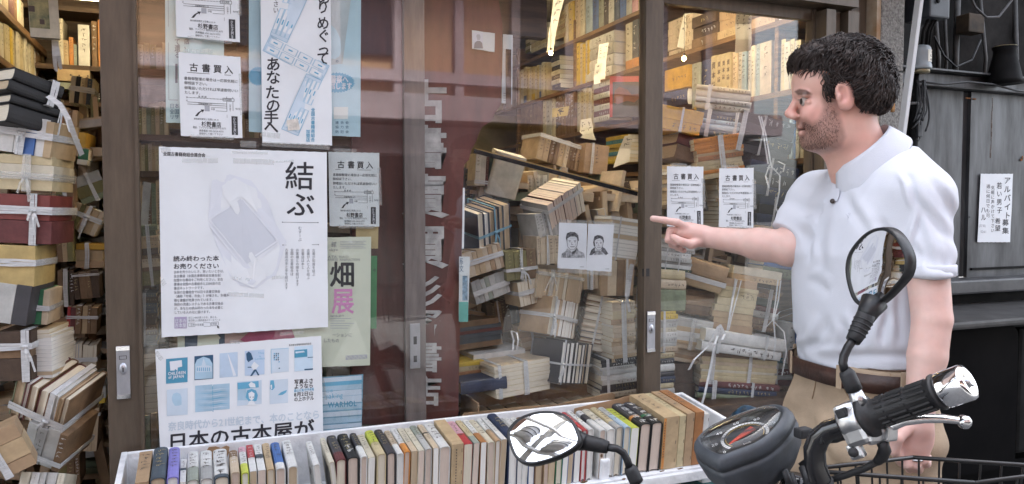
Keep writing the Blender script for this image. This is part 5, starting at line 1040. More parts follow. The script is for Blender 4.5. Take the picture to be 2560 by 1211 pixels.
bundle('S', 1345, 480, 50, 90, .42, .14, ['beige', 'ivory', 'tan'], 2, 0, [('h', .3)], 'ivory books standing behind the barcode paperback', 'cream')
bundle('S', 1182, 480, 44, 130, .45, .14, ['slate', 'olive', 'charcoal'], 0, 0, [], 'charcoal books standing at the edge of the red sign', 'tan')
# ---- right-hand pane
bundle('F', 1704, 300, 96, 60, .34, .2, ['amber', 'amber'], -10, -14, [('v', .5, .007)], 'bright amber boxed books lying tipped on the shelf edge', 'tan', 'case')
bundle('F', 1735, 376, 86, 66, .36, .2, ['maroon', 'brown'], -16, -6, [('v', .8, .01)], 'maroon boxed book wrapped in clear film below the amber books', 'tan', 'hard', tmat=CLEAR)
bundle('F', 1808, 248, 116, 60, .3, .2, ['ivory', 'palegrey', 'palegrey'], -9, -36, [('v', .25, .01)], 'topmost pale volumes of the tall taped pile', 'cream', 'hard')
bundle('F', 1808, 312, 124, 68, .3, .2, ['slate', 'paleblue', 'palegrey'], -9, -36, [('v', .25, .012), ('v', .7, .008)], 'blue and slate volumes under the pale ones in the tall pile', 'cream', 'hard')
bundle('F', 1800, 392, 100, 104, .26, .18, ['orange', 'orange', 'tan', 'rust', 'cream', 'tan', 'cream'], 8, -20, [('v', .55, .014)], 'orange and cream paperbacks in the lower tall pile', 'cream')
bundle('F', 1918, 342, 116, 98, .2, .16, ['black', 'charcoal', 'black', 'charcoal'], -12, -12, [('v', .4, .006), ('v', .02, .014)], 'upper black boxed encyclopedias tied with white string', 'cream', 'case')
bundle('F', 1932, 440, 108, 100, .2, .16, ['black', 'navy', 'black', 'navy'], -10, -12, [('v', .45, .006)], 'lower black boxed encyclopedias tied with white string', 'cream', 'case')
bundle('F', 1945, 530, 84, 74, .2, .16, ['navy', 'black', 'navy'], -8, -12, [('v', .4, .006)], 'navy boxed volumes at the foot of the black set', 'cream', 'case')
bundle('F', 1850, 500, 110, 150, .3, .16, ['amber', 'tan', 'beige', 'card', 'tan', 'brown', 'card', 'beige'], 2, 0, [('v', .1, .007)], 'tan and amber books stacked behind the two flyers', 'cream')
bundle('F', 1945, 588, 84, 36, .14, .16, ['card', 'rust'], -8, -8, [], 'orange-brown box lying just above the elbow', 'cream', 'case')
bundle('F', 1712, 470, 80, 110, .3, .16, ['brown', 'tan', 'dkbrown', 'beige', 'brown'], -4, 0, [('v', .6)], 'brown books stacked behind the flyer by the stile', 'tan')
bundle('F', 1690, 640, 90, 78, .13, .18, ['palegrey', 'white', 'grey', 'white', 'palegrey', 'grey', 'white', 'darkgreen'], -7, -4, [('v', .25, .004), ('v', .6, .003)], 'grey newspapers tied with cord behind the pointing hand', 'white', 'soft', name='newspaper_pile', cat='newspapers', loose=.014)
bundle('F', 1680, 700, 74, 50, .12, .16, ['cream', 'beige'], -5, 0, [], 'beige slipcase with brush title under the newspapers', 'cream', 'hard')
bundle('F', 1682, 752, 76, 56, .12, .16, ['sage'], -2, 0, [('v', .03, .006)], 'thick mottled dark green volume under the beige slipcase', 'cream', 'hard', mark=False)
bundle('F', 1668, 830, 54, 100, .12, .16, ['yellow', 'white', 'palegrey', 'ivory', 'palegrey', 'beige'], 0, 0, [('v', .35, .006)], 'thin pale paperbacks with a yellow one on top', 'white')
bundle('F', 1664, 942, 50, 120, .12, .16, ['cream', 'beige', 'charcoal', 'navy', 'palegrey', 'white', 'palegrey'], 0, 0, [('v', .15, .008)], 'rounded white and navy spines at the lower stile corner', 'white', 'hard')
bundle('F', 1762, 690, 90, 70, .2, .18, ['card', 'tan'], -16, -30, [('h', .35, .014)], 'large brown wrapped books tilted under the forearm', 'cream', 'hard', mark=False)
bundle('F', 1766, 760, 92, 62, .24, .18, ['brown', 'card', 'brown'], -8, -16, [('v', .8, .01)], 'dusty brown wrapped books below the tilted pair', 'tan', 'soft', mark=False)
bundle('F', 1740, 838, 100, 76, .2, .18, ['palegrey', 'beige', 'white', 'tan', 'beige'], -10, -10, [('v', .4, .012)], 'pale loose books bound by wide clear film', 'cream', 'soft', tmat=CLEAR, mark=False)
bundle('F', 1705, 880, 92, 50, .24, .18, ['beige', 'tan', 'beige', 'card', 'beige'], -12, -8, [], 'worn brown booklets sagging above the dark box', 'tan', mark=False)
bundle('F', 1706, 955, 66, 90, .22, .18, ['dkbrown', 'dkbrown'], -1, 0, [], 'two large dark brown boxes low behind the bin end', 'tan', 'case', mark=False)
bundle('F', 1838, 766, 84, 132, .15, .16, ['card', 'cream', 'cream', 'cream', 'cream', 'tan', 'tan', 'card'], -8, -24, [('v', .4, .005)], 'cream boxed volumes in a neat taped pile below the elbow', 'cream', 'case')
bundle('F', 1912, 776, 66, 104, .22, .15, ['brown', 'card', 'darkgreen', 'maroon', 'maroon', 'palegrey', 'brown'], -12, -8, [('v', .6, .012)], 'maroon and green spines beside the cream boxed pile', 'cream', 'hard')
bundle('F', 1892, 690, 104, 34, .16, .18, ['ivory', 'tan'], -9, -18, [], 'long ivory box lying on the cream boxed pile', 'cream', 'case')
bundle('F', 1958, 672, 84, 50, .18, .16, ['blue', 'sage'], -10, -12, [], 'bright blue book over a sage one near the white shirt', 'cream', 'hard')
bundle('F', 1862, 864, 196, 56, .12, .17, ['white', 'white'], -10, -8, [('v', .2, .008), ('v', .75, .006)], 'pair of thick white books tied together across the pile', 'cream', 'hard')
bundle('F', 1850, 925, 176, 76, .16, .18, ['brown', 'cream', 'beige', 'cream', 'ivory', 'cream', 'cream', 'tan'], -6, -10, [('v', .15, .012), ('v', .62, .01)], 'thin cream books layered under the white pair', 'cream', mark=False)
bundle('F', 1845, 1000, 182, 84, .15, .18, ['maroon', 'sage', 'navy', 'tan', 'orange'], -6, -12, [('v', .2, .012), ('v', .66, .008)], 'thick maroon, sage and navy volumes at the pile foot', 'cream', 'hard')
bundle('F', 1950, 965, 66, 110, .22, .16, ['greygreen', 'palegrey', 'maroon', 'brown', 'palegrey', 'maroon'], -4, 0, [('v', .3, .012)], 'grey and maroon spines low beside the khaki trousers', 'cream', 'hard')
bundle('F', 1945, 900, 70, 50, .24, .15, ['beige', 'teal', 'white'], 3, 0, [('v', .7, .008)], 'teal and white books behind the white pair', 'cream')
bundle('S', 1988, 858, 32, 104, .2, .1, ['white', 'blue'], 0, -6, [], 'upright blue book with white slipcase against the door frame', 'white', 'case')
# ---- doorway
bundle('F', 100, 222, 150, 62, -.06, .17, ['black', 'black'], -15, 38, [('v', .75, .012)], 'upper pair of large black hardbacks with cream page edges', 'cream', 'hard', mark=False)
bundle('F', 96, 290, 150, 70, -.05, .17, ['black', 'black'], -12, 38, [('v', .9, .006)], 'lower pair of large black hardbacks with cream page edges', 'cream', 'hard', mark=False)
bundle('S', 62, 338, 150, 96, -.03, .16, ['white', ['white'][0], 'blue', 'white', 'tan'], -9, -16, [('h', .55, .012), ('v', .45, .012)], 'white and blue boxed books under the black hardbacks', 'white', 'case', mark=False)
bundle('F', 60, 432, 150, 88, -.03, .18, ['cream', 'ivory', 'cream'], -3, -10, [('h', .4, .012), ('v', .55, .014)], 'cream books in crumpled clear wrap and tape at the doorway', 'cream', 'case', tmat=CLEAR, mark=False)
bundle('F', 58, 548, 150, 124, -.03, .18, ['brick', 'maroon'], -3, -12, [('h', .68, .014), ('v', .68, .01)], 'red and maroon slipcases strapped with white tape', 'tan', 'case', mark=False)
bundle('S', 38, 662, 104, 108, -.03, .16, ['straw'], -3, -10, [('h', .55, .012)], 'pale yellow boxed book with one white tape', 'tan', 'case', mark=False)
bundle('S', 30, 758, 92, 106, -.03, .16, ['palegrey', 'charcoal'], -10, -12, [], 'grey picture album with dark blue burst on its cover', 'tan', 'case', mark=False)
bundle('S', 100, 766, 44, 92, .02, .14, ['green', 'beige'], -6, -6, [('h', .45, .01)], 'deep green book taped upright beside the picture album', 'cream', 'case', mark=False)
bundle('F', 32, 892, 96, 124, -.04, .18, ['dkbrown', 'brown', 'dkbrown'], 0, -8, [('h', .7, .012), ('v', .85, .012)], 'dark brown box tied with wide grey tape at the doorway', 'tan', 'case', mark=False)
bundle('G', 104, 892, 58, 108, 0, .16, ['white'] * 11, 0, -14, [], 'neat stack of thin bright white booklets beside the brown box', 'white', 'soft', mark=False)
bundle('G', 100, 836, 50, 22, 0, .16, ['tan', 'cream'], 2, -10, [], 'two tan booklets on the white booklets', 'cream', 'soft', mark=False)
bundle('P', 96, 1020, 166, 112, -.03, .18, ['sage', 'maroon', 'brown', 'maroon', 'brown', 'white', 'card', 'brown'], -24, -22, [('h', .28, .014), ('v', .7, .01)], 'worn maroon hardbacks leaning in a taped bundle', 'tan', 'hard', 16)
bundle('S', 108, 1118, 118, 110, -.02, .17, ['palegrey', 'grey', 'palegrey', 'brown'], -22, -20, [('h', .2, .01)], 'pale grey boxed volumes leaning below the maroon bundle', 'cream', 'case', 12)
bundle('F', 20, 1130, 92, 120, -.16, .1, ['card', 'tan', 'card'], 22, 8, [('v', .2, .012)], 'orange-brown wrapped parcel leaning in the lower corner', 'tan', 'case', mark=False)
bundle('S', 104, 1198, 116, 34, -.1, .15, ['ivory', 'white', 'palegrey', 'palegrey', 'ivory'], -8, -8, [], 'rounded white spines at the very bottom of the doorway', 'white', 'hard', tilt=-20)
bundle('S', 205, 225, 60, 70, .9, .14, ['ivory', 'black', 'cream', 'tan', 'slate', 'cream'], -6, 0, [('h', .5, .012)], 'small mixed bundle with stiff white tape under the back shelf', 'cream')
bundle('F', 190, 360, 60, 60, .5, .16, ['amber', 'card'], -2, -6, [], 'ochre box next to the green slip', 'tan', 'case', mark=False)
bundle('F', 208, 392, 26, 40, .48, .14, ['green', 'ivory'], -6, 0, [], 'small green wrapped books beside the ochre box', 'cream', mark=False)
bundle('F', 222, 470, 80, 70, .55, .16, ['palegrey', 'olive', 'sage'], 22, 10, [('v', .6)], 'olive album with pale top leaning against the frame', 'cream', 'case', mark=False)
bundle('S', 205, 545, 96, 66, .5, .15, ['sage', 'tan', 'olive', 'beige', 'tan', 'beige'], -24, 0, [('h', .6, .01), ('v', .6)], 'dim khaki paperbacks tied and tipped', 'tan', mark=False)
bundle('F', 225, 640, 76, 60, .5, .15, ['amber', 'tan', 'card'], -2, 0, [('v', .4, .008)], 'ochre parcel tied with two cords in the middle of the doorway', 'tan', 'case', mark=False)
bundle('S', 216, 712, 64, 70, .48, .15, ['dkbrown', 'tan', 'brown', 'dkbrown'], 4, 0, [('h', .85, .004)], 'dark brown books under a curved white cord', 'tan')
bundle('S', 205, 800, 76, 70, .46, .15, ['red', 'maroon', 'brown', 'tan', 'brown', 'brown'], -4, 0, [('h', .6, .006)], 'brown books with a red one at one end', 'tan')
bundle('P', 205, 905, 72, 92, .44, .15, ['tan', 'tan', 'blue', 'beige', 'brown', 'beige', 'tan'], -3, 0, [('h', .55, .01)], 'page edges with a single blue spine, tied with brown tape', 'cream')
bundle('P', 214, 1075, 64, 110, .42, .15, ['brown', 'tan', 'brown', 'beige', 'brown'], -5, 0, [('h', .85, .006)], 'brown paperbacks on edge low in the doorway', 'tan')
bundle('F', 244, 975, 36, 70, .4, .14, ['palegrey', 'grey', 'yellow'], 0, 0, [], 'grey boxes half behind the door stile', 'cream', 'case')
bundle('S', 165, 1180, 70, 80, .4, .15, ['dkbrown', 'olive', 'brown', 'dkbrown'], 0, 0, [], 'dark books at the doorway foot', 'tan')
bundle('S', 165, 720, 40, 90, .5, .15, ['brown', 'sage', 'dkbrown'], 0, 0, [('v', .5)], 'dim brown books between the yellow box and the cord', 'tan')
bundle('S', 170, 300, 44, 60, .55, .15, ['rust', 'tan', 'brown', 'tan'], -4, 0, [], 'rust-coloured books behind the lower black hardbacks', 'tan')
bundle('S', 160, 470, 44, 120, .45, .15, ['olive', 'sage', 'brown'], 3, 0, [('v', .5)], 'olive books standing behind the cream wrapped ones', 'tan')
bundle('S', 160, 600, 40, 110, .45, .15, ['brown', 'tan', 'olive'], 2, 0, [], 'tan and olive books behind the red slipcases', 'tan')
# ---- cardboard box of books along the window foot
t = thing('cardboard_box', 'long open cardboard box with torn rim at the window foot', 'box', (0, 0, 0))
L_ = [aty(x, y, .06) for x, y in ((1150, 1052), (1152, 1046), (1160, 1034), (1200, 1030), (1300, 1019), (1400, 1012), (1420, 1006), (1530, 983), (1538, 986), (1536, 1015), (1530, 1085), (1150, 1130))]
b = MB(); n = len(L_); b.add(L_ + [p + Vector((0, .006, 0)) for p in L_], [(i, (i + 1) % n, n + (i + 1) % n, n + i) for i in range(n)] + [tuple(range(n - 1, -1, -1)), tuple(range(n, 2 * n))]); b.build('front_panel', CARD, t)
z = L_[4].z
MB().box((1.3, .27, z - .06), (.72, .005, .22)).box((.935, .165, z - .07), (.006, .2, .2)).box((1.665, .165, z - .05), (.006, .2, .2)).build('panel', CARD, t)
for k in range(9):
    o = mk_book(.05, .14, .16, R.choice(['brown', 'olive', 'dkbrown', 'tan']), 'tan', 'soft', M=T(1.02 + .07 * k, .09, z - .17) @ Rm(rad(-12), 'Y')); tag(o, f'{ORD[k]} dim brown book from the sign end inside the cardboard box', 'book', 'books inside the cardboard box')
# ---- black rail across the heap
p0, p1 = aty(1186, 372, .2), aty(1594, 480, .1); d_ = (p1 - p0)
t = thing('picture_rail', 'long black rail with brass upper edge slanting across the heap', 'rail', M=T(*p0) @ d_.to_track_quat('X', 'Z').to_matrix().to_4x4())
MB().box((d_.length / 2, 0, -.009), (d_.length, .012, .016), bev=.001).build('bar', BLACK_PAINT, t); MB().box((d_.length / 2, 0, .001), (d_.length, .013, .004)).build('brass_edge', mat('brass', (.5, .36, .15), .35, metal=.8, var=.1), t)
# ---- left side of the shop: side bookcase, back shelf
XL = -.72
bc = thing('bookcase', 'tall bookcase along the side wall receding behind the doorway piles', 'bookcase', (0, 0, 0))
zl = [atx(66, 78, XL).z - .01, atx(40, 178, XL).z, 1.55]
for z in zl: MB().box((XL - .14, 1.55, z), (.28, 2.9, .03)).build('shelf', WOOD, bc)
MB().box((XL - .29, 1.55, 1.5), (.02, 2.9, 2.6)).build('back_panel', DARK_WOOD, bc)
run(zl[1] + .016, -10, 58, 50, 82, ['cream', 'yellow', 'cream', 'ivory', 'cream'], 9, 'in the yellowish row above the black hardbacks', 'books on the side bookcase', XL, 1)
run(zl[1] + .016, 59, 128, 84, 148, ['cream', 'ivory', 'tan', 'ivory', 'cream', 'white', 'brown', 'brown'], 10, 'toward the dark end of the yellowish row', 'books on the side bookcase', XL, 1)
run(zl[0] + .016, -10, 74, -60, 10, ['brown', 'ivory', 'tan', 'maroon'], 6, 'above the yellowish row', 'books on the side bookcase', XL, 1)
bk = thing('book_shelf', 'dark wooden shelf across the back of the doorway', 'shelf', (0, 0, 0)); YB = 1.9
for py in (164, 254, 18):
    p = aty(200, py, YB); MB().box((p.x + .15, YB + .12, p.z - .012), (1.1, .24, .024)).build('shelf', DARK_WOOD, bk)
MB().box((aty(200, 100, YB).x + .15, YB + .25, 1.6), (1.1, .02, 2.7)).build('back_panel', DARK_WOOD, bk)
def BS(py0, rows, where):
    zb = aty(200, py0, YB).z + .002
    for x0, x1, yt, col, sty, desc in rows:
        a, c = aty(x0, yt, YB), aty(x1, yt, YB)
        o = mk_book((c.x - a.x) * .96, a.z - zb, .15, col, 'cream', sty, M=T((a.x + c.x) / 2, YB + .01, zb)); tag(o, f'{desc} {where}', 'book', 'books on the back shelf')
BS(164, [(142, 156, 45, 'ivory', 'soft', 'ivory book'), (157, 170, 100, 'tan', 'soft', 'short tan book'), (171, 182, 92, 'orange', 'soft', 'orange book'), (183, 191, 110, 'greygreen', 'soft', 'grey-green book'), (193, 223, 60, 'white', 'case', 'wide white slipcase with small lettering'), (226, 242, 52, 'brown', 'hard', 'brown volume'), (243, 262, 48, 'orange', 'case', 'orange-brown slipcase')], 'on the back shelf over the doorway')
for k, (x0, x1, y0, y1, c, lab) in enumerate(((142, 225, 172, 206, 'tan', 'tan flat box with faint drawings on the back shelf'), (146, 221, 206, 226, 'greygreen', 'grey marbled flat box on the back shelf'), (172, 239, 226, 252, 'sage', 'olive flat art book with pale museum name on the back shelf'))):
    a, c2 = aty(x0, y0, YB - .01), aty(x1, y1, YB - .01)
    o = mk_book(a.z - c2.z, c2.x - a.x, .16, c, 'cream', 'case', None, False, M=T(a.x, YB - .01, (a.z + c2.z) / 2) @ Rm(rad(90), 'Y')); tag(o, lab, 'book', 'books lying flat on the back shelf')
    b = MB(); x = .04
    for ch in ("MUSEE D'ORSAY" if k == 2 else '・・・'):
        v, f, ad = glyph(ch, .01); s_ = .04; b.add([(-(gy - .35) * s_, -.0015, x + gx * s_) for gx, gy in v], f); x += (ad if ch != ' ' else .3) * s_ * .95
    b.build('lettering', WINK if k == 2 else BINK, o, fix=False)
# picture book hanging from the shelf edge, its tag strips
p = aty(76, 92, .25); q_ = aty(148, -4, .25)
t = thing('picture_book', 'white picture book with painting of a garden house on its cover', 'book', M=T(p.x, .25, p.z) @ Rm(rad(10), 'Z') @ Rm(rad(-2), 'Y'))
w_, h_ = q_.x - p.x, q_.z - p.z
MB().box((w_ / 2, .015, h_ / 2), (w_, .03, h_), bev=.001).build('cover', bm_('ivory'), t)
MB().box((w_ * .34, -.0008, h_ * .58), (w_ * .66, .001, h_ * .72)).build('painting', mat('garden_painting', (.42, .36, .17), .6, c2=(.1, .12, .07), scale=26), t)
MB().box((w_ * .42, -.002, h_ * .38), (w_ * .16, .001, h_ * .12)).box((w_ * .1, -.002, h_ * .68), (w_ * .2, .001, h_ * .14)).build('house_patch', mat('dark_paint_patch', (.09, .06, .05), .6), t)
b = MB()
for k in range(6): b.ribbon([aty(132 + 2 * k, 98, .3), aty(134 + 3 * k, 140, .28), aty(134 + 4 * k + R.uniform(-4, 4), 172 + R.uniform(-10, 8), .3)], (.0035, 0, 0), .0004)
tag(b.build('tape_tails', TAPE, fix=False), 'frayed white tape tails dangling below the picture book', 'tape')
b = MB(); b.ribbon([aty(120, 240, -.09), aty(150, 262, -.1), aty(172, 300, -.1), aty(186, 340, -.06), aty(205, 388, 0)], (.006, 0, .004), .0004); b.ribbon([aty(128, 241, -.08), aty(160, 280, -.1), aty(174, 330, -.1)], (.002, 0, .001), .0004)
tag(b.build('tape_tails', TAPE, fix=False), 'long white tape trailing down from the black hardbacks', 'tape')
def strands(lab, Y, lines, w=.0035):
    b = MB()
    for L in lines: b.ribbon([aty(x, y, Y + .01 * math.sin(k * 2.1)) for k, (x, y) in enumerate(L)], (w, 0, .0006), .0004)
    tag(b.build('tape_tails', TAPE, fix=False), lab, 'tape')
strands('knotted white string dangling over the black encyclopedias', .07, [[(1897, 290), (1908, 330), (1914, 372), (1920, 410)], [(1903, 292), (1914, 335), (1922, 380), (1928, 416)], [(1920, 410), (1945, 404), (1962, 412), (1958, 430), (1936, 436)], [(1924, 412), (1914, 440), (1922, 470)], [(1928, 416), (1950, 440), (1948, 480), (1940, 520), (1955, 560)]])
strands('white plastic strings spraying from the knot beside the white shirt', .07, [[(1930, 800), (1950, 780), (1975, 772), (1998, 770)], [(1932, 802), (1958, 792), (1985, 782)], [(1945, 700), (1940, 745), (1932, 800), (1905, 830)], [(1952, 702), (1946, 750), (1934, 802), (1938, 850), (1934, 900)], [(1930, 800), (1960, 830), (1966, 880), (1955, 940)]])
strands('pair of thin white cords down the cream boxed pile', .07, [[(1843, 700), (1834, 740), (1824, 785), (1818, 825)], [(1853, 702), (1842, 745), (1830, 790), (1822, 826)]], .0028)
strands('grey plastic bow hanging at the corner of the white pair', .04, [[(1800, 812), (1794, 840), (1786, 862)], [(1796, 815), (1770, 866), (1735, 900), (1722, 925)], [(1788, 860), (1776, 920), (1762, 985), (1752, 1020)], [(1800, 812), (1812, 835), (1806, 850)]], .006)
strands('white tape arching beside the middle door stile below the portraits', .05, [[(1578, 660), (1570, 700), (1566, 740), (1574, 780)], [(1582, 662), (1575, 705), (1570, 742)]], .006)
strands('limp white string hanging by the shadowed books near the red sign', .14, [[(1278, 828), (1284, 850), (1282, 878)], [(1278, 828), (1292, 832), (1296, 850), (1292, 876)]], .003)
# ---- shelf seen between the posters
pb = thing('book_rack', 'greenish dim book rack glimpsed between the taped posters', 'shelf', (0, 0, 0)); YP = .55
for py in (182, 345, 436, 700): p = aty(400, py, YP); MB().box((.2, YP + .12, p.z), (1.0, .24, .022)).build('shelf', DARK_WOOD, pb)
MB().box((.2, YP + .26, 1.3), (1.0, .02, 2.2)).build('back_panel', DARK_WOOD, pb)
def PR(py0, x0, x1, yt, cols, n, where):
    zb = aty(400, py0, YP).z + .012; e = np.linspace(x0, x1, n + 1)
    for k in range(n):
        a, c = aty(e[k], yt + R.uniform(-8, 8), YP), aty(e[k + 1], yt, YP)
        o = mk_book((c.x - a.x) * .95, max(.06, a.z - zb), .14, cols[k % len(cols)], 'tan', 'soft', M=T((a.x + c.x) / 2, YP + .02, zb)); tag(o, f'{ORD[k]} book, {cn(cols[k % len(cols)])}, {where}', 'book', 'books on the rack between the posters')
PR(345, 342, 420, 270, ['olive', 'cream', 'sage', 'olive', 'tan'], 7, 'beside the mint poster'); PR(436, 342, 396, 362, ['tan', 'cream', 'olive', 'beige'], 6, 'beside the top of the hands poster'); PR(182, 342, 420, 110, ['beige', 'tan', 'olive'], 5, 'high beside the top flyer'); PR(700, 342, 400, 455, ['tan', 'beige', 'brown', 'sage'], 5, 'beside the middle of the hands poster')
PR(345, 600, 660, 290, ['tan', 'brown', 'olive'], 5, 'between flyer and notice'); PR(700, 815, 900, 575, ['brown', 'tan', 'dkbrown', 'card'], 7, 'under the dull flyer')
bundle('F', 368, 640, 60, 150, .3, .15, ['sage', 'tan', 'dkbrown', 'beige', 'brown', 'olive'], 4, 0, [('v', .6, .006)], 'dim stack beside the hands poster edge', 'tan')
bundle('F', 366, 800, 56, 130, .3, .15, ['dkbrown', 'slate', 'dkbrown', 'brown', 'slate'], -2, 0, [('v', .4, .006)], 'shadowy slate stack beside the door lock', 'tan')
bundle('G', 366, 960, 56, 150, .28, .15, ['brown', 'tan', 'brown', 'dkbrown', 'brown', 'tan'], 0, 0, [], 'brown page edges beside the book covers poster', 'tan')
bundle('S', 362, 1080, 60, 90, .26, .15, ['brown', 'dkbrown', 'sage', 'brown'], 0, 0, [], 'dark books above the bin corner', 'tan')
# ---- the mass of books behind everything
def heap(name, label, box, n, seed):
    rr = random.Random(seed); b = MB(); (x0, x1), (y0, y1), (z0, z1) = box
    for k in range(n):
        t_, h_, d_ = rr.uniform(.015, .04), rr.uniform(.15, .22), rr.uniform(.11, .16)
        M = T(rr.uniform(x0, x1), rr.uniform(y0, y1), rr.uniform(z0, z1)) @ Rm(rr.uniform(-.4, .4), 'Z') @ Rm((math.pi / 2 if rr.random() < .6 else 0) + rr.uniform(-.25, .25), 'Y')
        m = rr.randrange(1, 8); b.box((0, 0, 0), (t_, d_, h_), M, m); b.box((0, -.003 if rr.random() < .6 else .003, 0), (t_ * .8, d_, h_ * .985), M, 0)
    b.box(((x0 + x1) / 2, y1 + .06, (z0 + z1) / 2), (x1 - x0, .05, z1 - z0 + .1), m=8)
    tag(b.build(name, [PAGES['tan']] + [bm_(c) for c in ('brown', 'beige', 'tan', 'sage', 'card', 'palegrey', 'beige', 'dkbrown')], fix=False), label, None, None, 'stuff')
heap('piled_books', 'mass of dim books piled behind the bundles in the window', ((.75, 2.5), (.44, .7), (.35, 1.5)), 900, 1)
heap('piled_books', 'mass of dim books filling the back of the doorway', ((-.75, -.1), (.62, 1.1), (.3, 1.75)), 520, 2)
heap('piled_books', 'mass of dim books behind the posters', ((-.1, .75), (.42, .52), (.35, 1.35)), 150, 3)
MB().box((1.65, .32, .3), (1.6, .5, .55)).build('plinth', DARK_WOOD, shop); MB().box((.25, .3, .3), (.8, .5, .5)).build('plinth', DARK_WOOD, shop); MB().box((-.5, .3, .22), (.45, .6, .3)).build('plinth', DARK_WOOD, shop)
bpy.data.objects.remove(_fo)
# ================================================================== THE MAN (signed-distance modelling, meshed with surface nets)
Z0 = 1.71
FH = np.array([math.sin(YAW), math.cos(YAW), 0.0]); ORG = np.array([CAM[0], CAM[1], 0]) + FH * Z0 + _rt * .775
MAN = Matrix(((_rt[0], FH[0], 0, ORG[0]), (_rt[1], FH[1], 0, ORG[1]), (0, 0, 1, 0), (0, 0, 0, 1)))
def L3(px, py, b):
    d = ray(px, py); s_ = (Z0 + b) / (d @ FH); P = CAM + d * s_ - ORG
    return np.array([P @ _rt, P @ FH, P[2]])
class Grid:
    def __init__(s, lo, hi, h):
        s.lo = np.array(lo, float); s.h = h; n = [int((b_ - a_) / h) + 2 for a_, b_ in zip(lo, hi)]
        ax = [s.lo[i] + h * np.arange(n[i]) for i in range(3)]
        s.X, s.Y, s.Z = np.meshgrid(*ax, indexing='ij')
    def cap(s, a, b, ra, rb, sq=None):
        a, b = np.array(a, float), np.array(b, float); d = b - a; dd = max(1e-9, d @ d)
        px, py, pz = s.X - a[0], s.Y - a[1], s.Z - a[2]
        t = np.clip((px * d[0] + py * d[1] + pz * d[2]) / dd, 0, 1)
        return np.sqrt((px - t * d[0]) ** 2 + (py - t * d[1]) ** 2 + (pz - t * d[2]) ** 2) - (ra + (rb - ra) * t)
    def ell(s, c, r, rot=0.0, yaw=0.0):
        x, y, z = s.X - c[0], s.Y - c[1], s.Z - c[2]
        if yaw: cy_, sy_ = math.cos(yaw), math.sin(yaw); x, y = x * cy_ + y * sy_, -x * sy_ + y * cy_
        if rot: cr_, sr_ = math.cos(rot), math.sin(rot); x, z = x * cr_ + z * sr_, -x * sr_ + z * cr_
        k0 = np.sqrt((x / r[0]) ** 2 + (y / r[1]) ** 2 + (z / r[2]) ** 2); k1 = np.sqrt((x / r[0] ** 2) ** 2 + (y / r[1] ** 2) ** 2 + (z / r[2] ** 2) ** 2) + 1e-9
        return k0 * (k0 - 1) / k1
    def plane(s, p, n):
        n = np.array(n, float); n /= np.linalg.norm(n); return (s.X - p[0]) * n[0] + (s.Y - p[1]) * n[1] + (s.Z - p[2]) * n[2]
def smin(a, b, k): h = np.clip(.5 + .5 * (b - a) / k, 0, 1); return b + (a - b) * h - k * h * (1 - h)
def smax(a, b, k): return -smin(-a, -b, k)
def nets(g, V):
    """naive surface nets -> verts, quads"""
    S = V < 0; nx, ny, nz = V.shape
    c = sum(S[i:nx - 1 + i, j:ny - 1 + j, k:nz - 1 + k].astype(np.int8) for i in (0, 1) for j in (0, 1) for k in (0, 1))
    act = (c > 0) & (c < 8); idx = -np.ones(act.shape, np.int64); I = np.argwhere(act); idx[act] = np.arange(len(I))
    acc = np.zeros((len(I), 3)); cnt = np.zeros(len(I))
    co_ = [(i, j, k) for i in (0, 1) for j in (0, 1) for k in (0, 1)]
    for p in co_:
        for ax in range(3):
            if p[ax]: continue
            q = list(p); q[ax] = 1
            a = V[I[:, 0] + p[0], I[:, 1] + p[1], I[:, 2] + p[2]]; b = V[I[:, 0] + q[0], I[:, 1] + q[1], I[:, 2] + q[2]]
            m = (a < 0) != (b < 0); t = np.where(m, a / np.where(a - b == 0, 1, a - b), 0)
            pt = np.array(p, float)[None].repeat(len(I), 0); pt[:, ax] += t
            acc[m] += pt[m]; cnt[m] += 1
    P = g.lo + (I + acc / cnt[:, None]) * g.h; F_ = []
    for ax in range(3):
        sl0 = [slice(None)] * 3; sl1 = [slice(None)] * 3; sl0[ax] = slice(0, -1); sl1[ax] = slice(1, None)
        cr = S[tuple(sl0)] != S[tuple(sl1)]; E = np.argwhere(cr); o = [x for x in range(3) if x != ax]
        E = E[(E[:, o[0]] > 0) & (E[:, o[1]] > 0) & (E[:, o[0]] < V.shape[o[0]] - 1) & (E[:, o[1]] < V.shape[o[1]] - 1)]
        def gi(d0, d1): e = E.copy(); e[:, o[0]] -= d0; e[:, o[1]] -= d1; return idx[e[:, 0], e[:, 1], e[:, 2]]
        q = np.stack([gi(0, 0), gi(1, 0), gi(1, 1), gi(0, 1)], 1); ins = S[E[:, 0], E[:, 1], E[:, 2]]
        if ax == 1: ins = ~ins
        q[ins] = q[ins][:, ::-1]; F_.append(q)
    q = np.concatenate(F_); q = q[(q >= 0).all(1)]
    return P, q
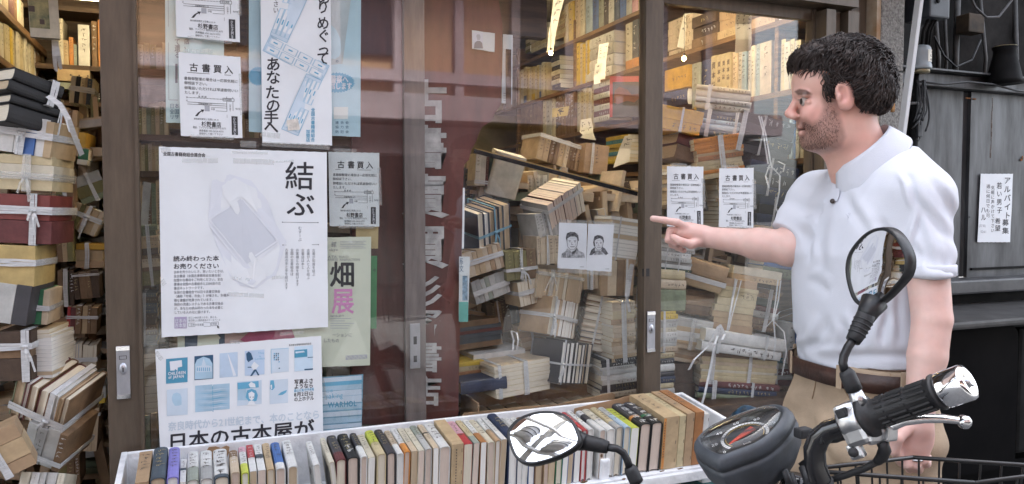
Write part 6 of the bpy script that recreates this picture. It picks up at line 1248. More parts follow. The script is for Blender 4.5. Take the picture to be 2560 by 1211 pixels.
def sdf_obj(name, parts, m, parent, disp=None, attr=None, it=2):
    vs, fs, k = [], [], 0
    for P, q in parts: vs.append(P); fs.append(q + k); k += len(P)
    P = np.concatenate(vs); q = np.concatenate(fs)
    for _ in range(it):                                   # light smoothing
        s_ = np.zeros_like(P); n_ = np.zeros(len(P))
        for j in range(4): np.add.at(s_, q[:, j], P[q[:, (j + 1) % 4]]); np.add.at(n_, q[:, j], 1); np.add.at(s_, q[:, j], P[q[:, (j + 3) % 4]]); np.add.at(n_, q[:, j], 1)
        P = P * .5 + .5 * s_ / np.maximum(n_, 1)[:, None]
    if disp is not None:
        fn = np.cross(P[q[:, 2]] - P[q[:, 0]], P[q[:, 3]] - P[q[:, 1]]); N = np.zeros_like(P)
        for j in range(4): np.add.at(N, q[:, j], fn)
        N /= np.linalg.norm(N, axis=1)[:, None] + 1e-12; P = P + N * disp(P)[:, None]
    me = bpy.data.meshes.new(name); me.vertices.add(len(P)); me.vertices.foreach_set('co', P.ravel())
    me.loops.add(q.size); me.loops.foreach_set('vertex_index', q.ravel()); me.polygons.add(len(q)); me.polygons.foreach_set('loop_start', np.arange(len(q)) * 4)
    try: me.polygons.foreach_set('loop_total', np.full(len(q), 4))
    except Exception: pass
    me.update(calc_edges=True); me.validate(); me.polygons.foreach_set('use_smooth', np.ones(len(me.polygons), bool)); me.materials.append(m)
    if attr is not None:
        A = me.attributes.new('tint', 'FLOAT_COLOR', 'POINT'); A.data.foreach_set('color', np.concatenate([attr(P), np.ones((len(P), 1))], 1).ravel())
    o = bpy.data.objects.new(name, me); COL.objects.link(o); o.parent = parent; return o
def attr_mat(name, base, rough, sss=.0, bump=0.0, bscale=300):
    m = bpy.data.materials.new(name); m.use_nodes = True; n = m.node_tree.nodes; L = m.node_tree.links; b = n['Principled BSDF']
    a = n.new('ShaderNodeAttribute'); a.attribute_name = 'tint'; tc = n.new('ShaderNodeTexCoord'); no = n.new('ShaderNodeTexNoise'); no.inputs['Scale'].default_value = 38; no.inputs['Detail'].default_value = 4
    L.new(tc.outputs['Object'], no.inputs['Vector']); mr = n.new('ShaderNodeMapRange'); mr.inputs[3].default_value = .86; mr.inputs[4].default_value = 1.12; L.new(no.outputs['Fac'], mr.inputs[0])
    mx = n.new('ShaderNodeVectorMath'); mx.operation = 'SCALE'; L.new(a.outputs['Color'], mx.inputs[0]); L.new(mr.outputs[0], mx.inputs['Scale']); L.new(mx.outputs[0], b.inputs['Base Color'])
    b.inputs['Roughness'].default_value = rough; b.inputs['Subsurface Weight'].default_value = sss; b.inputs['Subsurface Radius'].default_value = (.01, .004, .002); b.inputs['Subsurface Scale'].default_value = .6
    n2 = n.new('ShaderNodeTexNoise'); n2.inputs['Scale'].default_value = bscale; L.new(tc.outputs['Object'], n2.inputs['Vector']); bp = n.new('ShaderNodeBump'); bp.inputs['Strength'].default_value = bump; bp.inputs['Distance'].default_value = .002
    L.new(n2.outputs['Fac'], bp.inputs['Height']); L.new(bp.outputs[0], b.inputs['Normal']); return m
man = thing('person', 'man with dark curly hair and short beard in white polo shirt pointing at the window', 'person', M=MAN)
fv = np.array([-.95, -.3, 0]); fv /= np.linalg.norm(fv); lv = np.array([-fv[1], fv[0], 0])
H = lambda x, y, b=0.0: L3(x, y, b)
# ---- head and neck
g = Grid((-.20, -.16, 1.40), (.16, .16, 1.80), .0028)
d = g.ell(H(2104, 200), (.098, .076, .096))
d = smin(d, g.ell(H(2070, 292), (.064, .058, .074), rot=-.12), .03)
d = smin(d, g.ell(H(2045, 210), (.048, .062, .05)), .03)                      # forehead
d = smin(d, g.ell(H(2068, 350), (.046, .046, .022), rot=.12), .03)          # jaw base
d = smin(d, g.ell(H(2026, 354), (.019, .022, .016)), .016)                       # chin
for sg in (-1, 1):
    d = smin(d, g.ell(H(2034, 285, sg * .036), (.028, .020, .026)), .02)         # cheek
    d = smin(d, g.ell(H(2085, 330, sg * .05), (.03, .014, .03)), .03)            # jaw angle
    d = smin(d, g.cap(H(1994, 236, sg * .008), H(2012, 238, sg * .046), .0085, .008), .012)   # brow ridge
    d = smax(d, -g.ell(H(1998, 254, sg * .034), (.014, .015, .0085)), .010)      # socket
    d = smin(d, g.cap(H(1999, 251, sg * .022), H(2022, 255.5, sg * .047), .0054, .0045), .004)   # upper lid
    d = smin(d, g.cap(H(2003, 259.5, sg * .022), H(2020, 257.5, sg * .046), .0034, .003), .005)   # lower lid
    d = smin(d, g.ell(H(1986, 292, sg * .011), (.0115, .0075, .0075)), .006)     # nostril wing
d = smin(d, g.cap(H(1995, 244), H(1976, 281), .0078, .0098), .009)                 # nose bridge to tip
d = smin(d, g.ell(H(1975, 285), (.0115, .011, .0095)), .006)
d = smin(d, g.ell(H(2008, 310), (.012, .022, .011)), .01)
d = smin(d, g.cap(H(2002, 319, -.015), H(2002, 319, .015), .0065, .0065), .006)     # upper lip
d = smin(d, g.cap(H(2005, 334, -.013), H(2005, 334, .013), .0075, .0075), .006)       # lower lip
d = smax(d, -g.ell(H(1996, 326.5), (.016, .02, .0028)), .003)                   # parted mouth
for sg in (-1, 1):                                                             # ears
    e = g.ell(H(2112, 238, sg * .079), (.020, .009, .033), rot=.22)
    e = smax(e, -g.ell(H(2110, 235, sg * .092), (.0115, .0135, .022), rot=.22), .003)
    e = smin(e, g.ell(H(2099, 243, sg * .082), (.005, .005, .009)), .004); e = smin(e, g.ell(H(2107, 264, sg * .078), (.009, .006, .009)), .005)
    d = smin(d, e, .006)
neck = g.cap(H(2118, 310), H(2160, 440), .058, .068)
d = smin(d, neck, .03)
d = smin(d, g.cap(H(2092, 385, 0), H(2100, 425, 0), .012, .012), .03)
head_part = nets(g, d); SK_HEAD = head_part
# ---- near arm with closed hand
def hand_fingers(g, d, chains, k=.004):
    for ch, r0, r1 in chains:
        f = None; n = len(ch) - 1
        for i in range(n):
            a_, b_ = r0 + (r1 - r0) * i / n, r0 + (r1 - r0) * (i + 1) / n; c = g.cap(ch[i], ch[i + 1], a_, b_); f = c if f is None else smin(f, c, .003)
        d = smin(d, f, k)
    return d
B1 = -.235
S1 = np.array([.012, 0, 1.42]) + lv * .15; E1 = H(2330, 800, -.215); W1 = H(2296, 1062, B1 - .01)
lo = np.minimum(np.minimum(S1, E1), W1) - .09; hi = np.maximum(np.maximum(S1, E1), W1) + .09; lo[2] -= .06
g = Grid(lo, hi, .003)
d = g.cap(S1, E1, .044, .0365); d = smin(d, g.cap(E1, E1 + (W1 - E1) * .35, .0355, .036), .004); d = smin(d, g.cap(E1 + (W1 - E1) * .35, W1, .036, .0235), .004)
d = smin(d, g.ell(H(2362, 796, -.215), (.010, .013, .012)), .012)                   # elbow point
PB = H(2288, 1098, B1 - .005); d = smin(d, g.ell(PB, (.036, .021, .044), rot=-.15), .02)
ch = []
for i, (x0, y0) in enumerate(((2248, 1112), (2270, 1122), (2292, 1126), (2312, 1122))):
    a_ = H(x0, y0, B1 - .008); b_ = H(x0 - 2, y0 + (34, 40, 38, 30)[i], B1 - .014); c_ = H(x0 + 4, y0 + (44, 50, 48, 38)[i], B1 + .012); e_ = H(x0 + 8, y0 + (26, 30, 28, 22)[i], B1 + .024); ch.append(([a_, b_, c_, e_], .0102 - .0008 * (i == 3), .0078))
ch.append(([H(2268, 1070, B1 - .02), H(2244, 1096, B1 - .03), H(2236, 1128, B1 - .022), H(2246, 1146, B1 - .01)], .0125, .0085))
d = hand_fingers(g, d, ch); arm1 = nets(g, d)
# ---- far arm pointing
S2 = np.array([.02, 0, 1.425]) - lv * .17; E2 = H(1975, 622, .10); W2 = H(1762, 592, .19)
lo = np.minimum(np.minimum(S2, E2), W2) - .08; hi = np.maximum(np.maximum(S2, E2), W2) + .08; lo[0] -= .12
g = Grid(lo, hi, .003)
d = g.cap(S2, E2, .05, .040); d = smin(d, g.cap(E2, E2 + (W2 - E2) * .35, .037, .036), .02); d = smin(d, g.cap(E2 + (W2 - E2) * .3, W2, .036, .0245), .02)
h2 = lambda x, y, b=0.0: H(x, y, .20 + b)
d = smin(d, g.cap(h2(1752, 590), h2(1716, 580), .024, .024), .018); d = smin(d, g.ell(h2(1728, 585), (.036, .03, .021), rot=-.15), .015)
ch = [([h2(1714, 568, -.016), h2(1692, 557, -.017), h2(1660, 551, -.014), h2(1632, 547, -.01)], .0105, .0078),
      ([h2(1708, 574, .0), h2(1676, 578, -.002), h2(1671, 600, -.008), h2(1690, 611, -.01)], .0108, .0085),
      ([h2(1710, 582, .016), h2(1683, 592, .014), h2(1680, 612, .004), h2(1700, 620, 0)], .0102, .008),
      ([h2(1716, 590, .03), h2(1694, 602, .028), h2(1694, 620, .016), h2(1710, 627, .01)], .0092, .0072),
      ([h2(1750, 604, -.02), h2(1728, 612, -.034), h2(1702, 604, -.036), h2(1684, 594, -.03)], .0125, .0088)]
d = hand_fingers(g, d, ch); arm2 = nets(g, d)
# ---- hidden trunk and legs (under the clothes), part of the same body mesh
def column(g, tab, p=2.3):
    z = np.array([t_[0] for t_ in tab]); o_ = np.argsort(z); z = z[o_]; c = np.array([t_[1] for t_ in tab])[o_]; ru = np.array([t_[2] for t_ in tab])[o_]; rv = np.array([t_[3] for t_ in tab])[o_]
    zi = g.Z; C = np.interp(zi, z, c); U = np.interp(zi, z, ru); W_ = np.interp(zi, z, rv)
    x = g.X - C * (1.0); u = x * fv[0] + g.Y * fv[1]; v = x * lv[0] + g.Y * lv[1]
    k = (np.abs(u / U) ** p + np.abs(v / W_) ** p) ** (1 / p); d = (k - 1) * np.minimum(U, W_)
    return np.maximum(d, np.maximum(z[0] - zi, zi - z[-1]))
TORSO = [(1.535, 0.06, 0.0489, 0.062), (1.505, 0.053, 0.0705, 0.1), (1.475, 0.044, 0.0884, 0.145), (1.44, 0.034, 0.0972, 0.17), (1.38, 0.018, 0.1071, 0.178), (1.3, 0.002, 0.1125, 0.176), (1.2, -0.002, 0.1116, 0.168), (1.12, 0.0, 0.1116, 0.165), (1.04, 0.006, 0.1089, 0.163)]
g = Grid((-.24, -.26, .02), (.24, .26, 1.52), .012)
d = column(g, [(z, c, a - .014, b - .018) for z, c, a, b in TORSO] + [(.95, 0, .1, .15)])
def legs(g, gr):
    D = None
    for sg, fo in ((1, .02), (-1, -.05)):
        hp = np.array([.004, 0, .89]) + lv * sg * .08; kn = np.array([-.01, 0, .52]) + lv * sg * .1 - fv * fo; an = np.array([0, 0, .1]) + lv * sg * .105 - fv * (fo * 1.2)
        l_ = smin(g.cap(hp, kn, .098 + gr, .064 + gr), g.cap(kn, an, .064 + gr, .05 + gr * 2), .03); D = l_ if D is None else smin(D, l_, .02)
    return D
d = smin(d, legs(g, -.012), .04); trunk = nets(g, d)
hc = np.array(H(2104, 200)); mouth = H(2000, 326)
def skin(P):
    n = len(P); base = np.tile(np.array([.64, .375, .305]), (n, 1))
    a, b, z = P.T
    def blob(c, r, col, k):
        w_ = k * np.exp(-(((P - np.array(c)) / np.array(r)) ** 2).sum(1)); base[:] = base * (1 - w_[:, None]) + np.array(col) * w_[:, None]
    for sg in (-1, 1):
        blob(H(2030, 290, sg * .05), (.03, .04, .025), (.66, .31, .265), .55); blob(H(2112, 240, sg * .08), (.022, .03, .035), (.66, .31, .265), .6)
    blob(H(1972, 285), (.018, .02, .018), (.62, .29, .24), .6); blob(H(2000, 320), (.009, .022, .007), (.42, .17, .15), .85); blob(H(2001, 334), (.009, .02, .007), (.45, .19, .165), .85)
    blob(H(2140, 380), (.05, .09, .05), (.66, .34, .29), .5)
    w_ = np.clip((1.47 - z) / .04, 0, 1); base = base * (1 - .75 * w_[:, None]) + np.array([.66, .455, .405]) * .75 * w_[:, None]  # arms tinted paler and less pink, the sky's light put into their colour
    mt = np.sin(a * 61 + 4 * np.sin(z * 43)) * np.sin(z * 57 + b * 49 + 3 * np.sin(a * 37)); base = base * (1 + np.array([.012, -.022, -.026]) * mt[:, None])
    # beard shadow: jaw, chin, moustache, cheek up to the sideburn (colour of the hair itself)
    px_ = 1280 + 1920 * (a + .775) / (Z0 - np.abs(b)); py_ = 522 + (1.4 - z) / (Z0 - np.abs(b)) * 1920
    def inside(poly):
        r = np.zeros(n, bool); j = len(poly) - 1
        for i in range(len(poly)):
            xi, yi = poly[i]; xj, yj = poly[j]; c = ((yi > py_) != (yj > py_)) & (px_ < (xj - xi) * (py_ - yi) / (yj - yi + 1e-9) + xi); r ^= c; j = i
        return r
    def dist(poly):
        D = np.full(n, 1e9)
        for i in range(len(poly)):
            p0, p1 = np.array(poly[i]), np.array(poly[(i + 1) % len(poly)]); e = p1 - p0; t = np.clip(((px_ - p0[0]) * e[0] + (py_ - p0[1]) * e[1]) / (e @ e), 0, 1); D = np.minimum(D, np.hypot(px_ - p0[0] - t * e[0], py_ - p0[1] - t * e[1]))
        return D
    bp = [(2058, 215), (2078, 240), (2086, 275), (2096, 310), (2105, 345), (2095, 366), (2070, 378), (2025, 382), (1992, 376), (1990, 345), (2006, 340), (2010, 326), (1990, 313), (1986, 303), (2008, 302), (2026, 316), (2046, 300), (2058, 270), (2052, 240)]
    hd = (z > 1.515) & (a < .06)
    s_ = np.where(inside(bp), dist(bp), -dist(bp)); w_ = np.clip(.45 + s_ / 22, 0, .46) * hd
    nz = .5 + .5 * np.sin(a * 900 + 3 * np.sin(z * 700)) * np.sin(z * 1100 + b * 500 + 2 * np.sin(a * 640))
    w_ = w_ * (.8 + .3 * nz); base = base * (1 - w_[:, None]) + np.array([.115, .06, .045]) * w_[:, None]
    eb = [(1981, 232), (1992, 226), (2010, 228), (2024, 238), (2010, 239), (1990, 240)]
    s_ = np.where(inside(eb), dist(eb), -dist(eb)); w_ = np.clip(.6 + s_ / 4, 0, .9) * hd * (np.abs(b) > .012); base = base * (1 - w_[:, None]) + np.array([.07, .04, .03]) * w_[:, None]
    ln = [(1990, 251), (2003, 250.5), (2012, 254), (2003, 255), (1990, 254)]
    s_ = np.where(inside(ln), dist(ln), -dist(ln)); w_ = np.clip(.6 + s_ / 3, 0, .9) * hd * (np.abs(b) > .015); base = base * (1 - w_[:, None]) + np.array([.06, .035, .03]) * w_[:, None]
    blob(H(2372, 800, B1), (.04, .05, .04), (.66, .37, .31), .35); blob(H(2285, 1100, B1), (.05, .06, .06), (.66, .34, .29), .5); blob(h2(1700, 590), (.07, .07, .05), (.66, .33, .28), .45)
    return base
SKIN = attr_mat('skin', None, .5, .12, .12, 420)
body = sdf_obj('body', [head_part, arm1, arm2, trunk], SKIN, man, attr=skin, it=1)
# nails
b = MB()
for p, r in ((h2(1634, 546, -.018), .005), (H(2243, 1141, B1 - .02), .006)): b.add([(p[0] + math.cos(t) * r * 1.2, p[1] - .0008, p[2] + math.sin(t) * r) for t in np.linspace(0, 6.28, 9)[:-1]], [tuple(range(8))])
# ---- hair: lumpy cap plus curled locks
HP0 = [(1979, 168), (1972, 140), (1984, 118), (2020, 96), (2080, 82), (2150, 84), (2205, 110), (2236, 160), (2240, 210), (2226, 262), (2206, 286), (2186, 288), (2158, 278), (2140, 262), (2132, 238), (2124, 214), (2106, 205), (2090, 214), (2086, 240), (2078, 268), (2066, 266), (2062, 240), (2036, 226), (2022, 200), (2016, 172), (2004, 158), (1992, 170)]
HP = [(x, y, -.072 if k > 11 else 0) for k, (x, y) in enumerate(HP0)]
def sdpoly(X, Z, poly):
    D = np.full(X.shape, 1e9); ins = np.zeros(X.shape, bool); q = [(H(x, y, b_)[0], H(x, y, b_)[2]) for x, y, b_ in poly]; j = len(q) - 1
    for i in range(len(q)):
        (x0, z0), (x1, z1) = q[i], q[j]; ex, ez = x1 - x0, z1 - z0; t = np.clip(((X - x0) * ex + (Z - z0) * ez) / (ex * ex + ez * ez + 1e-12), 0, 1)
        D = np.minimum(D, (X - x0 - t * ex) ** 2 + (Z - z0 - t * ez) ** 2); ins ^= ((z0 > Z) != (z1 > Z)) & (X < ex * (Z - z0) / (ez + 1e-12) + x0); j = i
    D = np.sqrt(D); return np.where(ins, -D, D)
g = Grid((-.19, -.12, 1.55), (.12, .12, 1.82), .003)
lump = .0045 * np.sin(g.X * 130 + 3 * np.sin(g.Z * 90)) * np.sin(g.Z * 150 + 2 * np.sin(g.Y * 120)) * np.sin(g.Y * 130 + g.X * 60)
d = smin(g.ell(H(2110, 194), (.102, .087, .093)), g.ell(H(2034, 150), (.046, .056, .030)), .03); d = smin(d, g.ell(H(2125, 238), (.088, .087, .060)), .03)
d = smax(d, sdpoly(g.X, g.Z, HP) + .002, .006) + lump
cap = nets(g, d)
HAIRM = mat('dark_hair', (.042, .029, .025), .45, var=.3, scale=60, spec=.3)
hair = sdf_obj('hair', [cap], HAIRM, man, it=1)
rr = np.random.RandomState(5); P, q = cap; fn = np.cross(P[q[:, 2]] - P[q[:, 0]], P[q[:, 3]] - P[q[:, 1]]); fc = P[q].mean(1)
cen = H(2110, 215); crown = H(2165, 100); out = fc - cen; b = MB()
EC = H(2112, 238, -.075)
for f in rr.choice(len(fc), 5200):
    p = fc[f]; nrm = out[f] / np.linalg.norm(out[f]); sdp = sdpoly(np.array([p[0]]), np.array([p[2]]), HP)[0]
    if sdp > -.002 or ((p[0] - EC[0]) / .023) ** 2 + ((p[2] - EC[2]) / .035) ** 2 < 1: continue
    if p[0] < H(2056, 200, p[1])[0] and p[2] < H(2040, 172, p[1])[2]: continue
    e = p - crown; sw = np.array([math.sin(38 * p[2] + 5 * math.sin(30 * p[1])), math.sin(41 * p[0] + 2), math.sin(45 * p[0] + 33 * p[2])])
    tv = e / (np.linalg.norm(e) + 1e-6) + sw * .75 + rr.normal(size=3) * .28 + np.array([.1, 0, -.25]); tv -= nrm * (tv @ nrm); tv /= np.linalg.norm(tv) + 1e-9; bv = np.cross(nrm, tv)
    Lh = min(rr.uniform(.018, .038), .005 + 1.3 * -sdp); rad_ = rr.uniform(.0016, .0036) * min(1, Lh / .02); ph = 60 * p[0] + 45 * p[2] + rr.normal() * .5; tw = rr.uniform(4, 6.5)
    pts = [p + nrm * (-.002 + .0045 * math.sin(s_ * 2.7)) + tv * Lh * s_ + (bv * math.cos(ph + tw * s_) + nrm * .5 * math.sin(ph + tw * s_)) * rad_ * min(1, s_ * 3) for s_ in np.linspace(0, 1, 8)]
    b.tube(pts, [.0009, .0012, .0013, .0013, .0012, .001, .0007, .0003], 4, cap=False)
b.build('curls', HAIRM, hair, fix=False)
# short beard hairs
P, q = head_part; fc = P[q].mean(1); px_ = 1280 + 1920 * (fc[:, 0] + .775) / (Z0 - np.abs(fc[:, 1])); py_ = 522 + (1.4 - fc[:, 2]) / (Z0 - np.abs(fc[:, 1])) * 1920
bp = [(2066, 250), (2086, 285), (2096, 320), (2090, 352), (2060, 372), (2020, 376), (1996, 366), (1996, 345), (2008, 338), (2008, 328), (1992, 312), (2008, 304), (2028, 318), (2048, 300), (2060, 275)]
ins = np.zeros(len(fc), bool); j = len(bp) - 1
for i in range(len(bp)):
    (xi, yi), (xj, yj) = bp[i], bp[j]; ins ^= ((yi > py_) != (yj > py_)) & (px_ < (xj - xi) * (py_ - yi) / (yj - yi + 1e-9) + xi); j = i
cand = np.where(ins)[0]; b = MB(); jc = H(2060, 300)
for f in rr.choice(cand, 3000):
    p = fc[f]; nrm = p - jc; nrm = nrm / np.linalg.norm(nrm); dv = nrm * .6 + np.array([.2, 0, -.7]) + rr.normal(size=3) * .35; dv /= np.linalg.norm(dv); w_ = np.cross(dv, nrm); w_ /= np.linalg.norm(w_) + 1e-9; Lh = rr.uniform(.003, .007)
    b.add([p - w_ * .0003, p + w_ * .0003, p + dv * Lh], [(0, 1, 2)])
b.build('beard', mat('beard_hair', (.085, .045, .03), .6, var=.3, scale=80), man, fix=False)
# eye
eb = MB()
for sg in (-1, 1):
    p = H(2013.5, 254, sg * .032); eb = MB().lathe([(.0117 * math.sin(t) + .0001, -.0117 * math.cos(t)) for t in np.linspace(0, math.pi, 13)], 20, M=T(*p)); ey = eb.build('eye', mat('eye_white', (.42, .37, .34), .2, var=.05), man)
    MB().lathe([(.0001, .0122), (.0036, .0117), (.0068, .0101)], 16, M=T(*p) @ Vector((-1, -.12, -.05)).to_track_quat('Z', 'Y').to_matrix().to_4x4(), cap=False).build('iris', mat('dark_iris', (.04, .03, .025), .15, var=0), ey, fix=False)
# ---- polo shirt
SHIRT = mat('white_pique', (.6, .62, .68), .85, var=.03, scale=4, bump=.12, bscale=520)
g = Grid((-.26, -.30, 1.02), (.24, .32, 1.56), .0048)
d = column(g, TORSO)
c1 = H(2326, 690, -.20); ax1 = (c1 - S1) / np.linalg.norm(c1 - S1)
s1 = smin(g.cap(S1, c1 + ax1 * .05, .049, .0445), g.ell(S1 + np.array([0, 0, -.008]), (.050, .052, .050)), .03)
s1 = smax(s1, g.plane(c1, np.array([0.03, 0, -1.0])), .004)
c2 = H(1992, 606, .115); ax2 = np.array([-.55, -.1, -.6]); ax2 /= np.linalg.norm(ax2)
s2 = g.cap(S2, c2 + ax2 * .05, .068, .058); s2 = smax(s2, g.plane(c2, ax2), .004)
d = smin(smin(d, s1, .035), s2, .035)
d = smin(d, g.cap(np.array([.055, 0, 1.475]) , np.array([.02, 0, 1.43]) + lv * .14, .046, .046), .04); d = smin(d, g.cap(np.array([.055, 0, 1.475]), np.array([.02, 0, 1.43]) - lv * .14, .046, .046), .04)
d = smax(d, -g.cap(H(2110, 320), H(2150, 424), .058, .062), .006)      # neck opening
d = smax(d, 1.052 + .012 * np.sin(g.X * 14 + 1) - g.Z, .01)
sh = nets(g, d)
def fold(P):
    a, b, z = P.T; u = a * fv[0] + b * fv[1]; v = a * lv[0] + b * lv[1]
    o = .0042 * np.sin(26 * v + 11 * z + 2 * np.sin(9 * z)) * np.clip((1.35 - z) * 4, .15, 1) + 0.0026 * np.sin(60 * z + 24 * v + 3 * np.sin(14 * v)) * np.clip((1.2 - z) * 6, .1, 1)
    X_ = 1280 + 1920 * (a + .775) / (Z0 + b); Y_ = 522 + 1920 * (1.4 - z) / (Z0 + b); nr = np.clip((.06 - b) / .06, 0, 1)
    for x0, y0, x1, y1, wd, am in ((2265, 640, 2185, 545, 13, .006), (2262, 690, 2150, 640, 12, .005), (2105, 470, 2165, 590, 14, .0045), (2060, 520, 2050, 690, 16, .004), (2040, 880, 2070, 790, 12, .006), (2110, 885, 2115, 800, 11, .005), (2160, 880, 2140, 770, 13, .006), (2215, 872, 2225, 760, 12, .006), (2250, 870, 2258, 730, 11, .006),
            (2275, 470, 2370, 610, 12, .0055), (2320, 430, 2388, 560, 11, .005), (2285, 540, 2340, 680, 12, .0045), (2290, 610, 2300, 690, 9, .004), (2365, 600, 2372, 690, 9, .004), (2240, 430, 2285, 520, 9, -.006), (2285, 520, 2272, 660, 8, -.006), (2030, 590, 2015, 660, 9, .004), (2020, 700, 2080, 730, 14, .004), (2180, 420, 2110, 520, 16, .003)):
        e0, e1 = x1 - x0, y1 - y0; L2 = e0 * e0 + e1 * e1; t_ = ((X_ - x0) * e0 + (Y_ - y0) * e1) / L2; pd = ((X_ - x0) * e1 - (Y_ - y0) * e0) / math.sqrt(L2) + 5 * np.sin(t_ * 5 + x0)
        o += am * (np.exp(-(pd / wd) ** 2) - .7 * np.exp(-((pd - 1.7 * wd) / wd) ** 2)) * np.exp(-((t_ - .5) / .42) ** 4) * nr
    w1 = np.exp(-(((a - S2[0] + .03) / .06) ** 2 + ((z - 1.36) / .07) ** 2)) * (b > 0); o += .007 * np.sin(105 * (z * .75 + a * .8)) * w1
    w2 = np.exp(-(((z - 1.28) / .05) ** 2)) * (np.hypot(a - c1[0], b - c1[1]) < .085); o += .0042 * np.sin(90 * z + 40 * a + 2) * w2
    w3 = np.exp(-(((z - 1.08) / .035) ** 2)); o += .004 * np.sin(48 * v + 20 * u + 3 * np.sin(60 * z)) * w3 + .006 * w3
    return o
shirt = sdf_obj('polo_shirt', [sh], SHIRT, man, disp=fold, it=2)
def ringat(c, ax, r, w_, name, parent, m, ell=1.0):
    z = Vector(ax).normalized(); M = T(*c) @ z.to_track_quat('Z', 'Y').to_matrix().to_4x4()
    MB().lathe([(r, -w_), (r + .0025, -w_ * .8), (r + .0025, w_ * .8), (r, w_)], 36, M=M, cap=False).build(name, m, parent)
# cuffs
ringat(c1 + ax1 * -.012, (0.03, 0, -1), .0455, .012, 'cuff', shirt, SHIRT)
# collar leaf around the neck
cb, cf = H(2216, 322), H(2092, 428); cc = (cb + cf) / 2; ex = (cf - cb) / 2; La = np.linalg.norm(ex); ex /= La; ey = np.array([0, 1.0, 0]); ez = np.cross(ex, ey); ez = ez if ez[2] > 0 else -ez
rows = []
NA = 44
for t in np.linspace(rad(14), rad(346), NA):
    ca, sa = math.cos(t), math.sin(t); ins_ = cc + ex * ca * La * .98 + ey * sa * .071
    pt = max(0, math.cos(t)) ** 3
    prof = [(1.0, -.014), (1.0, .006), (1.05, .012), (1.13, .008), (1.34 + .03 * pt, -.002 - .012 * pt), (1.60 + .07 * pt + .025 * math.sin(5 * t), -.020 - .036 * pt), (1.58 + .07 * pt + .025 * math.sin(5 * t), -.025 - .036 * pt), (1.16, -.014)]
    rows.append([tuple(cc + ex * ca * La * s_ + ey * sa * .071 * (s_ * .5 + .5 if s_ > 1 else s_) + ez * h_ + np.array([0, 0, -.018 * (s_ - 1) * 3])) for s_, h_ in prof])
MB().loft(rows).build('collar', SHIRT, shirt)
pk = MB(); 
for k in range(3):
    p = H(2086 + (-3) * k, 452 + 30 * k); n_ = np.array([-.8, -.55, .1])
SV = np.array([v.co[:] for v in shirt.data.vertices])
def on_shirt(px, py):     # first shirt vertex met in that direction of the profile
    P = SV; ppx = 1280 + 1920 * (P[:, 0] + .775) / (Z0 + P[:, 1]); ppy = 522 + 1920 * (1.4 - P[:, 2]) / (Z0 + P[:, 1]) ; dd = np.hypot(ppx - px, ppy - py); c = np.where(dd < 9)[0]
    return P[c[np.argmin(P[c, 1])]] if len(c) else H(px, py, -.05)
BTN = mat('dark_button', (.05, .035, .03), .3, var=.2)
pl_ = [on_shirt(2088, 446), on_shirt(2080, 470), on_shirt(2074, 500)]
rows_ = []
for k in range(7):
    x, y = 2090 - 2.4 * k, 440 + 10 * k; l_, r_ = on_shirt(x - 10, y), on_shirt(x + 11, y); o1, o2 = np.array([-.0035, -.004, 0]), np.array([-.0015, -.0015, 0]); rows_.append([tuple(l_ + o2), tuple(l_ + o1), tuple(r_ + o1), tuple(r_ + o2)])
pk.loft(rows_, smooth=False); pk.build('placket', SHIRT, shirt)
for p in pl_[:1] + pl_[2:]: MB().lathe([(.0001, .003), (.004, .0028), (.0055, .001), (.0055, 0)], 16, M=T(*(p + np.array([-.004, -.006, 0]))) @ Vector((-.75, -.65, .1)).to_track_quat('Z', 'Y').to_matrix().to_4x4()).build('button', BTN, shirt)
pe = on_shirt(2117, 536); b = MB(); rr2 = random.Random(3)
for k in range(9): b.tube([tuple(pe + np.array([rr2.uniform(-.007, .007), -.0022, rr2.uniform(-.008, .008)])), tuple(pe + np.array([rr2.uniform(-.007, .007), -.0022, rr2.uniform(-.008, .008)]))], .0005, 4)
b.build('embroidery', mat('pale_thread', (.6, .62, .72), .7), shirt)
# ---- trousers, belt, shoes
KHAKI = mat('khaki_twill', (.43, .325, .225), .85, var=.12, scale=7, bump=.2, bscale=420)
g = Grid((-.26, -.28, .05), (.26, .28, 1.08), .0075)
d = column(g, [(1.075, .006, .106, .160), (1.0, .008, .108, .162), (.9, .004, .115, .168), (.84, 0, .095, .15)]); d = smin(d, legs(g, .012), .05); d = smax(d, g.Z - 1.068, .004); d = smax(d, .07 - g.Z, .004)
def pfold(P):
    a, b, z = P.T; u = a * fv[0] + b * fv[1]; v = a * lv[0] + b * lv[1]
    w_ = np.exp(-(((z - .9) / .07) ** 2)) * np.clip(u * 12, 0, 1); o = .0045 * np.sin(70 * (z + .45 * np.abs(v)) + 3 * np.sin(20 * v)) * w_
    return o + .003 * np.sin(34 * z + 16 * v + 2 * np.sin(8 * a)) + .002 * np.sin(80 * z - 30 * v)
tr = sdf_obj('trousers', [nets(g, d)], KHAKI, man, disp=pfold, it=2)
def band(z0, z1, gr, m, name, parent, ph=None):
    rg = []
    for zz, gg in ((z0, gr - .004), (z0, gr), (z1, gr), (z1, gr - .004)):
        rg.append([tuple(np.array([.006, 0, zz]) + fv * ((.106 + gg) * math.copysign(abs(math.cos(t)) ** (2 / 2.3), math.cos(t))) + lv * ((.161 + gg) * math.copysign(abs(math.sin(t)) ** (2 / 2.3), math.sin(t)))) for t in np.linspace(0, 2 * math.pi, 65)[:-1]])
    return MB().loft(rg, cap=False).build(name, m, parent)
band(1.022, 1.060, .017, mat('brown_leather', (.05, .022, .015), .45, var=.3, scale=30, bump=.15, bscale=160), 'belt', man)
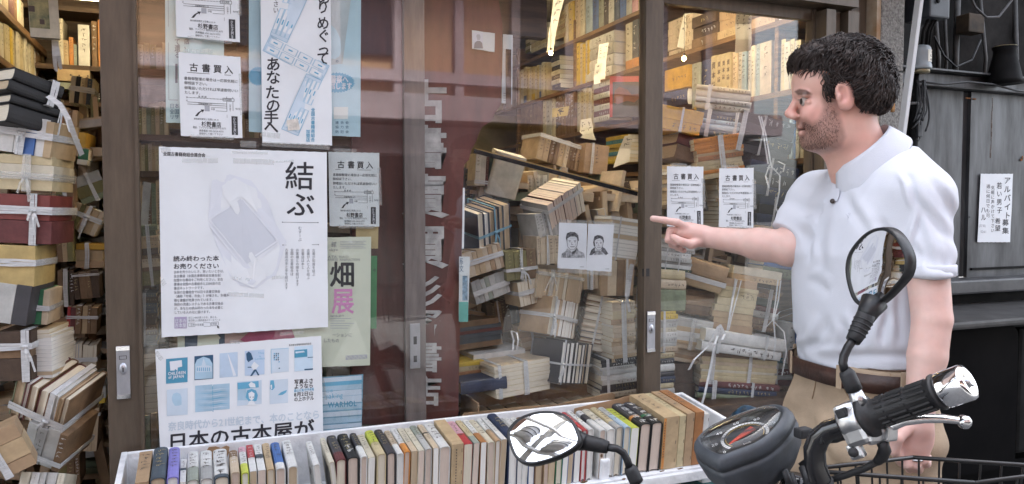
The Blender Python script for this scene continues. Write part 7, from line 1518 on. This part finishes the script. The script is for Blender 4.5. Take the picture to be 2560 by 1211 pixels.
for t in (.35, 1.25, -.5, -1.3, 2.6): 
    p = np.array([.006, 0, 1.045]) + fv * (.124 * math.copysign(abs(math.cos(t)) ** .87, math.cos(t))) + lv * (.179 * math.copysign(abs(math.sin(t)) ** .87, math.sin(t)))
    nn = Vector(fv * math.cos(t) + lv * math.sin(t)); MB().box((0, 0, 0), (.012, .004, .05), bev=.001, M=frame(p, Vector((0, 0, 1)).cross(nn), (0, 0, 1))).build('belt_loop', KHAKI, tr)
# front pocket seam, fly seam
def seam(L, r=.0011, m=None):
    P = [np.array(p) for p in L]; MB().tube([tuple(p) for p in P], r, 5).build('seam', m or mat('seam_thread', (.3, .2, .12), .8), tr)
PV = np.array([v.co[:] for v in tr.data.vertices])
def on_tr(px, py):
    ppx = 1280 + 1920 * (PV[:, 0] + .775) / (Z0 + PV[:, 1]); ppy = 522 + 1920 * (1.4 - PV[:, 2]) / (Z0 + PV[:, 1]); dd = np.hypot(ppx - px, ppy - py); c = np.where(dd < 9)[0]
    return PV[c[np.argmin(PV[c, 1])]] + np.array([-.001, -.001, 0]) if len(c) else H(px, py, -.1)
seam([on_tr(x, y) for x, y in ((2102, 935), (2104, 955), (2112, 980), (2128, 998), (2160, 1002), (2200, 992), (2228, 986))]); seam([on_tr(x, y) for x, y in ((2046, 930), (2044, 955), (2036, 978), (2030, 1000))]); seam([on_tr(x, y) for x, y in ((2230, 930), (2232, 960), (2234, 1000), (2235, 1050))])
for sg, fo in ((1, .02), (-1, -.05)):
    c = np.array([0, 0, 0]) + lv * sg * .105 - fv * (fo * 1.2); M = T(*c) @ Rm(math.atan2(fv[1], fv[0]), 'Z')
    MB().loft([[(x + .02, .043 * w_ * math.cos(t), max(.0, .05 * h_ * (math.sin(t) * .5 + .5))) for t in np.linspace(0, 6.283, 17)[:-1]] for x, w_, h_ in ((-.09, .6, 1.6), (-.07, .9, 2), (0, 1, 2), (.08, 1.1, 1.4), (.15, 1.0, 1.1), (.19, .5, .8))], M=M).build('shoe', mat('dark_shoe', (.04, .03, .025), .5), man)
# ring
ringat((ch and H(2290, 1148, B1 - .014)), (0, 0, 1), .0098, .002, 'ring', man, ALU)
# ================================================================== MOTORBIKE (handlebar, dials, mirrors, basket in view)
def W(px, py, Zh): d = ray(px, py); return Vector(CAM + d * (Zh / (d @ FH)))
def rayplane(px, py, p, n): d = Vector(ray(px, py)); c = Vector(CAM); return c + d * ((p - c).dot(n) / d.dot(n))
G0, G1 = W(2172, 1040, .955), W(2352, 978, .895)
Rv = (G1 - G0).normalized(); Uv = (Vector((0, 0, 1)) - Rv * Rv.z).normalized(); Fv = Uv.cross(Rv).normalized()
hd = Vector((.93, .36, 0)).normalized()
bike = thing('motorbike', 'parked motorbike with black grips, chrome bar end, two mirrors and wire front basket', 'motorbike', (G0.x - .2, G0.y + .2, 0))
def bb(mb, name, m, parent=None):      # build in world coordinates under the bike
    par = parent or bike
    o = mb.build(name, m); o.parent = par; o.matrix_parent_inverse = par.matrix_world.inverted() if par is not bike else T(*[-c for c in bike.location]); return o
bpy.context.view_layer.update()
GM = frame(G0, Rv, Uv)
GL = (G1 - G0).length
AX = GM @ Rm(rad(90), 'Y')           # lathe axis z -> along the bar
GRIP = mat('grip_rubber', (.014, .014, .016), .55, var=.15, scale=30, bump=.12, bscale=220)
b = MB(); b.lathe([(.0265, -.004), (.027, -.001), (.0265, .003), (.02, .005), (.0182, .012), (.0178, GL * .5), (.0184, GL * .93), (.0215, GL * .945), (.0218, GL - .002), (.016, GL)], 32, M=AX)
for k in range(16):
    a = 2 * math.pi * k / 16
    for z0, z1 in ((.018, GL * .3), (GL * .34, GL * .58), (GL * .62, GL * .88)): b.box((.0182 * math.cos(a), .0182 * math.sin(a), (z0 + z1) / 2), (.0022, .0042, z1 - z0), M=AX @ Rm(0, 'Z') if False else AX @ T(0, 0, 0))
grip = bb(b, 'grip', GRIP)
be = bb(MB().lathe([(.014, GL - .001), (.0205, GL + .001), (.0212, GL + .004), (.0212, GL + .030), (.020, GL + .033), (.015, GL + .0345), (.012, GL + .0335), (.0001, GL + .0335)], 40, M=AX), 'bar_end', CHROME)
bb(MB().lathe([(.0065, GL + .033), (.0065, GL + .036), (.0045, GL + .0365), (.0001, GL + .0355)], 20, M=AX), 'end_bolt', ALU)
# switch housing in two halves
SW_ = MB(); SW_.box((-.019, 0, .012), (.030, .036, .026), GM, bev=.007); SW_.box((-.019, -.002, -.016), (.032, .038, .028), GM, bev=.007); SW_.box((-.030, -.012, -.034), (.018, .014, .02), GM, bev=.004)
SW_.lathe([(.0001, -.034), (.021, -.034), (.0235, -.03), (.0235, -.008), (.021, -.004), (.0001, -.004)], 28, M=AX)
sw = bb(SW_, 'switch_housing', ALU)
bb(MB().box((-.021, -.0195, .014), (.015, .006, .012), GM, bev=.002).box((-.0195, -.0225, .014), (.008, .004, .010), GM, bev=.0015), 'rocker_switch', RUBBER)
bb(MB().lathe([(.0001, .006), (.0052, .0055), (.006, .003), (.006, 0)], 18, M=GM @ T(-.030, -.019, -.034) @ Rm(rad(90), 'X')), 'horn_button', RUBBER)
bb(MB().box((-.019, 0, -.0015), (.0325, .0385, .0012), GM), 'seam', INK)
# brake lever
lp = [W(2186, 1088, .96), W(2215, 1070, .955), W(2260, 1052, .945), W(2310, 1046, .935), W(2360, 1047, .925), W(2395, 1051, .918), W(2410, 1054, .915)]
bb(MB().tube(lp, [.009, .009, .0085, .008, .007, .0062, .0065], 12, flat=.75).lathe([(.0001, -.0085), (.005, -.007), (.0082, -.002), (.0082, .003), (.005, .0075), (.0001, .0085)], 16, M=T(*W(2411, 1056, .915))), 'brake_lever', CHROME if False else mat('polished_aluminium', (.68, .69, .71), .2, var=.05, metal=1.0))
bb(MB().box(W(2200, 1086, .955), (.045, .014, .018), bev=.004).box(W(2180, 1097, .955), (.022, .016, .012), bev=.003).box(W(2225, 1083, .95), (.018, .01, .02), bev=.003), 'lever_bracket', ALU)
bb(MB().tube([W(2195, 1104, .955), W(2208, 1112, .952), W(2212, 1125, .953), W(2205, 1143, .96), W(2192, 1155, .968)], [.004, .0075, .0078, .0075, .0055], 12), 'cable_boot', RUBBER)
bb(MB().tube([W(2192, 1155, .968), W(2160, 1172, .985), W(2110, 1190, 1.0), W(2060, 1205, 1.02), W(2020, 1230, 1.04)], .0045, 8), 'brake_cable', RUBBER)
# handlebar tube: from the housing round and down to the stem
hb = [W(2150, 1052, .962), W(2105, 1066, .98), W(2072, 1076, .992), W(2048, 1095, 1.0), W(2036, 1125, 1.005), W(2038, 1160, 1.005), W(2050, 1200, 1.005), W(2060, 1260, 1.01), W(2040, 1330, 1.03)]
bb(MB().tube(hb, [.0125, .0128, .0135, .014, .0142, .0142, .0142, .0142, .0142], 20), 'handlebar', BLACK_PAINT)
bb(MB().tube([W(2110, 1088, .985), W(2090, 1098, .99), W(2066, 1102, .996)], [.006, .005, .004], 8).box(W(2090, 1092, 1.0), (.06, .012, .012), bev=.004), 'switch_cable', RUBBER)
bb(MB().lathe([(.0165, -.006), (.0168, 0), (.0165, .006)], 22, M=T(*W(2053, 1212, 1.005)) @ (hb[7] - hb[6]).to_track_quat('Z', 'Y').to_matrix().to_4x4()), 'clamp', RUBBER)
# far half of the bar and its grip, towards the other mirror
SB = W(1604, 1235, 1.29)
bb(MB().tube([hb[-1], W(1960, 1300, 1.1), W(1800, 1290, 1.18), SB, W(1560, 1250, 1.32)], .0135, 14), 'handlebar', BLACK_PAINT)
bb(MB().tube([W(1560, 1250, 1.32), W(1480, 1262, 1.37)], .018, 16), 'grip', GRIP)
# ---- mirrors
MIRR = mat('mirror_glass', (.88, .9, .92), .015, var=0, metal=1.0)
PLAS = mat('black_mirror_plastic', (.014, .015, .018), .42, var=.15, scale=30, bump=.05, bscale=300)
def smooth(poly, n=64):
    P = [Vector((x, y, 0)) for x, y in poly]; N = len(P); out = []
    for i in range(n):
        t = i * N / n; k = int(t); f = t - k; p0, p1, p2, p3 = P[(k - 1) % N], P[k % N], P[(k + 1) % N], P[(k + 2) % N]
        q = .5 * ((2 * p1) + (p2 - p0) * f + (2 * p0 - 5 * p1 + 4 * p2 - p3) * f * f + (3 * p1 - p0 - 3 * p2 + p3) * f ** 3); out.append((q.x, q.y))
    return out
def mirror(poly, c, n, depth_, boot, stalk, sleeve, alu):
    P = [rayplane(x, y, c, n) for x, y in smooth(poly)]; cen = sum(P, Vector()) / len(P)
    sc = lambda k, o_: [tuple(cen + (p - cen) * k - n * o_) for p in P]
    body = bb(MB().loft([sc(.90, -.0005), sc(.93, -.003), sc(.985, -.0035), sc(1.0, .002), sc(1.0, .010), sc(.93, depth_ * .6), sc(.72, depth_ * .92), sc(.3, depth_)], cap=True), 'mirror', PLAS)
    g_ = MB(); N = len(P); r1, r0 = sc(.925, -.0012), sc(.925, .0015)
    g_.loft([sc(k, -.0012 + .0 - .0024 * (1 - (k / .925) ** 2)) for k in (.925, .8, .65, .5, .35, .2, .08)], cap=False); q_ = sc(.08, -.0012 - .0024); g_.add(q_, [tuple(range(N))], 0, True); o = g_.build('glass', MIRR, body, fix=False)
    return body
MP = bike
pA = W(2195, 665, .985); tA = (Vector(CAM) - pA).normalized(); uA = (aty(510, 690, 0) - pA).normalized(); nA = (tA + uA).normalized()
mA = mirror([(2148, 602), (2172, 580), (2198, 569), (2222, 571), (2246, 590), (2266, 625), (2273, 655), (2266, 690), (2240, 722), (2212, 750), (2190, 764), (2160, 768), (2138, 752), (2124, 715), (2118, 672), (2126, 634)], pA, nA, .018, None, None, None, None)
bb(MB().tube([W(2186, 755, .99), W(2172, 778, .985), W(2158, 805, .98)], [.017, .0135, .0105], 18), 'mirror_neck', PLAS)
b = MB(); L_ = [W(2166, 785, .98), W(2158, 803, .98), W(2148, 822, .978), W(2140, 840, .976), W(2132, 853, .974)]; b.tube(L_, [.0115, .0118, .0108, .0102, .0092], 18)
for k in range(4): q0 = L_[1].lerp(L_[3], k / 3.5); b.lathe([(.0118 - .0004 * k, -.0012), (.0126 - .0004 * k, 0), (.0118 - .0004 * k, .0012)], 20, M=T(*q0) @ (L_[3] - L_[1]).to_track_quat('Z', 'Y').to_matrix().to_4x4())
bb(b, 'boot', RUBBER)
bb(MB().tube([W(2134, 848, .974), W(2120, 868, .972), W(2110, 890, .97), W(2107, 908, .968), W(2112, 928, .966)], .0055, 12), 'mirror_stem', PLAS)
bb(MB().tube([W(2111, 926, .966), W(2118, 935, .965), W(2128, 958, .963), W(2136, 976, .962)], [.0075, .0098, .0102, .0102], 16), 'sleeve', RUBBER)
bb(MB().tube([W(2134, 972, .962), W(2144, 995, .96), W(2150, 1012, .958)], [.0085, .0095, .0125], 16), 'mirror_mount', ALU)
pB = W(1360, 1095, 1.30); tB = (Vector(CAM) - pB).normalized(); uB = (Vector((-2.4, -1.55, 4.35)) - pB).normalized(); nB = (tB + uB).normalized()
mB = mirror([(1268, 1084), (1280, 1062), (1302, 1044), (1340, 1031), (1380, 1029), (1412, 1036), (1434, 1054), (1449, 1082), (1453, 1104), (1440, 1121), (1404, 1141), (1368, 1154), (1332, 1162), (1306, 1158), (1286, 1142), (1274, 1114)], pB, nB, .028, None, None, None, None)
bb(MB().tube([W(1430, 1098, 1.31), W(1455, 1104, 1.31), W(1480, 1110, 1.31)], [.020, .016, .0115], 16), 'mirror_neck', PLAS)
bb(MB().tube([W(1458, 1105, 1.305), W(1466, 1107, 1.305), W(1500, 1114, 1.305), W(1520, 1119, 1.3)], [.012, .0135, .0128, .0105], 18), 'boot', RUBBER)
bb(MB().tube([W(1516, 1118, 1.3), W(1542, 1122, 1.3), W(1558, 1132, 1.3), W(1568, 1150, 1.298), W(1574, 1170, 1.296)], .0066, 12), 'mirror_stem', PLAS)
bb(MB().tube([W(1573, 1167, 1.296), W(1577, 1174, 1.296), W(1588, 1198, 1.294), W(1592, 1206, 1.294)], [.009, .0118, .012, .012], 16), 'sleeve', RUBBER)
bb(MB().tube([W(1590, 1203, 1.294), W(1600, 1225, 1.292), SB], [.0095, .011, .013], 16), 'mirror_mount', mat('white_painted_mount', (.6, .62, .64), .35))
# ---- speedometer
cS = W(1853, 1080, 1.09); vS = (Vector(CAM) - cS).normalized(); eS = (Vector(_up) * .93 - Vector(_rt) * .365); eS = (eS - vS * eS.dot(vS)).normalized(); nS = (vS * math.cos(rad(58)) + eS * math.sin(rad(58))).normalized()
LP = smooth([(1750, 1103), (1756, 1088), (1790, 1063), (1848, 1038), (1905, 1020), (1938, 1017), (1953, 1024), (1956, 1036), (1942, 1062), (1912, 1092), (1880, 1111), (1840, 1126), (1812, 1136), (1796, 1136), (1765, 1120)], 72)
LW = [rayplane(x, y, cS, nS) for x, y in LP]; cen = sum(LW, Vector()) / len(LW)
xS = (rayplane(1954, 1030, cS, nS) - rayplane(1752, 1100, cS, nS)).normalized(); yS = nS.cross(xS).normalized()
def rg(k, o_, sx=0.0, sy=0.0): return [tuple(cen + (p - cen) * k + (p - cen).normalized() * (k - 1) * 0 - nS * o_ + xS * sx + yS * sy) for p in LW]
SPM = mat('speedometer_plastic', (.05, .058, .07), .5, var=.2, scale=20, bump=.06, bscale=300)
spd = bb(MB().loft([rg(.99, .004), rg(1.0, -.001), rg(1.05, -.0015), rg(1.17, .006), rg(1.21, .012), rg(1.22, .020), rg(1.19, .0205), rg(1.19, .024), rg(1.23, .0245), rg(1.24, .03), rg(1.17, .056), rg(.95, .075), rg(.5, .085)], cap=False).loft([rg(.5, .085), rg(.1, .086)]), 'speedometer', SPM)
spd_children = []
def sub(mb, name, m, fix=True):
    o = mb.build(name, m, fix=fix); o.parent = spd; return o
DIAL = mat('dial_face', (.018, .018, .02), .5, var=.1)
dz = .0065
dl = MB(); dl.add([tuple(Vector(p)) for p in rg(.985, dz)], [tuple(range(len(LW)))]); sub(dl, 'dial', DIAL, False)
oc = rayplane(1862, 1090, cS - nS * dz, nS)
def DP(x, y, e=.0006): return oc + xS * x + yS * y + nS * e
tk = MB(); ir = MB()
A0, A1 = rad(218), rad(-30)
def arcp(a, r): return DP(r * 1.12 * math.cos(a), r * math.sin(a))
for k in range(30):
    a, c = A0 + (A1 - A0) * k / 30, A0 + (A1 - A0) * (k + .86) / 30
    tk.add([arcp(a, .0275), arcp(a, .0315), arcp(c, .0315), arcp(c, .0275)], [(0, 1, 2, 3)])
for k in range(40):
    a, c = A0 + (A1 - A0) * k / 40, A0 + (A1 - A0) * (k + 1) / 40; ir.add([arcp(a, .0245), arcp(a, .0253), arcp(c, .0253), arcp(c, .0245)], [(0, 1, 2, 3)])
_fc = bpy.data.curves.new('glyph', 'FONT'); _fo = bpy.data.objects.new('glyph', _fc); COL.objects.link(_fo)
for k, st in enumerate(('0', '20', '40', '60', '80', '100', '120')):
    a = A0 + (A1 - A0) * k / 6; x0, y0 = .0385 * 1.14 * math.cos(a) - .0028 * len(st), .0375 * math.sin(a) - .003
    for ch in st: v, f, ad = glyph(ch, .01); tk.add([DP(x0 + gx * .0085, y0 + gy * .0085, .0008) for gx, gy in v], f); x0 += ad * .0088
x0 = -.007
for ch in 'km/h': v, f, ad = glyph(ch, .0); tk.add([DP(x0 + gx * .005, -.0215 + gy * .005, .0008) for gx, gy in v], f); x0 += ad * .005
bpy.data.objects.remove(_fo)
sub(tk, 'dial_marking', mat('dial_white', (.75, .76, .78), .5, var=0), False); sub(ir, 'dial_ring', mat('dial_yellow', (.6, .42, .1), .5, var=0), False)
na = rad(205); ux, uy = math.cos(na), math.sin(na)
sub(MB().loft([[DP(ux * .027 - uy * s_, uy * .027 + ux * s_, e_) for s_, e_ in ((.0008, .002), (.0008, .0034), (-.0008, .0034), (-.0008, .002))], [DP(-uy * s_, ux * s_, e_) for s_, e_ in ((.0045, .002), (.0045, .004), (-.0045, .004), (-.0045, .002))], [DP(-ux * .017 - uy * s_, -uy * .017 + ux * s_, e_) for s_, e_ in ((.0055, .002), (.0055, .004), (-.0055, .004), (-.0055, .002))]], smooth=False), 'needle', mat('needle_red', (.8, .09, .05), .4, var=0))
LENS = glass_mat('clear_lens', (.97, .97, .96), 1.0, .01)
sub(MB().loft([rg(.995, .0), rg(.93, -.004), rg(.75, -.0075), rg(.45, -.0095), rg(.12, -.010)]), 'lens', LENS)
for px, py, k in ((1965, 1143, 1), (1883, 1199, 1)):
    p = rayplane(px, py, cS - nS * .035, (nS * .25 + vS).normalized()); sub(MB().lathe([(.0001, .004), (.004, .0038), (.0055, .002), (.0056, -.006)], 16, M=T(*p) @ vS.to_track_quat('Z', 'Y').to_matrix().to_4x4()).box((0, 0, .0042), (.006, .0012, .001), T(*p) @ vS.to_track_quat('Z', 'Y').to_matrix().to_4x4()), 'screw', mat('black_screw', (.05, .05, .055), .3, metal=.7, var=0))
sub(MB().box(W(2008, 1082, 1.06), (.022, .016, .014), bev=.003), 'clip', RUBBER)
# cables and stem under the dial
stem = W(1985, 1330, 1.09)
b = MB(); b.tube([W(1990, 1190, 1.1), W(1985, 1240, 1.1), stem], [.02, .024, .026], 14); bb(b, 'steering_stem', BLACK_PAINT)
for k, (x, y) in enumerate(((1960, 1185), (1975, 1195), (2005, 1180), (2022, 1195))): bb(MB().tube([W(x, y - 10, 1.06 + .01 * k), W(x + 12, y + 20, 1.06), W(x + 20, y + 70, 1.08)], .005, 8), 'cable', RUBBER)
bb(MB().tube([W(2000, 1165, 1.1), W(2020, 1150, 1.1), W(2035, 1130, 1.08)], .004, 8), 'cable', RUBBER)
# ---- wire basket
zb_ = .975
def rim(px, py): d = ray(px, py); return Vector(CAM + d * ((zb_ - CAM[2]) / d[2]))
K2 = rim(2282, 1144); K1 = rim(2062, 1169); K3 = rim(2560, 1163)
K1 = K2 + (K1 - K2) * 1.25; K3 = K2 + (K3 - K2) * 1.5; K4 = K1 + K3 - K2
WIRE = mat('black_wire', (.012, .012, .013), .35, var=0)
bk_ = MB(); cn_ = (K1 + K3) / 2; low = lambda p: p + (cn_ - p) * .12 + Vector((0, 0, -.2))
def rod(a, c, r): bk_.tube([a, c], r, 8)
C4 = [K1, K2, K3, K4]
for k in range(4):
    a, c = C4[k], C4[(k + 1) % 4]; bk_.tube([a, a.lerp(c, .5), c], .0036, 10); rod(low(a), low(c), .0025)
    dd = Vector((0, 0, -.1)); rod(a + (low(a) - a) * .5, c + (low(c) - c) * .5, .0018)
    n = max(4, int((a - c).length / .031))
    for j in range(n): p = a.lerp(c, (j + .3) / n); q = low(a).lerp(low(c), (j + .3) / n); bk_.tube([p + Vector((0, 0, .001)), p, q], .0019, 6)
for j in range(9): rod(low(K1).lerp(low(K2), j / 8), low(K4).lerp(low(K3), j / 8), .0016)
bb(bk_, 'basket', WIRE)
# ---- the rest of the machine, below the frame of the picture
cb_ = stem; ft = Vector((cb_.x, cb_.y, 0)) + hd * .22; rt_ = ft - hd * 1.2
TYRE = RUBBER
for nm, c in (('front_wheel', ft), ('rear_wheel', rt_)):
    M = T(c.x, c.y, .29) @ Matrix(((hd.x, hd.y, 0, 0), (hd.y, -hd.x, 0, 0), (0, 0, 1, 0), (0, 0, 0, 1))) @ Rm(rad(90), 'X')
    w0 = bb(MB().lathe([(.24, -.03), (.27, -.032), (.29, 0), (.27, .032), (.24, .03)], 40, M=M, cap=False), nm, TYRE)
    bb(MB().lathe([(.24, -.02), (.22, 0), (.24, .02)], 40, M=M, cap=False).lathe([(.03, -.05), (.03, .05)], 14, M=M), 'rim', ALU)
sd_ = Vector((hd.y, -hd.x, 0))
for s_ in (-.09, .09): bb(MB().tube([cb_ + sd_ * s_ * .5 + Vector((0, 0, -.03)), Vector((ft.x, ft.y, .29)) + sd_ * s_], [.022, .018], 12), 'fork', BLACK_PAINT)
bb(MB().tube([cb_ + Vector((0, 0, -.08)), Vector((cb_.x, cb_.y, .42)) - hd * .25, Vector((rt_.x, rt_.y, .42)) + hd * .4, Vector((rt_.x, rt_.y, .6))], [.04, .06, .09, .07], 14), 'frame', BLACK_PAINT)
bb(MB().box((0, 0, 0), (.55, .22, .1), T(*(Vector((rt_.x, rt_.y, .72)) + hd * .25)) @ Rm(math.atan2(hd.y, hd.x), 'Z'), bev=.04), 'seat', RUBBER)
bb(MB().box((0, 0, 0), (.3, .12, .28), T(*(Vector((rt_.x, rt_.y, .36)) + hd * .55)) @ Rm(math.atan2(hd.y, hd.x), 'Z'), bev=.03), 'engine', ALU)
bb(MB().tube([Vector((ft.x, ft.y, .29)) + hd * .3 + Vector((0, 0, -.02)), Vector((ft.x, ft.y, .61)), Vector((ft.x, ft.y, .5)) - hd * .25], .05, 10, flat=.4), 'mudguard', BLACK_PAINT)
bb(MB().tube([Vector((rt_.x, rt_.y, .3)) + hd * .5 - sd_ * .1, Vector((rt_.x, rt_.y, .0)) + hd * .4 - sd_ * .3], .012, 8), 'side_stand', BLACK_PAINT)
bpy.context.view_layer.update()
